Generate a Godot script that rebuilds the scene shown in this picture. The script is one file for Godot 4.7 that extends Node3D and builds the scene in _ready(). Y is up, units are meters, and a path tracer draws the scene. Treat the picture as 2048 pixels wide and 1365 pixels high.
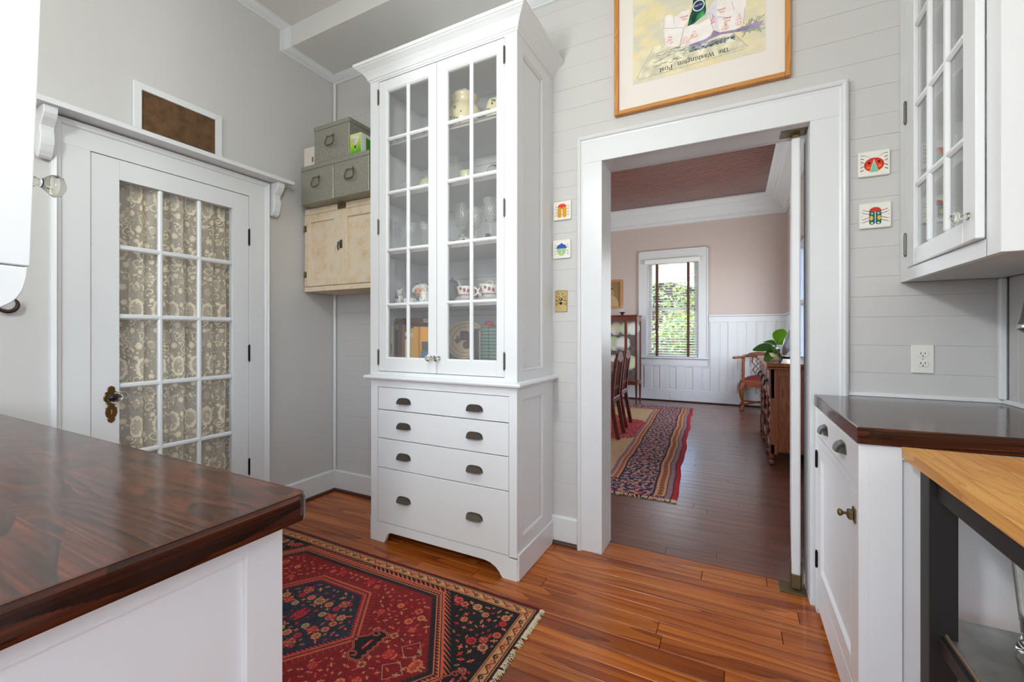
extends Node3D
# A grey kitchen with a white china hutch, looking through a doorway into a dining room. Units are metres; x runs along the partition wall, z towards the camera.

var M := {}
var used := {}
var rng := RandomNumberGenerator.new()
const WHITE := Color(1, 1, 1)


# ---------- mesh builder: triangles are given counter-clockwise from outside ----------
class MB:
	var v := PackedVector3Array()
	var n := PackedVector3Array()
	var t := PackedVector2Array()
	var c := PackedColorArray()
	var xf := Transform3D()
	var g := Vector3.RIGHT      # grain direction
	var us := Vector2.ONE
	var uo := Vector2.ZERO
	var tint := Color.WHITE

	func _uv(p: Vector3, nn: Vector3) -> Vector2:
		var a := g
		if absf(nn.dot(g)) > 0.8:
			a = Vector3.UP if absf(g.y) < 0.5 else Vector3.RIGHT
		var b := nn.cross(a).normalized()
		return Vector2(p.dot(a) * us.x + uo.x, p.dot(b) * us.y + uo.y)

	func put(p: Vector3, nn: Vector3, uv: Vector2) -> void:
		v.append(xf * p); n.append((xf.basis * nn).normalized()); t.append(uv); c.append(tint)

	func tri(a: Vector3, b: Vector3, d: Vector3) -> void:
		var nn := (b - a).cross(d - a).normalized()
		put(a, nn, _uv(a, nn)); put(d, nn, _uv(d, nn)); put(b, nn, _uv(b, nn))

	func quad(a: Vector3, b: Vector3, d: Vector3, e: Vector3) -> void:
		tri(a, b, d); tri(a, d, e)

	func quad_out(a: Vector3, b: Vector3, d: Vector3, e: Vector3, out: Vector3) -> void:
		if (b - a).cross(d - a).dot(out) < 0.0: quad(a, e, d, b)
		else: quad(a, b, d, e)

	func quad_uv(a: Vector3, b: Vector3, d: Vector3, e: Vector3, r: Rect2) -> void:   # a = lower left of the picture, b = lower right
		var nn := (b - a).cross(d - a).normalized()
		var q := [Vector2(r.position.x, r.end.y), Vector2(r.end.x, r.end.y), Vector2(r.end.x, r.position.y), Vector2(r.position.x, r.position.y)]
		put(a, nn, q[0]); put(d, nn, q[2]); put(b, nn, q[1])
		put(a, nn, q[0]); put(e, nn, q[3]); put(d, nn, q[2])

	func box(ctr: Vector3, s: Vector3, bv := 0.0) -> void:
		var h := s * 0.5
		bv = minf(bv, minf(h.x, minf(h.y, h.z)) * 0.95)
		for i in 3:
			var j := (i + 1) % 3
			var k := (i + 2) % 3
			for sg in [-1.0, 1.0]:
				var q := []
				for m in [[-1, -1], [1, -1], [1, 1], [-1, 1]]:
					var p := Vector3.ZERO
					p[i] = sg * h[i]; p[j] = m[0] * (h[j] - bv); p[k] = m[1] * (h[k] - bv)
					q.append(ctr + p)
				var o := Vector3.ZERO
				o[i] = sg
				quad_out(q[0], q[1], q[2], q[3], o)
			if bv > 0.0:
				for si in [-1.0, 1.0]:
					for sj in [-1.0, 1.0]:
						var q2 := []
						for m in [[0, -1], [1, -1], [1, 1], [0, 1]]:
							var p2 := Vector3.ZERO
							p2[i] = si * (h[i] - (bv if m[0] == 1 else 0.0))
							p2[j] = sj * (h[j] - (bv if m[0] == 0 else 0.0))
							p2[k] = m[1] * (h[k] - bv)
							q2.append(ctr + p2)
						var o2 := Vector3.ZERO
						o2[i] = si; o2[j] = sj
						quad_out(q2[0], q2[1], q2[2], q2[3], o2)
		if bv > 0.0:
			for sx in [-1.0, 1.0]:
				for sy in [-1.0, 1.0]:
					for sz in [-1.0, 1.0]:
						var o3 := Vector3(sx, sy, sz)
						var a3 := ctr + o3 * Vector3(h.x, h.y - bv, h.z - bv)
						var b3 := ctr + o3 * Vector3(h.x - bv, h.y, h.z - bv)
						var d3 := ctr + o3 * Vector3(h.x - bv, h.y - bv, h.z)
						if (b3 - a3).cross(d3 - a3).dot(o3) < 0: tri(a3, d3, b3)
						else: tri(a3, b3, d3)

	func bx(x0: float, x1: float, y0: float, y1: float, z0: float, z1: float, bv := 0.0) -> void:
		box(Vector3(x0 + x1, y0 + y1, z0 + z1) * 0.5, Vector3(absf(x1 - x0), absf(y1 - y0), absf(z1 - z0)), bv)

	func prism(poly: PackedVector2Array, z0: float, z1: float, bv := 0.0) -> void:   # extruded along z, bevelled at z1
		var p := poly
		var area := 0.0
		for i in p.size(): area += p[i].cross(p[(i + 1) % p.size()])
		if area < 0.0:
			p = p.duplicate(); p.reverse()
		var m := p.size()
		var f := p.duplicate()
		if bv > 0.0:
			for i in m:
				var e0 := (p[i] - p[(i + m - 1) % m]).normalized()
				var e1 := (p[(i + 1) % m] - p[i]).normalized()
				var n0 := Vector2(-e0.y, e0.x)
				var n1 := Vector2(-e1.y, e1.x)
				f[i] = p[i] + (n0 + n1) / maxf(1.0 + n0.dot(n1), 0.3) * bv
		var ids := Geometry2D.triangulate_polygon(f)
		for i in range(0, ids.size(), 3):
			var a := f[ids[i]]
			var b := f[ids[i + 1]]
			var d := f[ids[i + 2]]
			if (b - a).cross(d - a) < 0.0:
				var w := b
				b = d; d = w
			tri(Vector3(a.x, a.y, z1), Vector3(b.x, b.y, z1), Vector3(d.x, d.y, z1))
		ids = Geometry2D.triangulate_polygon(p)
		for i in range(0, ids.size(), 3):
			var a := p[ids[i]]
			var b := p[ids[i + 1]]
			var d := p[ids[i + 2]]
			if (b - a).cross(d - a) > 0.0:
				var w := b
				b = d; d = w
			tri(Vector3(a.x, a.y, z0), Vector3(b.x, b.y, z0), Vector3(d.x, d.y, z0))
		for i in m:
			var j := (i + 1) % m
			var zb := z1 - bv
			quad(Vector3(p[i].x, p[i].y, z0), Vector3(p[j].x, p[j].y, z0), Vector3(p[j].x, p[j].y, zb), Vector3(p[i].x, p[i].y, zb))
			if bv > 0.0:
				quad(Vector3(p[i].x, p[i].y, zb), Vector3(p[j].x, p[j].y, zb), Vector3(f[j].x, f[j].y, z1), Vector3(f[i].x, f[i].y, z1))

	func sweep(prof: PackedVector2Array, path: PackedVector3Array, up: Vector3, closed := false) -> void:   # profile x = dir x up, y = up
		var area := 0.0
		for i in prof.size(): area += prof[i].cross(prof[(i + 1) % prof.size()])
		var pr := prof
		if area < 0.0:
			pr = prof.duplicate(); pr.reverse()
		var m := path.size()
		var rows := []
		for i in m:
			var d0 := (path[i] - path[(i + m - 1) % m]).normalized()
			var d1 := (path[(i + 1) % m] - path[i]).normalized()
			if not closed and i == 0: d0 = d1
			if not closed and i == m - 1: d1 = d0
			var s0 := d0.cross(up)
			var s1 := d1.cross(up)
			var mi := (s0 + s1) / maxf(1.0 + s0.dot(s1), 0.2)
			var r := PackedVector3Array()
			for q in pr: r.append(path[i] + mi * q.x + up * q.y)
			rows.append(r)
		var k := pr.size()
		for i in (m if closed else m - 1):
			var r0: PackedVector3Array = rows[i]
			var r1: PackedVector3Array = rows[(i + 1) % m]
			var keep := g
			g = (path[(i + 1) % m] - path[i]).normalized() if g == Vector3.ZERO else g
			for j in k:
				quad(r0[j], r1[j], r1[(j + 1) % k], r0[(j + 1) % k])
			g = keep
		if not closed:
			var ids := Geometry2D.triangulate_polygon(pr)
			for e in 2:
				var r2: PackedVector3Array = rows[0 if e == 0 else m - 1]
				var o := path[0] - path[1] if e == 0 else path[m - 1] - path[m - 2]
				for i in range(0, ids.size(), 3):
					var a := r2[ids[i]]
					var b := r2[ids[i + 1]]
					var d := r2[ids[i + 2]]
					if (b - a).cross(d - a).dot(o) < 0.0: tri(a, d, b)
					else: tri(a, b, d)

	func grid(rows: Array, wrap := false, inv := false, uvs := Vector2.ONE) -> void:
		var m := rows.size()
		var k: int = rows[0].size()
		var nn := []
		for i in m:
			var r: PackedVector3Array = rows[i]
			var r0: PackedVector3Array = rows[maxi(i - 1, 0)]
			var r1: PackedVector3Array = rows[mini(i + 1, m - 1)]
			var q := PackedVector3Array()
			for j in k:
				var ja := (j + k - 1) % k if wrap else maxi(j - 1, 0)
				var jb := (j + 1) % k if wrap else mini(j + 1, k - 1)
				q.append((r1[j] - r0[j]).cross(r[jb] - r[ja]).normalized())
			nn.append(q)
		for i in m:
			if nn[i][0].length() < 0.5:
				var s := Vector3.ZERO
				for j in k: s += nn[i + 1 if i + 1 < m and i < m / 2 else maxi(i - 1, 0)][j]
				for j in k: nn[i][j] = s.normalized()
		var sgn := -1.0 if inv else 1.0
		for i in m - 1:
			for j in (k if wrap else k - 1):
				var jb := (j + 1) % k
				var u0 := Vector2(float(j) / k, float(i) / (m - 1)) * uvs + uo
				var u1 := Vector2(float(j + 1) / k, float(i) / (m - 1)) * uvs + uo
				var u2 := Vector2(float(j + 1) / k, float(i + 1) / (m - 1)) * uvs + uo
				var u3 := Vector2(float(j) / k, float(i + 1) / (m - 1)) * uvs + uo
				var a: Vector3 = rows[i][j]
				var b: Vector3 = rows[i][jb]
				var d: Vector3 = rows[i + 1][jb]
				var e: Vector3 = rows[i + 1][j]
				var na: Vector3 = nn[i][j] * sgn
				var nb: Vector3 = nn[i][jb] * sgn
				var nd: Vector3 = nn[i + 1][jb] * sgn
				var ne: Vector3 = nn[i + 1][j] * sgn
				if inv:   # outside order a b d e
					put(a, na, u0); put(d, nd, u2); put(b, nb, u1); put(a, na, u0); put(e, ne, u3); put(d, nd, u2)
				else:     # outside order a e d b
					put(a, na, u0); put(d, nd, u2); put(e, ne, u3); put(a, na, u0); put(b, nb, u1); put(d, nd, u2)

	func lathe(prof: Array, seg := 20, ctr := Vector3.ZERO, sq := Vector2.ONE) -> void:   # (radius, y) from the bottom up; a repeated point is a crease
		var run := []
		for i in prof.size():
			var q: Vector2 = prof[i]
			if i > 0 and q.is_equal_approx(prof[i - 1]):
				if run.size() > 1: grid(run, true)
				run = []
			var r := PackedVector3Array()
			for j in seg:
				var a := TAU * j / seg
				r.append(ctr + Vector3(cos(a) * q.x * sq.x, q.y, sin(a) * q.x * sq.y))
			run.append(r)
		if run.size() > 1: grid(run, true)

	func ball(ctr: Vector3, r: Vector3, seg := 14) -> void:
		var rows := []
		var m := maxi(seg / 2, 4)
		for i in m + 1:
			var b := -PI / 2 + PI * i / m
			var row := PackedVector3Array()
			for j in seg:
				var a := TAU * j / seg
				row.append(ctr + Vector3(cos(a) * cos(b) * r.x, sin(b) * r.y, sin(a) * cos(b) * r.z))
			rows.append(row)
		grid(rows, true)

	func tube(path: PackedVector3Array, rad, seg := 8, caps := true, flat := 1.0) -> void:   # rad: number or array
		var m := path.size()
		var rows := []
		var n1 := Vector3.ZERO
		for i in m:
			var T := (path[mini(i + 1, m - 1)] - path[maxi(i - 1, 0)]).normalized()
			if n1 == Vector3.ZERO:
				n1 = T.cross(Vector3.UP if absf(T.y) < 0.9 else Vector3.RIGHT).normalized()
			n1 = (n1 - T * n1.dot(T)).normalized()
			var n2 := n1.cross(T)
			var r: float = rad[i] if rad is Array or rad is PackedFloat32Array else rad
			var row := PackedVector3Array()
			for j in seg:
				var a := TAU * j / seg
				row.append(path[i] + n1 * cos(a) * r + n2 * sin(a) * r * flat)
			rows.append(row)
		grid(rows, true)
		if caps:
			for e in 2:
				var row: PackedVector3Array = rows[0 if e == 0 else m - 1]
				var o := path[0] - path[1] if e == 0 else path[m - 1] - path[m - 2]
				for j in range(1, seg - 1):
					if (row[j] - row[0]).cross(row[j + 1] - row[0]).dot(o) < 0.0: tri(row[0], row[j + 1], row[j])
					else: tri(row[0], row[j], row[j + 1])

	func mesh() -> ArrayMesh:
		var m := ArrayMesh.new()
		var a := []
		a.resize(Mesh.ARRAY_MAX)
		a[Mesh.ARRAY_VERTEX] = v; a[Mesh.ARRAY_NORMAL] = n; a[Mesh.ARRAY_TEX_UV] = t; a[Mesh.ARRAY_COLOR] = c
		m.add_surface_from_arrays(Mesh.PRIMITIVE_TRIANGLES, a)
		return m


# ---------- scene helpers ----------
func numbered(called: String) -> String:
	var k: int = used.get(called, 0)
	used[called] = k + 1
	return called if k == 0 else "%s_%03d" % [called, k]


func obj(called: String, mb, m: Material, parent: Node = null) -> MeshInstance3D:
	var o := MeshInstance3D.new()
	o.mesh = mb.mesh() if mb is MB else mb
	o.material_override = m
	o.cast_shadow = GeometryInstance3D.SHADOW_CASTING_SETTING_ON
	if parent == null:
		o.name = numbered(called)
		add_child(o)
	else:
		o.name = called
		parent.add_child(o, true)
	return o


func tag(o: Node, label: String, category: String, group := "") -> Node:
	o.set_meta("label", label); o.set_meta("category", category)
	if group: o.set_meta("group", group)
	return o


func struct(called: String, mb, m: Material, label: String) -> MeshInstance3D:
	var o := obj(called, mb, m)
	o.set_meta("kind", "structure"); o.set_meta("label", label)
	return o


func thing(called: String, label: String, category: String, at := Vector3.ZERO, group := "") -> Node3D:
	var o := Node3D.new()
	o.name = numbered(called)
	add_child(o)
	o.position = at
	tag(o, label, category, group)
	return o


func stuff(o: Node) -> Node:
	o.set_meta("kind", "stuff")
	return o


func wood_mb(grain: Vector3, scale := Vector2(0.5, 1.6)) -> MB:   # uv offset so that no two boards show the same grain
	var b := MB.new()
	b.g = grain; b.us = scale; b.uo = Vector2(rng.randf() * 7.0, rng.randf() * 7.0)
	return b


func arc(c: Vector2, r: float, a0: float, a1: float, k: int) -> PackedVector2Array:
	var p := PackedVector2Array()
	for i in k + 1:
		var a := lerpf(a0, a1, float(i) / k)
		p.append(c + Vector2(cos(a), sin(a)) * r)
	return p


func text_mesh(s: String, size: float, font := "Droid Serif", deep := 0.0006) -> TextMesh:
	var t := TextMesh.new()
	var f := SystemFont.new()
	f.font_names = PackedStringArray([font])
	t.font = f; t.text = s; t.font_size = 48; t.pixel_size = size / 48.0; t.depth = deep
	return t


func lettering(s: String, size: float, m: Material, parent: Node, xf: Transform3D, font := "Droid Serif") -> MeshInstance3D:
	var o := obj("lettering", text_mesh(s, size, font), m, parent)
	o.transform = xf
	return o


func _ready() -> void:
	rng.seed = 20250
	# camera: level, 1.18 m up, its lens shifted a little down
	var cam := Camera3D.new()
	cam.name = "camera"
	cam.projection = Camera3D.PROJECTION_FRUSTUM
	cam.keep_aspect = Camera3D.KEEP_HEIGHT
	cam.near = 0.05; cam.far = 200.0
	cam.size = 2.0 * 0.05 * 682.5 / 858.0
	cam.frustum_offset = Vector2(0, -14.5 / 858.0 * 0.05)
	cam.position = Vector3(2.693, 1.18, 2.277)
	cam.rotation.y = atan(444.0 / 858.0)
	add_child(cam)
	cam.current = true
	# sky, exposure
	var env := Environment.new()
	env.background_mode = Environment.BG_SKY
	var sm := ProceduralSkyMaterial.new()
	sm.sky_top_color = Color(0.36, 0.55, 0.85); sm.sky_horizon_color = Color(0.86, 0.90, 0.95)
	sm.ground_bottom_color = Color(0.25, 0.27, 0.2); sm.ground_horizon_color = Color(0.5, 0.52, 0.48)
	sm.sky_curve = 0.2
	sm.sky_energy_multiplier = 2.6; sm.ground_energy_multiplier = 1.2
	env.sky = Sky.new()
	env.sky.sky_material = sm
	env.tonemap_mode = Environment.TONE_MAPPER_LINEAR
	env.tonemap_exposure = 0.85
	env.sdfgi_enabled = true; env.ssao_enabled = true; env.ssil_enabled = true
	var we := WorldEnvironment.new()
	we.name = "environment"
	we.environment = env
	add_child(we)
	var sun := DirectionalLight3D.new()
	sun.name = "sun"
	sun.light_energy = 12.0; sun.light_color = Color(1, 0.96, 0.88); sun.shadow_enabled = true; sun.light_angular_distance = 0.6
	sun.rotation = Vector3(deg_to_rad(-48), deg_to_rad(200), 0)
	add_child(sun)
	# daylight through the windows (just inside the panes) and the kitchen's ceiling lamp
	area_light("front_window_daylight", Vector3(1.9, 1.75, 4.5), Vector3(0, 0, -1), Vector2(1.7, 1.3), 1.9, Color(0.97, 1.0, 0.995))
	area_light("kitchen_side_window_daylight", Vector3(3.52, 1.75, 3.2), Vector3(-1, 0, 0), Vector2(1.0, 1.1), 2.4, Color(0.97, 1.0, 0.995))
	kitchen_lamp(Vector3(1.75, 2.36, 1.58), 0.8, Color(0.97, 1.0, 0.995), "white glass globe pendant above the hutch end of the kitchen")
	kitchen_lamp(Vector3(1.75, 2.40, 3.45), 3.0, Color(0.97, 1.0, 0.995), "white glass globe pendant above the peninsula end of the kitchen")
	area_light("dining_side_window_daylight", Vector3(-1.12, 1.7, -2.4), Vector3(1, 0, 0), Vector2(1.6, 1.8), 9.5, Color(0.97, 1.0, 0.995))
	area_light("dining_end_window_daylight", Vector3(3.36, 1.6, -4.2), Vector3(-1, 0, 0), Vector2(0.9, 1.5), 5.0, Color(0.97, 1.0, 0.995))
	make_materials()
	make_kitchen_shell()
	make_dining_shell()
	make_outside()
	make_hutch()
	make_hutch_contents()
	make_left_side()
	make_right_side()
	make_wall_things()
	make_rug()
	make_dining_furniture()


func area_light(called: String, at: Vector3, towards: Vector3, size: Vector2, energy: float, col: Color) -> void:
	var l := AreaLight3D.new()
	l.name = called
	l.area_size = size; l.light_energy = energy; l.light_color = col; l.shadow_enabled = true
	l.area_normalize_energy = true
	l.set("area_range", 12.0)
	add_child(l)
	l.look_at_from_position(at, at + towards, Vector3.UP if absf(towards.y) < 0.9 else Vector3.RIGHT)


func kitchen_lamp(at: Vector3, energy: float, col: Color, label: String) -> void:   # a white glass globe on a rod, above the frame
	var o := thing("pendant_lamp", label, "lamp", at)
	var b := MB.new()
	b.tube(PackedVector3Array([Vector3(0, 0.12, 0), Vector3(0, 3.25 - at.y, 0)]), 0.008, 8)
	b.lathe([Vector2(0, 3.235 - at.y), Vector2(0.06, 3.235 - at.y), Vector2(0.05, 3.258 - at.y), Vector2(0, 3.26 - at.y)], 16)
	b.lathe([Vector2(0, 0.11), Vector2(0.05, 0.11), Vector2(0.045, 0.135), Vector2(0, 0.14)], 16)
	obj("rod", b, mat("lamp_brass", Color(0.6, 0.5, 0.3), 0.3, 0.8), o)
	var g := mat("globe_glow", Color(0.95, 0.95, 0.95), 0.4)

	g.emission_enabled = true; g.emission = Color(1, 0.98, 0.95); g.emission_energy_multiplier = 1.5
	b = MB.new()
	b.ball(Vector3.ZERO, Vector3(0.13, 0.13, 0.13), 24)
	obj("globe", b, g, o)
	var l := OmniLight3D.new()
	l.name = numbered("pendant_light")
	l.position = at
	l.light_energy = energy; l.light_color = col; l.light_size = 0.125; l.omni_range = 12.0; l.omni_attenuation = 2.0; l.shadow_enabled = true
	add_child(l)


# ---------- textures and materials ----------
func ramp(stops: Array) -> PackedByteArray:   # [[t, Color], ...] to 256 rgb triplets
	var out := PackedByteArray()
	out.resize(768)
	for i in 256:
		var t := i / 255.0
		var col: Color = stops[0][1]
		for k in stops.size() - 1:
			if t >= stops[k][0]:
				col = stops[k][1].lerp(stops[k + 1][1], clampf((t - stops[k][0]) / (stops[k + 1][0] - stops[k][0]), 0.0, 1.0))
		out[i * 3] = int(col.r * 255.0); out[i * 3 + 1] = int(col.g * 255.0); out[i * 3 + 2] = int(col.b * 255.0)
	return out


func noise_bytes(w: int, h: int, sd: int, freq: float, oct := 4, kind := FastNoiseLite.TYPE_SIMPLEX_SMOOTH) -> Image:
	var f := FastNoiseLite.new()
	f.seed = sd; f.frequency = freq; f.noise_type = kind; f.fractal_octaves = oct
	return f.get_seamless_image(w, h)


func grain_values(w: int, h: int, sd: int, rings: float, warp: float, streak := 0.35) -> PackedByteArray:
	var a := noise_bytes(64, 128, sd, 0.02, 2)
	a.convert(Image.FORMAT_L8); a.resize(w, h, Image.INTERPOLATE_CUBIC)
	var b := noise_bytes(32, h, sd + 5, 0.18, 3)
	b.convert(Image.FORMAT_L8); b.resize(w, h, Image.INTERPOLATE_CUBIC)
	var pa := a.get_data()
	var pb := b.get_data()
	var out := PackedByteArray()
	out.resize(w * h)
	for y in h:
		var vy := float(y) / h * rings
		for x in w:
			var i := y * w + x
			var s := vy + pa[i] / 255.0 * warp
			var f := s - floorf(s)
			f = 1.0 - f * f          # sharp dark edge of each year ring
			out[i] = int(clampf(f * (1.0 - streak) + pb[i] / 255.0 * streak, 0.0, 1.0) * 255.0)
	return out


func mapped(vals: PackedByteArray, w: int, h: int, lut: PackedByteArray) -> ImageTexture:
	var d := PackedByteArray()
	d.resize(w * h * 3)
	for i in w * h:
		var k := vals[i] * 3
		d[i * 3] = lut[k]; d[i * 3 + 1] = lut[k + 1]; d[i * 3 + 2] = lut[k + 2]
	return ImageTexture.create_from_image(Image.create_from_data(w, h, false, Image.FORMAT_RGB8, d))


func noise_tex(w: int, h: int, sd: int, freq: float, stops: Array, oct := 4, kind := FastNoiseLite.TYPE_SIMPLEX_SMOOTH) -> ImageTexture:
	var im := noise_bytes(w, h, sd, freq, oct, kind)
	im.convert(Image.FORMAT_L8)
	return mapped(im.get_data(), w, h, ramp(stops))


func bump_tex(w: int, h: int, sd: int, freq: float, strength: float, oct := 3) -> ImageTexture:
	var im := noise_bytes(w, h, sd, freq, oct)
	im.convert(Image.FORMAT_RGBA8)
	im.bump_map_to_normal_map(strength)
	return ImageTexture.create_from_image(im)


func mat(called: String, col: Color, rough := 0.5, metal := 0.0, spec := 0.5) -> StandardMaterial3D:
	var m := StandardMaterial3D.new()
	m.resource_name = called
	m.albedo_color = col; m.roughness = rough; m.metallic = metal; m.metallic_specular = spec
	M[called] = m
	return m


func with_tex(m: StandardMaterial3D, t: Texture2D, tinted := false) -> StandardMaterial3D:
	m.albedo_texture = t
	m.vertex_color_use_as_albedo = tinted
	return m


func triplanar(m: StandardMaterial3D, s: float) -> StandardMaterial3D:
	m.uv1_triplanar = true; m.uv1_scale = Vector3(s, s, s)
	return m


func make_materials() -> void:
	var soft := bump_tex(256, 256, 3, 0.03, 1.2)
	var brush := bump_tex(256, 256, 8, 0.09, 1.0)
	var w := mat("white_paint", Color(0.90, 0.905, 0.908), 0.34)
	w.normal_enabled = true; w.normal_texture = soft; w.normal_scale = 0.10; triplanar(w, 3.0)
	w = mat("white_trim", Color(0.862, 0.867, 0.87), 0.30)
	w.normal_enabled = true; w.normal_texture = soft; w.normal_scale = 0.10; triplanar(w, 3.0)
	w = mat("wall_grey", Color(0.785, 0.776, 0.765), 0.62)
	w.normal_enabled = true; w.normal_texture = brush; w.normal_scale = 0.12; triplanar(w, 5.0)
	mat("ceiling_paint", Color(0.87, 0.863, 0.85), 0.8)
	w = mat("mauve_wall", Color(0.79, 0.725, 0.70), 0.7)
	mat("hutch_inside", Color(0.80, 0.805, 0.81), 0.55)
	mat("dark_gap", Color(0.03, 0.03, 0.03), 0.9)
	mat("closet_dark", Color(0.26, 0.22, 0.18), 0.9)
	# woods
	var pine := grain_values(1024, 512, 11, 5.0, 2.6, 0.55)
	var pt := mapped(pine, 1024, 512, ramp([[0.0, Color(0.32, 0.13, 0.05)], [0.25, Color(0.57, 0.275, 0.095)], [0.6, Color(0.72, 0.39, 0.14)], [1.0, Color(0.83, 0.51, 0.20)]]))
	w = with_tex(mat("heart_pine", WHITE, 0.27), pt, true)
	w.normal_enabled = true; w.normal_texture = soft; w.normal_scale = 0.2
	var dt := mapped(pine, 1024, 512, ramp([[0.0, Color(0.24, 0.12, 0.08)], [0.4, Color(0.37, 0.195, 0.13)], [1.0, Color(0.47, 0.27, 0.185)]]))
	w = with_tex(mat("dark_floor", WHITE, 0.5, 0.0, 0.35), dt, true)
	w.clearcoat_enabled = true; w.clearcoat = 1.0; w.clearcoat_roughness = 0.22
	w.normal_enabled = true; w.normal_texture = soft; w.normal_scale = 0.25
	var fine := grain_values(1024, 512, 23, 9.0, 5.0, 0.55)
	w = with_tex(mat("stained_counter", WHITE, 0.15), mapped(fine, 1024, 512, ramp([[0.0, Color(0.10, 0.055, 0.042)], [0.4, Color(0.18, 0.095, 0.07)], [0.7, Color(0.29, 0.145, 0.095)], [1.0, Color(0.46, 0.22, 0.125)]])), true)
	w.normal_enabled = true; w.normal_texture = soft; w.normal_scale = 0.12
	w = with_tex(mat("butcher_block", WHITE, 0.42), mapped(fine, 1024, 512, ramp([[0.0, Color(0.66, 0.42, 0.18)], [0.5, Color(0.80, 0.56, 0.28)], [1.0, Color(0.88, 0.67, 0.39)]])), true)
	var mt := mapped(fine, 1024, 512, ramp([[0.0, Color(0.18, 0.06, 0.03)], [0.5, Color(0.36, 0.14, 0.07)], [1.0, Color(0.52, 0.23, 0.12)]]))
	with_tex(mat("mahogany", WHITE, 0.3), mt, true)
	w = with_tex(mat("ceiling_board", Color(1.0, 0.80, 0.62), 0.4), mt, true)
	w.clearcoat_enabled = true; w.clearcoat = 1.0; w.clearcoat_roughness = 0.22
	with_tex(mat("oak", WHITE, 0.4), mapped(fine, 1024, 512, ramp([[0.0, Color(0.28, 0.12, 0.05)], [0.5, Color(0.45, 0.22, 0.09)], [1.0, Color(0.60, 0.33, 0.15)]])), true)
	with_tex(mat("frame_wood", WHITE, 0.4), mapped(fine, 1024, 512, ramp([[0.0, Color(0.62, 0.38, 0.14)], [0.5, Color(0.75, 0.50, 0.22)], [1.0, Color(0.83, 0.60, 0.31)]])), true)
	mat("shoe_wood", Color(0.27, 0.13, 0.07), 0.4)
	# chippy cream paint
	var chip := noise_bytes(512, 512, 31, 0.012, 5)
	var speck := noise_bytes(512, 512, 32, 0.09, 3)
	chip.convert(Image.FORMAT_L8); speck.convert(Image.FORMAT_L8)
	var ca := chip.get_data()
	var cb := speck.get_data()
	for i in ca.size(): ca[i] = clampi(int(ca[i] * 0.62 + cb[i] * 0.38), 0, 255)
	w = with_tex(mat("worn_cream", WHITE, 0.7), mapped(ca, 512, 512, ramp([[0.0, Color(0.89, 0.84, 0.76)], [0.5, Color(0.88, 0.815, 0.715)], [0.7, Color(0.87, 0.77, 0.63)], [0.85, Color(0.81, 0.67, 0.49)], [1.0, Color(0.62, 0.44, 0.3)]])), true)
	with_tex(mat("brown_board", WHITE, 0.8), noise_tex(512, 256, 41, 0.02, [[0.0, Color(0.30, 0.20, 0.11)], [0.5, Color(0.37, 0.26, 0.15)], [1.0, Color(0.43, 0.31, 0.19)]], 5))
	with_tex(mat("galvanised", WHITE, 0.45, 0.45), noise_tex(256, 256, 51, 0.12, [[0.0, Color(0.50, 0.50, 0.46)], [0.5, Color(0.62, 0.61, 0.56)], [1.0, Color(0.74, 0.73, 0.67)]], 4))
	# metals
	mat("dark_bronze", Color(0.36, 0.33, 0.30), 0.33, 0.85)
	mat("pewter", Color(0.42, 0.41, 0.39), 0.3, 0.8)
	mat("black_iron", Color(0.07, 0.065, 0.06), 0.5, 0.6)
	mat("old_brass", Color(0.42, 0.30, 0.15), 0.4, 0.85)
	mat("dull_brass", Color(0.46, 0.40, 0.28), 0.45, 0.75)
	mat("bright_brass", Color(0.80, 0.68, 0.42), 0.3, 0.9)
	mat("chrome", Color(0.8, 0.8, 0.8), 0.15, 1.0)
	with_tex(mat("steel_sheet", WHITE, 0.34, 0.9), noise_tex(256, 256, 61, 0.03, [[0.0, Color(0.62, 0.62, 0.60)], [1.0, Color(0.82, 0.82, 0.80)]], 4))
	mat("copper_edge", Color(0.75, 0.63, 0.55), 0.35, 0.8)
	mat("black_paint", Color(0.10, 0.095, 0.095), 0.5)
	mat("black_plastic", Color(0.03, 0.03, 0.03), 0.3)
	# glass
	w = mat("pane", Color(1, 1, 1, 0.03), 0.02)
	w.transparency = BaseMaterial3D.TRANSPARENCY_ALPHA
	w = mat("thin_glass", Color(0.96, 0.98, 0.97, 0.05), 0.03)
	w.transparency = BaseMaterial3D.TRANSPARENCY_ALPHA
	w = mat("cut_glass", Color(0.97, 0.98, 0.94, 0.0), 0.03)
	w.refraction_enabled = true; w.refraction_scale = 0.05; w.transparency = BaseMaterial3D.TRANSPARENCY_ALPHA
	# china and others
	mat("cream_glaze", Color(0.90, 0.84, 0.68), 0.15)
	mat("white_glaze", Color(0.92, 0.91, 0.89), 0.15)
	mat("pale_green_glaze", Color(0.78, 0.83, 0.66), 0.2)
	mat("red_print", Color(0.62, 0.22, 0.22), 0.3)
	mat("green_print", Color(0.32, 0.50, 0.22), 0.3)
	mat("dark_print", Color(0.13, 0.10, 0.09), 0.5)
	mat("blue_print", Color(0.25, 0.45, 0.62), 0.3)
	mat("pink_skin", Color(0.90, 0.66, 0.55), 0.25)
	mat("white_plastic", Color(0.90, 0.89, 0.86), 0.35)
	mat("paper_mat", Color(0.90, 0.87, 0.84), 0.9)
	mat("ink", Color(0.10, 0.10, 0.12), 0.9)
	mat("red_ink", Color(0.80, 0.22, 0.20), 0.9)
	mat("fringe_wool", Color(0.80, 0.74, 0.62), 0.95)
	mat("red_wool", Color(0.45, 0.06, 0.08), 0.95)
	with_tex(mat("red_fabric", WHITE, 0.9), noise_tex(128, 128, 71, 0.2, [[0.0, Color(0.32, 0.06, 0.06)], [1.0, Color(0.52, 0.12, 0.11)]]))
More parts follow.
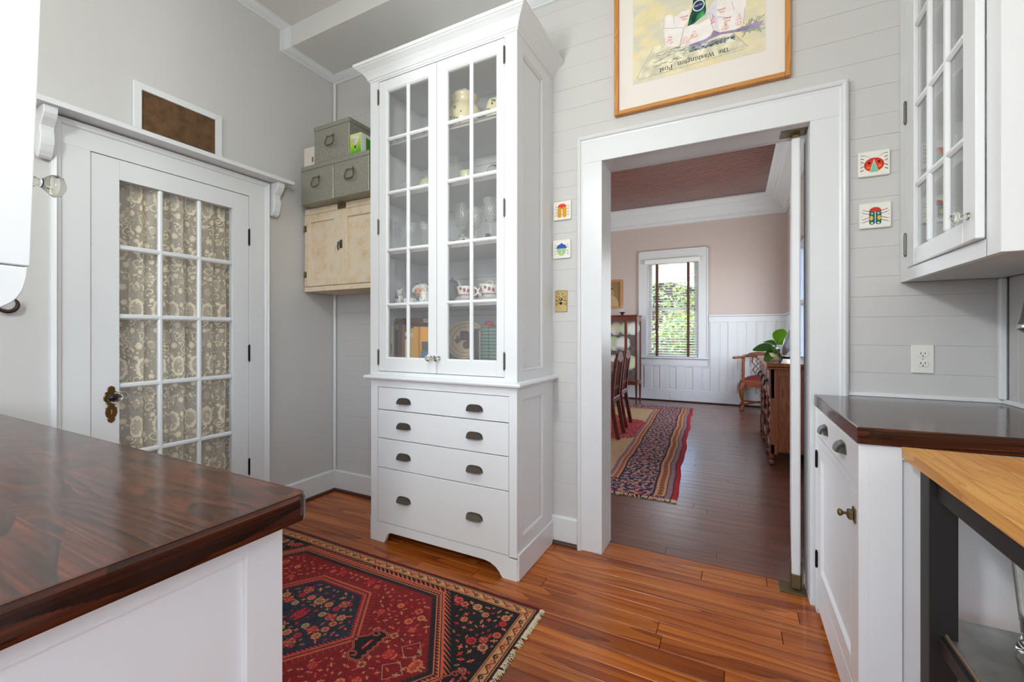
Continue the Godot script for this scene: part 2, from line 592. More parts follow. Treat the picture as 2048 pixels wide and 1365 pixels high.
	mat("blind_white", Color(0.93, 0.93, 0.92), 0.5)
	mat("blind_tape", Color(0.36, 0.24, 0.19), 0.9)
	var lf := mat("leaf_green", Color(0.22, 0.42, 0.10), 0.4)
	lf.backlight_enabled = true; lf.backlight = Color(0.25, 0.4, 0.05)
	lf = mat("leaf_bright", Color(0.45, 0.68, 0.10), 0.35)
	lf.backlight_enabled = true; lf.backlight = Color(0.4, 0.6, 0.05)
	lf = mat("tree_leaf", WHITE, 0.6)
	lf.vertex_color_use_as_albedo = true
	lf.backlight_enabled = true; lf.backlight = Color(0.3, 0.32, 0.08)
	mat("bark", Color(0.25, 0.19, 0.14), 0.9)
	mat("lawn", Color(0.30, 0.36, 0.16), 0.95)
	mat("brick_red", Color(0.42, 0.22, 0.18), 0.9)


# ---------- the kitchen's shell ----------
func plank_row(parent: Node, z0: float, z1: float, xa: float, xb: float, m: Material, tints: Array, lmin: float, lmax: float, gap: float, joined: MB = null) -> void:
	var x := xa - rng.randf() * 0.8
	while x < xb:
		var l := rng.randf_range(lmin, lmax)
		var a := maxf(x, xa)
		var b := minf(x + l, xb)
		if xb - b < 0.25: b = xb
		if b - a > 0.12:
			var p := joined
			if p == null: p = MB.new()
			p.g = Vector3.RIGHT; p.us = Vector2(0.36, 2.1)
			p.uo = Vector2(rng.randf() * 5.0, rng.randf() * 5.0)
			var k: Color = tints[rng.randi() % tints.size()]
			var br := rng.randf_range(0.86, 1.1)
			p.tint = Color(k.r * br, k.g * br, k.b * br)
			var dy := rng.randf_range(-0.0006, 0.0)
			p.bx(a + gap, b - gap, -0.018, dy, z0 + gap, z1 - gap, gap * 1.7)
			if joined == null: obj("plank", p, m, parent)
		x = b if b == xb else x + l


func make_kitchen_shell() -> void:
	# floor
	var b := MB.new()
	b.bx(0.0, 3.6, -0.10, -0.0185, -0.136, 4.6)
	var fl := struct("floor", b, M.dark_gap, "orange heart pine plank floor of the kitchen")
	var tints := [Color(0.92, 0.92, 0.92), Color(0.84, 0.78, 0.72), Color(0.72, 0.64, 0.60), Color(1.0, 1.0, 0.95), Color(0.88, 0.82, 0.76), Color(0.58, 0.47, 0.45), Color(0.78, 0.72, 0.66)]
	var z := -0.135
	var far := MB.new()
	while z < 4.58:
		plank_row(fl, z, z + 0.0815, 0.0, 3.6, M.heart_pine, tints, 0.7, 2.2, 0.001, null if z < 2.2 else far)
		z += 0.0815
	stuff(obj("plank_field", far, M.heart_pine, fl))
	# partition wall to the dining room, clad in wide painted boards
	b = MB.new()
	b.bx(-0.15, 2.05, 0, 3.4, -0.14, -0.012); b.bx(3.005, 3.75, 0, 3.4, -0.14, -0.012); b.bx(2.05, 3.005, 2.122, 3.4, -0.14, -0.012)
	var wb := struct("wall_back", b, M.wall_grey, "grey boarded partition wall with the dining room doorway")
	var seams := [0.0, 0.115, 0.228, 0.342, 0.457, 0.570, 0.686, 0.798, 0.905, 1.018, 1.132, 1.25, 1.335, 1.418, 1.541, 1.645, 1.747, 1.84, 1.93, 2.003, 2.091, 2.211, 2.323, 2.437, 2.552, 2.668, 2.78, 2.895, 3.01, 3.125]
	for i in seams.size() - 1:
		var y0: float = seams[i]
		var y1: float = seams[i + 1]
		var spans := [[0.0, 3.6]] if y0 > 2.2 else [[0.0, 1.95], [3.10, 3.6]]
		for s in spans:
			var p := MB.new()
			var dz := rng.randf_range(-0.0008, 0.0)
			p.bx(s[0], s[1], y0 + 0.0002, y1 - 0.0002, -0.013, dz, 0.0007)
			obj("plank", p, M.wall_grey, wb)
	# the other walls
	b = MB.new()   # left wall with its door opening
	b.bx(-0.15, 0, 0, 3.4, -0.012, 0.655); b.bx(-0.15, 0, 2.042, 3.4, 0.655, 1.405); b.bx(-0.15, 0, 0, 3.4, 1.405, 4.75)
	struct("wall_left", b, M.wall_grey, "plain grey plaster wall with the lace-curtained door")
	b = MB.new()
	b.bx(3.6, 3.75, 0, 3.4, -0.012, 2.7); b.bx(3.6, 3.75, 0, 3.4, 3.7, 4.75); b.bx(3.6, 3.75, 0, 1.2, 2.7, 3.7); b.bx(3.6, 3.75, 2.3, 3.4, 2.7, 3.7)
	var wr := struct("wall_right", b, M.wall_grey, "grey boarded wall behind the dark countertop")
	for q in [[0.03, 0.085], [0.087, 0.5], [0.502, 0.9]]:
		var p := MB.new()
		p.bx(3.594, 3.6, 0.93, 1.5, q[0], q[1], 0.001)
		obj("plank", p, M.wall_grey, wr)
	b = MB.new()
	b.bx(0, 1.05, 0, 3.4, 4.6, 4.75); b.bx(2.75, 3.6, 0, 3.4, 4.6, 4.75); b.bx(1.05, 2.75, 0, 1.1, 4.6, 4.75); b.bx(1.05, 2.75, 2.4, 3.4, 4.6, 4.75)
	struct("wall_front", b, M.wall_grey, "grey kitchen wall opposite the hutch")
	plain_window("window_2", Vector3(1.05, 1.1, 4.66), Vector3(1, 0, 0), 1.7, 1.3, 3)
	plain_window("window_3", Vector3(3.66, 1.2, 2.7), Vector3(0, 0, 1), 1.0, 1.1, 2)
	b = MB.new()
	b.bx(0, 3.6, 3.26, 3.4, 0.39, 4.6); b.bx(0, 3.6, 3.12, 3.4, -0.012, 0.39)
	struct("ceiling", b, M.ceiling_paint, "grey kitchen ceiling with a dropped soffit above the hutch")
	# crown moulding
	var cp := PackedVector2Array([Vector2(0, 0), Vector2(0, 0.044), Vector2(0.007, 0.046), Vector2(0.012, 0.040), Vector2(0.020, 0.036), Vector2(0.030, 0.027), Vector2(0.036, 0.019), Vector2(0.041, 0.019), Vector2(0.043, 0.013), Vector2(0.053, 0.012), Vector2(0.056, 0.0)])
	b = MB.new()
	b.sweep(cp, PackedVector3Array([Vector3(0, 3.26, 4.6), Vector3(0, 3.26, 0.39), Vector3(0, 3.12, 0.39), Vector3(0, 3.12, 0.0)]), Vector3.RIGHT)
	b.sweep(cp, PackedVector3Array([Vector3(0, 3.12, 0), Vector3(3.6, 3.12, 0)]), Vector3(0, 0, 1))
	struct("trim_1", b, M.white_trim, "white crown moulding that steps down at the soffit")
	b = MB.new()
	b.bx(0.001, 0.024, 0.15, 3.07, 0.001, 0.024, 0.008)
	struct("trim_2", b, M.white_trim, "narrow white corner strip left of the hutch")
	b = MB.new()
	b.bx(3.570, 3.5935, 0.932, 1.39, 0.001, 0.028, 0.006)
	struct("trim_3", b, M.white_trim, "white corner strip above the right countertop")
	# baseboards and their dark shoe moulding
	var bp := PackedVector2Array([Vector2(0, 0), Vector2(0.018, 0), Vector2(0.018, 0.146), Vector2(0.012, 0.154), Vector2(0, 0.155)])
	var sp := PackedVector2Array([Vector2(0, 0), Vector2(0.036, 0), Vector2(0.034, 0.009), Vector2(0.028, 0.016), Vector2(0.018, 0.019), Vector2(0, 0.019)])
	for q in [["baseboard_left", [Vector3(0, 0, 0.527), Vector3(0, 0, 0.0)], "white baseboard on the plain grey left wall"], ["baseboard_back", [Vector3(0, 0, 0), Vector3(0.836, 0, 0)], "white baseboard between the corner and the hutch"], ["baseboard_doorway", [Vector3(1.776, 0, 0), Vector3(1.932, 0, 0)], "short white baseboard between hutch and doorway"]]:
		b = MB.new()
		# path runs so that dir x up points into the room
		var pts := PackedVector3Array(q[1])
		b.sweep(bp, pts, Vector3.UP)
		var o := struct(q[0], b, M.white_trim, q[2])
		b = MB.new()
		b.sweep(sp, pts, Vector3.UP)
		obj("shoe_moulding", b, M.shoe_wood, o)
	# doorway casing (kitchen side), jamb lining
	b = MB.new()
	b.bx(1.93, 2.067, 0, 2.105, 0, 0.026, 0.002); b.bx(2.987, 3.12, 0, 2.105, 0, 0.026, 0.002); b.bx(1.93, 3.12, 2.105, 2.252, 0, 0.026, 0.002)
	var tr := struct("trim_4", b, M.white_trim, "broad white casing round the dining room doorway")
	b = MB.new()
	var bk := PackedVector2Array([Vector2(0, 0), Vector2(0, 0.026), Vector2(0.006, 0.036), Vector2(0.014, 0.040), Vector2(0.022, 0.036), Vector2(0.026, 0.029), Vector2(0.034, 0.027), Vector2(0.034, 0)])
	b.sweep(bk, PackedVector3Array([Vector3(1.928, 0, 0), Vector3(1.928, 2.254, 0), Vector3(3.122, 2.254, 0), Vector3(3.122, 0.0, 0)]), Vector3(0, 0, 1))
	obj("backband", b, M.white_trim, tr)
	b = MB.new()
	b.bx(2.05, 2.067, 0, 2.105, -0.145, 0.004); b.bx(2.987, 3.005, 0, 2.105, -0.145, 0.004); b.bx(2.05, 3.005, 2.105, 2.122, -0.145, 0.004)
	obj("jamb", b, M.white_trim, tr)
	b = MB.new()
	b.bx(1.93, 2.067, 0, 2.105, -0.166, -0.14, 0.002); b.bx(2.987, 3.12, 0, 2.105, -0.166, -0.14, 0.002); b.bx(1.93, 3.12, 2.105, 2.252, -0.166, -0.14, 0.002)
	obj("dining_casing", b, M.white_trim, tr)
	# swing door standing open into the dining room
	var d := Node3D.new()
	d.name = "door_2"
	add_child(d)
	d.set_meta("kind", "structure"); d.set_meta("label", "white swing door standing open edge-on in the doorway")
	d.position = Vector3(2.9445, 0, -0.06)
	d.rotation.y = deg_to_rad(-5.2)
	b = MB.new()
	b.bx(-0.0175, 0.0175, 0.075, 2.078, -0.86, 0.0, 0.005)
	obj("slab", b, M.white_trim, d)
	b = MB.new()
	b.bx(-0.0185, 0.0185, 0.012, 0.078, -0.07, 0.001, 0.003); b.bx(-0.023, -0.0175, 0.02, 0.13, -0.055, -0.004, 0.004); b.bx(0.0175, 0.024, 0.02, 0.12, -0.055, -0.004, 0.004)
	obj("pivot_shoe", b, M.dull_brass, d)
	b = MB.new()
	b.bx(-0.012, 0.012, 2.076, 2.105, -0.06, -0.02)
	obj("top_pivot", b, M.dull_brass, d)
	b = MB.new()
	b.bx(2.88, 2.982, 0.0003, 0.006, -0.118, -0.028, 0.001)
	b.bx(2.884, 2.978, 0.006, 0.0085, -0.114, -0.032, 0.001)
	var pl := obj("floor_hinge_plate", b, M.dull_brass)
	tag(pl, "worn brass floor plate of the swing door's pivot", "hinge plate")
	b = MB.new()
	b.bx(2.885, 2.985, 2.0995, 2.1045, -0.11, -0.03)
	tag(obj("head_hinge_plate", b, M.dull_brass), "brass pivot plate under the doorway head above the swing door", "hinge plate")


func plain_window(called: String, at: Vector3, along: Vector3, w: float, h: float, cols: int) -> void:   # double sash seen only in reflections
	var o := Node3D.new()
	o.name = called
	add_child(o)
	o.set_meta("kind", "structure"); o.set_meta("label", "white sash window letting in the kitchen's daylight")
	o.position = at
	if along.z > 0.5: o.rotation.y = -PI / 2
	var b := MB.new()
	b.bx(0, w, 0, 0.05, -0.03, 0.03); b.bx(0, w, h - 0.05, h, -0.03, 0.03); b.bx(0, w, h / 2 - 0.025, h / 2 + 0.025, -0.03, 0.03)
	for i in cols + 1: b.bx(w * i / cols - 0.025 if i > 0 else 0.0, w * i / cols + 0.025 if i < cols else w, 0, h, -0.025, 0.025)
	obj("sash", b, M.white_trim, o)
	b = MB.new()
	b.bx(0, w, 0, h, -0.003, 0.003)
	obj("pane", b, M.pane, o)


# ---------- the dining room's shell ----------
const DX := 3.44
const DZ := -5.7

func make_dining_shell() -> void:
	var b := MB.new()
	b.bx(-1.2, DX, -0.10, -0.0185, DZ, -0.137)
	var fl := struct("floor_dining", b, M.dark_gap, "dark brown plank floor of the dining room")
	var tints := [Color(1, 1, 1), Color(0.9, 0.86, 0.84), Color(1.1, 1.0, 0.95), Color(0.82, 0.78, 0.76)]
	var z := -0.1375
	while z > DZ:
		plank_row(fl, z - 0.0815, z, -1.2, DX, M.dark_floor, tints, 1.4, 3.2, 0.0005)
		z -= 0.0815
	b = MB.new()   # back wall round the window opening
	b.bx(-1.35, 1.302, 0, 3.5, DZ - 0.15, DZ); b.bx(2.154, DX + 0.15, 0, 3.5, DZ - 0.15, DZ); b.bx(1.302, 2.154, 0, 0.765, DZ - 0.15, DZ); b.bx(1.302, 2.154, 2.5, 3.5, DZ - 0.15, DZ)
	struct("wall_dining_back", b, M.mauve_wall, "mauve dining room wall with the blind-covered window")
	b = MB.new()
	b.bx(DX, DX + 0.15, 0, 3.5, DZ, -4.75); b.bx(DX, DX + 0.15, 0, 3.5, -3.65, -0.14); b.bx(DX, DX + 0.15, 0, 0.8, -4.75, -3.65); b.bx(DX, DX + 0.15, 2.4, 3.5, -4.75, -3.65)
	struct("wall_dining_right", b, M.mauve_wall, "mauve dining room wall behind the sideboard")
	plain_window("window_4", Vector3(DX + 0.07, 0.8, -4.75), Vector3(0, 0, 1), 1.1, 1.6, 1)
	b = MB.new()
	b.bx(-1.35, -1.2, 0, 3.5, DZ, -3.3); b.bx(-1.35, -1.2, 0, 3.5, -1.5, -0.14); b.bx(-1.35, -1.2, 0, 0.7, -3.3, -1.5); b.bx(-1.35, -1.2, 2.6, 3.5, -3.3, -1.5)
	struct("wall_dining_left", b, M.mauve_wall, "mauve dining room wall beyond the table")
	plain_window("window_5", Vector3(-1.27, 0.7, -3.3), Vector3(0, 0, 1), 1.8, 1.9, 2)
	b = MB.new()
	b.bx(-1.2, -0.16, 0, 3.5, -0.145, -0.14)
	b.bx(-1.2, 1.93, 0, 3.5, -0.146, -0.1405); b.bx(3.12, DX, 0, 3.5, -0.146, -0.1405); b.bx(1.93, 3.12, 2.252, 3.5, -0.146, -0.1405)
	b.bx(-1.35, -0.14, 0, 3.5, -0.14, -0.02)
	struct("wall_dining_front", b, M.mauve_wall, "mauve face of the partition wall in the dining room")
	# ceiling of narrow varnished boards
	b = MB.new()
	b.bx(-1.2, DX, 3.386, 3.5, DZ, -0.14)
	var ce := struct("ceiling_dining", b, M.dark_gap, "varnished red-brown board ceiling of the dining room")
	z = -0.14
	while z > DZ:
		var p := wood_mb(Vector3.RIGHT, Vector2(0.35, 1.2))
		var k := rng.randf_range(0.8, 1.12)
		p.tint = Color(k, k * rng.randf_range(0.92, 1.04), k)
		p.bx(-1.2, DX, 3.37, 3.386, z - 0.0572, z - 0.0028, 0.005)
		obj("plank", p, M.ceiling_board, ce)
		z -= 0.06
	b = MB.new()
	var cp := PackedVector2Array([Vector2(0, -0.28), Vector2(0.028, -0.28), Vector2(0.032, -0.255), Vector2(0.055, -0.245), Vector2(0.055, -0.21), Vector2(0.075, -0.19), Vector2(0.11, -0.15), Vector2(0.16, -0.115), Vector2(0.20, -0.10), Vector2(0.215, -0.09), Vector2(0.215, -0.055), Vector2(0.24, -0.045), Vector2(0.31, -0.035), Vector2(0.32, -0.025), Vector2(0.32, 0), Vector2(0, 0)])
	b.sweep(cp, PackedVector3Array([Vector3(-1.2, 3.37, DZ), Vector3(DX, 3.37, DZ), Vector3(DX, 3.37, -0.146), Vector3(-1.2, 3.37, -0.146)]), Vector3.UP, true)
	struct("trim_5", b, M.white_trim, "deep stepped white crown moulding of the dining room")
	# wainscot on the back wall
	b = MB.new()
	b.bx(-1.2, 1.17, 0.0, 1.46, DZ, DZ + 0.008); b.bx(2.31, DX, 0.0, 1.46, DZ, DZ + 0.008); b.bx(1.17, 2.31, 0, 0.62, DZ, DZ + 0.008)
	var wn := struct("trim_6", b, M.white_trim, "white panelled wainscot on the dining room's back wall")
	b = MB.new()
	b.bx(-1.2, DX, 0.0, 0.205, DZ, DZ + 0.026, 0.003)
	obj("bottom_rail", b, M.white_trim, wn)
	b = MB.new()
	b.bx(-1.2, 1.17, 1.375, 1.47, DZ, DZ + 0.022, 0.003); b.bx(2.31, DX, 1.375, 1.47, DZ, DZ + 0.022, 0.003); b.bx(1.17, 2.31, 0.605, 0.63, DZ, DZ + 0.022, 0.003)
	obj("top_rail", b, M.white_trim, wn)
	b = MB.new()
	b.bx(-1.2, 1.17, 1.47, 1.50, DZ, DZ + 0.05, 0.008); b.bx(2.31, DX, 1.47, 1.50, DZ, DZ + 0.05, 0.008)
	obj("chair_rail", b, M.white_trim, wn)
	b = MB.new()
	b.bx(-1.2, DX - 0.03, 0, 0.02, DZ + 0.026, DZ + 0.042, 0.006)
	obj("shoe_moulding", b, M.shoe_wood, wn)
	for i in 17:
		var x0 := -1.2 + 0.2695 * i
		var hi := 1.375 if x0 < 1.1 or x0 > 2.2 else 0.605
		b = MB.new()
		b.bx(x0 + 0.032, x0 + 0.165, 0.205, hi, DZ, DZ + 0.022, 0.003)
		if x0 < DX - 0.2: obj("stile", b, M.white_trim, wn)
		b = MB.new()
		b.bx(x0 + 0.185, x0 + 0.282, 0.225, hi - 0.02, DZ, DZ + 0.013, 0.004)
		if x0 < DX - 0.3: obj("panel", b, M.white_trim, wn)
	b = MB.new()   # right wall wainscot
	b.bx(DX - 0.008, DX, 0, 1.46, DZ, -4.85); b.bx(DX - 0.008, DX, 0, 1.46, -3.55, -0.15); b.bx(DX - 0.05, DX, 1.47, 1.50, DZ + 0.05, -4.85, 0.008); b.bx(DX - 0.05, DX, 1.47, 1.50, -3.55, -0.15, 0.008)
	b.bx(DX - 0.026, DX, 0, 0.205, DZ + 0.03, -0.15); b.bx(DX - 0.022, DX, 1.375, 1.47, DZ + 0.03, -4.85); b.bx(DX - 0.022, DX, 1.375, 1.47, -3.55, -0.15)
	for i in 20: b.bx(DX - 0.022, DX, 0.2, 1.38 if i < 3 or i > 7 else 0.7, DZ + 0.06 + i * 0.2695, DZ + 0.19 + i * 0.2695, 0.003)
	struct("trim_7", b, M.white_trim, "white wainscot on the wall behind the sideboard")
	# window: casing, sill, sashes
	var o := Node3D.new()
	o.name = "window_1"
	add_child(o)
	o.set_meta("kind", "structure"); o.set_meta("label", "white double-hung dining room window in a broad casing")
	b = MB.new()
	b.bx(1.172, 1.302, 0.775, 2.5, DZ, DZ + 0.03, 0.003); b.bx(2.154, 2.292, 0.775, 2.5, DZ, DZ + 0.03, 0.003); b.bx(1.172, 2.292, 2.5, 2.63, DZ, DZ + 0.03, 0.003)
	b.bx(1.160, 1.186, 0.775, 2.655, DZ, DZ + 0.042, 0.006); b.bx(2.278, 2.304, 0.775, 2.655, DZ, DZ + 0.042, 0.006); b.bx(1.160, 2.304, 2.63, 2.658, DZ, DZ + 0.042, 0.006)
	obj("casing", b, M.white_trim, o)
	b = MB.new()
	b.bx(1.15, 2.32, 0.745, 0.775, DZ - 0.1, DZ + 0.065, 0.006); b.bx(1.172, 2.305, 0.625, 0.745, DZ, DZ + 0.028, 0.004)
	obj("sill", b, M.white_trim, o)
	b = MB.new()
	b.bx(1.302, 1.32, 0.775, 2.5, DZ - 0.15, DZ); b.bx(2.136, 2.154, 0.775, 2.5, DZ - 0.15, DZ); b.bx(1.302, 2.154, 2.482, 2.5, DZ - 0.15, DZ)
	obj("jamb", b, M.white_trim, o)
	for s in 2:
		var y0 := 0.775 if s == 0 else 1.59
		var y1 := 1.65 if s == 0 else 2.482
		var zz := DZ - 0.07 - 0.04 * s
		b = MB.new()
		b.bx(1.32, 1.375, y0, y1, zz - 0.018, zz + 0.018, 0.003); b.bx(2.081, 2.136, y0, y1, zz - 0.018, zz + 0.018, 0.003); b.bx(1.375, 2.081, y0, y0 + 0.06, zz - 0.018, zz + 0.018, 0.003); b.bx(1.375, 2.081, y1 - 0.06, y1, zz - 0.018, zz + 0.018, 0.003)
		var sh := obj("sash", b, M.white_trim, o)
		b = MB.new()
		b.bx(1.37, 2.086, y0 + 0.055, y1 - 0.055, zz - 0.002, zz + 0.002)
		obj("pane", b, M.pane, sh)
	b = MB.new()
	b.bx(1.70, 1.75, 1.65, 1.668, DZ - 0.085, DZ - 0.055, 0.004)
	obj("sash_lock", b, M.black_iron, o)
	# venetian blind with brown tapes
	var bl := thing("venetian_blind", "white slatted blind with two brown cloth tapes over the dining room window", "blind", Vector3(0, 0, DZ - 0.005))
	b = MB.new()
	b.bx(1.275, 2.175, 2.415, 2.495, 0.02, 0.085, 0.006)
	obj("headrail", b, M.blind_white, bl)
	var i2 := 0
	var y := 2.395
	while y > 0.82:
		b = MB.new()
		var tilt := 0.012
		b.xf = Transform3D(Basis(Vector3.RIGHT, 0.22), Vector3(1.728, y, 0.0))
		b.box(Vector3.ZERO, Vector3(0.81, 0.0028, 0.05), 0.001)
		obj("slat", b, M.blind_white, bl)
		y -= 0.0445
		i2 += 1
	b = MB.new()
	b.bx(1.323, 2.133, 0.783, 0.806, -0.025, 0.025, 0.004)
	obj("bottom_rail", b, M.blind_white, bl)
	for x in [1.474, 1.992]:
		b = MB.new()
		b.bx(x - 0.019, x + 0.019, 0.785, 2.42, 0.027, 0.029); b.bx(x - 0.019, x + 0.019, 0.79, 2.41, -0.029, -0.027)
		obj("tape", b, M.blind_tape, bl)
	b = MB.new()
	b.tube(PackedVector3Array([Vector3(2.09, 2.42, 0.04), Vector3(2.095, 1.62, 0.042)]), 0.0016, 5)
	b.lathe([Vector2(0, 1.57), Vector2(0.007, 1.575), Vector2(0.004, 1.62), Vector2(0, 1.625)], 8, Vector3(2.095, 0, 0.042))
	obj("cord", b, M.blind_tape, bl)
	# outlet in the baseboard
	outlet("wall_outlet", Vector3(1.715, 0.092, DZ + 0.026), "white wall outlet low on the dining room wainscot", 0.8)


func outlet(called: String, at: Vector3, label: String, s := 1.0) -> void:
	var o := thing(called, label, "outlet", at)
	var b := MB.new()
	b.bx(-0.035 * s, 0.035 * s, -0.057 * s, 0.057 * s, 0, 0.006, 0.004)
	obj("cover_plate", b, M.white_plastic, o)
	for sy in [-1.0, 1.0]:
		b = MB.new()
		var pr := PackedVector2Array()
		pr.append_array(arc(Vector2(0, 0), 0.0172 * s, -0.75, 0.75, 8)); pr.append_array(arc(Vector2(0, 0), 0.0172 * s, PI - 0.75, PI + 0.75, 8))
		for k in pr.size(): pr[k].y += sy * 0.0195 * s
		b.prism(pr, 0.005, 0.0085, 0.001)
		var r := obj("receptacle", b, M.white_plastic, o)
		b = MB.new()
		var c = sy * 0.0195 * s
		b.bx(-0.0075 * s, -0.0052 * s, c - 0.001, c + 0.0075 * s, 0.0083, 0.0089); b.bx(0.0052 * s, 0.0075 * s, c, c + 0.0075 * s, 0.0083, 0.0089)
		b.xf = Transform3D(Basis(Vector3.RIGHT, PI / 2), Vector3(0, c - 0.0065 * s, 0))
		b.lathe([Vector2(0.0024 * s, 0.0083), Vector2(0.0024 * s, 0.0089), Vector2(0, 0.0089)], 10)
		obj("slots", b, M.dark_print, r)
	b = MB.new()
	b.ball(Vector3(0, 0, 0.006), Vector3(0.003, 0.003, 0.0015), 8)
	obj("screw", b, M.chrome, o)


func make_outside() -> void:
	var b := MB.new()
	b.bx(-40, 40, -0.9, -0.7, -60, DZ - 0.3)
	struct("ground_1", b, M.lawn, "lawn outside the dining room window")
	b = MB.new()
	b.bx(-4, 8, -0.3, -0.2, -9.3, DZ - 0.16)
	struct("floor_porch", b, M.white_trim, "pale painted porch floor outside the dining room window")
	b = MB.new()
	b.bx(-4, 8, 2.62, 2.72, -9.3, DZ - 0.16); b.bx(-4, 8, 2.50, 2.75, -9.42, -9.3)
	struct("roof_1", b, M.white_trim, "white porch ceiling seen through the top of the window")
	var specs := [[-2.3, -14.5, 3.6, 1.4], [1.3, -13.2, 2.6, 1.2], [4.6, -15.6, 4.4, 1.6], [0.6, -20.5, 5.0, 1.9], [-5.6, -19.0, 5.6, 1.9], [2.9, -11.0, 1.5, 0.6], [-0.6, -10.6, 1.2, 0.6]]
	var words := ["yellowish green tree outside the window, left of the brick house", "bushy green shrub in front of the brick house outside", "tall leafy tree on the right beyond the window", "broad tree rising behind the brick house outside", "far green tree at the left edge of the window view", "low green bush nearest the window on the right", "low green bush nearest the window on the left"]
	for i in specs.size():
		var s: Array = specs[i]
		var o := thing("tree" if i < 5 and i != 1 else "shrub", words[i], "tree" if i < 5 and i != 1 else "shrub", Vector3(s[0], -0.7, s[1]))
		b = MB.new()
		b.tube(PackedVector3Array([Vector3(0, 0, 0), Vector3(0.05, s[2] * 0.4, 0.03), Vector3(-0.02, s[2] * 0.75, 0)]), [0.03 * s[2], 0.022 * s[2], 0.01 * s[2]], 8)
		for k in 4:
			var a := TAU * k / 4 + 0.4
			b.tube(PackedVector3Array([Vector3(0.03, s[2] * (0.3 + 0.08 * k), 0), Vector3(cos(a) * s[3] * 0.6, s[2] * (0.5 + 0.1 * k), sin(a) * s[3] * 0.6)]), [0.012 * s[2], 0.004 * s[2]], 6)
		obj("trunk", b, M.bark, o)
		b = MB.new()
		for k in 1500:
			var dir := Vector3(rng.randfn(), rng.randfn(), rng.randfn()).normalized() * pow(rng.randf(), 0.4)
			var lump := 1.0 + 0.25 * sin(dir.x * 7.0 + i) * cos(dir.y * 6.0)
			var c := Vector3(dir.x * s[3], s[2] * 0.62 + dir.y * s[2] * 0.42, dir.z * s[3]) * Vector3(lump, 1, lump)
			var ax := Vector3(rng.randfn(), rng.randfn() * 0.6, rng.randfn()).normalized()
			var sd := ax.cross(Vector3(rng.randfn(), rng.randfn(), rng.randfn()).normalized()).normalized()
			var l := rng.randf_range(0.08, 0.15)
			var g := rng.randf()
			b.tint = Color(0.22, 0.34, 0.08).lerp(Color(0.62, 0.60, 0.18), g * g) if rng.randf() > 0.06 else Color(0.35, 0.12, 0.06)
			b.quad(c - ax * l, c - sd * l * 0.4 + ax * 0.0, c + ax * l, c + sd * l * 0.4)
		stuff(obj("foliage", b, M.tree_leaf, o))
	# brick house across the garden
	var h := thing("brick_house", "red brick house across the garden, seen between the blind's slats", "house", Vector3(-1.2, -0.7, -26))
	b = MB.new()
	b.bx(-5, 5, 0, 3.4, -3, 0)
	obj("wall", b, M.brick_red, h)
	b = MB.new()
	b.prism(PackedVector2Array([Vector2(-5.5, 3.4), Vector2(5.5, 3.4), Vector2(0, 5.2)]), -3.3, 0.3)
	obj("roof", b, M.bark, h)
	for x in [-2.6, 0.2, 2.8]:
		b = MB.new()
		b.bx(x - 0.5, x + 0.5, 1.0, 2.5, 0, 0.06)
		var wn := obj("window", b, M.white_trim, h)
		b = MB.new()
		b.bx(x - 0.42, x + 0.42, 1.08, 2.42, 0.05, 0.07)
		obj("pane", b, M.closet_dark, wn)


# ---------- hardware used several times ----------
var shared := {}

func cup_pull_mesh() -> ArrayMesh:
	if shared.has("cup"): return shared.cup
	var b := MB.new()
	for s in [[1.0, false], [0.88, true]]:
		var rows := []
		for i in 9:
			var bb := PI / 2 * i / 8
			var r := PackedVector3Array()
			for j in 15:
				var a := PI * j / 14
				var ca := cos(a)
				var sx := signf(ca) * pow(absf(ca), 0.6)
				r.append(Vector3(-0.045 * sx, 0.031 * pow(sin(a), 0.75) * cos(bb), 0.025 * pow(sin(a), 0.75) * sin(bb)) * (s[0] as float) + Vector3(0, -0.012, 0.001))
			rows.append(r)
		b.grid(rows, false, s[1])
	var p := PackedVector2Array()
	for j in 15:
		var a := PI * j / 14
		p.append(Vector2(0.0495 * signf(cos(a)) * pow(absf(cos(a)), 0.6), 0.0345 * pow(sin(a), 0.75) - 0.014))
	b.prism(p, 0.0, 0.0025, 0.001)
	shared.cup = b.mesh()
	return shared.cup


func cup_pull(parent: Node, at: Vector3, turn := 0.0, m: Material = null) -> void:
	var o := obj("pull", cup_pull_mesh(), m if m else M.dark_bronze, parent)
	o.position = at; o.rotation.y = turn
	o.set_meta("label", "dark metal cup pull")


func hinge(parent: Node, at: Vector3, h: float, m: Material, turn := 0.0) -> void:
	var key := "hinge%d" % int(h * 1000)
	if not shared.has(key):
		var b := MB.new()
		b.lathe([Vector2(0, -h / 2 - 0.008), Vector2(0.004, -h / 2 - 0.004), Vector2(0.0025, -h / 2), Vector2(0.0045, -h / 2), Vector2(0.0045, -h / 2), Vector2(0.0045, -h * 0.2), Vector2(0.0048, -h * 0.19), Vector2(0.0045, -h * 0.18), Vector2(0.0045, h * 0.18), Vector2(0.0048, h * 0.19), Vector2(0.0045, h * 0.2), Vector2(0.0045, h / 2), Vector2(0.0045, h / 2), Vector2(0.0025, h / 2), Vector2(0.004, h / 2 + 0.004), Vector2(0, h / 2 + 0.008)], 10, Vector3(0, 0, 0.003))
		b.bx(-0.006, 0.006, -h / 2, h / 2, -0.001, 0.002)
		shared[key] = b.mesh()
	var o := obj("hinge", shared[key], m, parent)
	o.position = at; o.rotation.y = turn


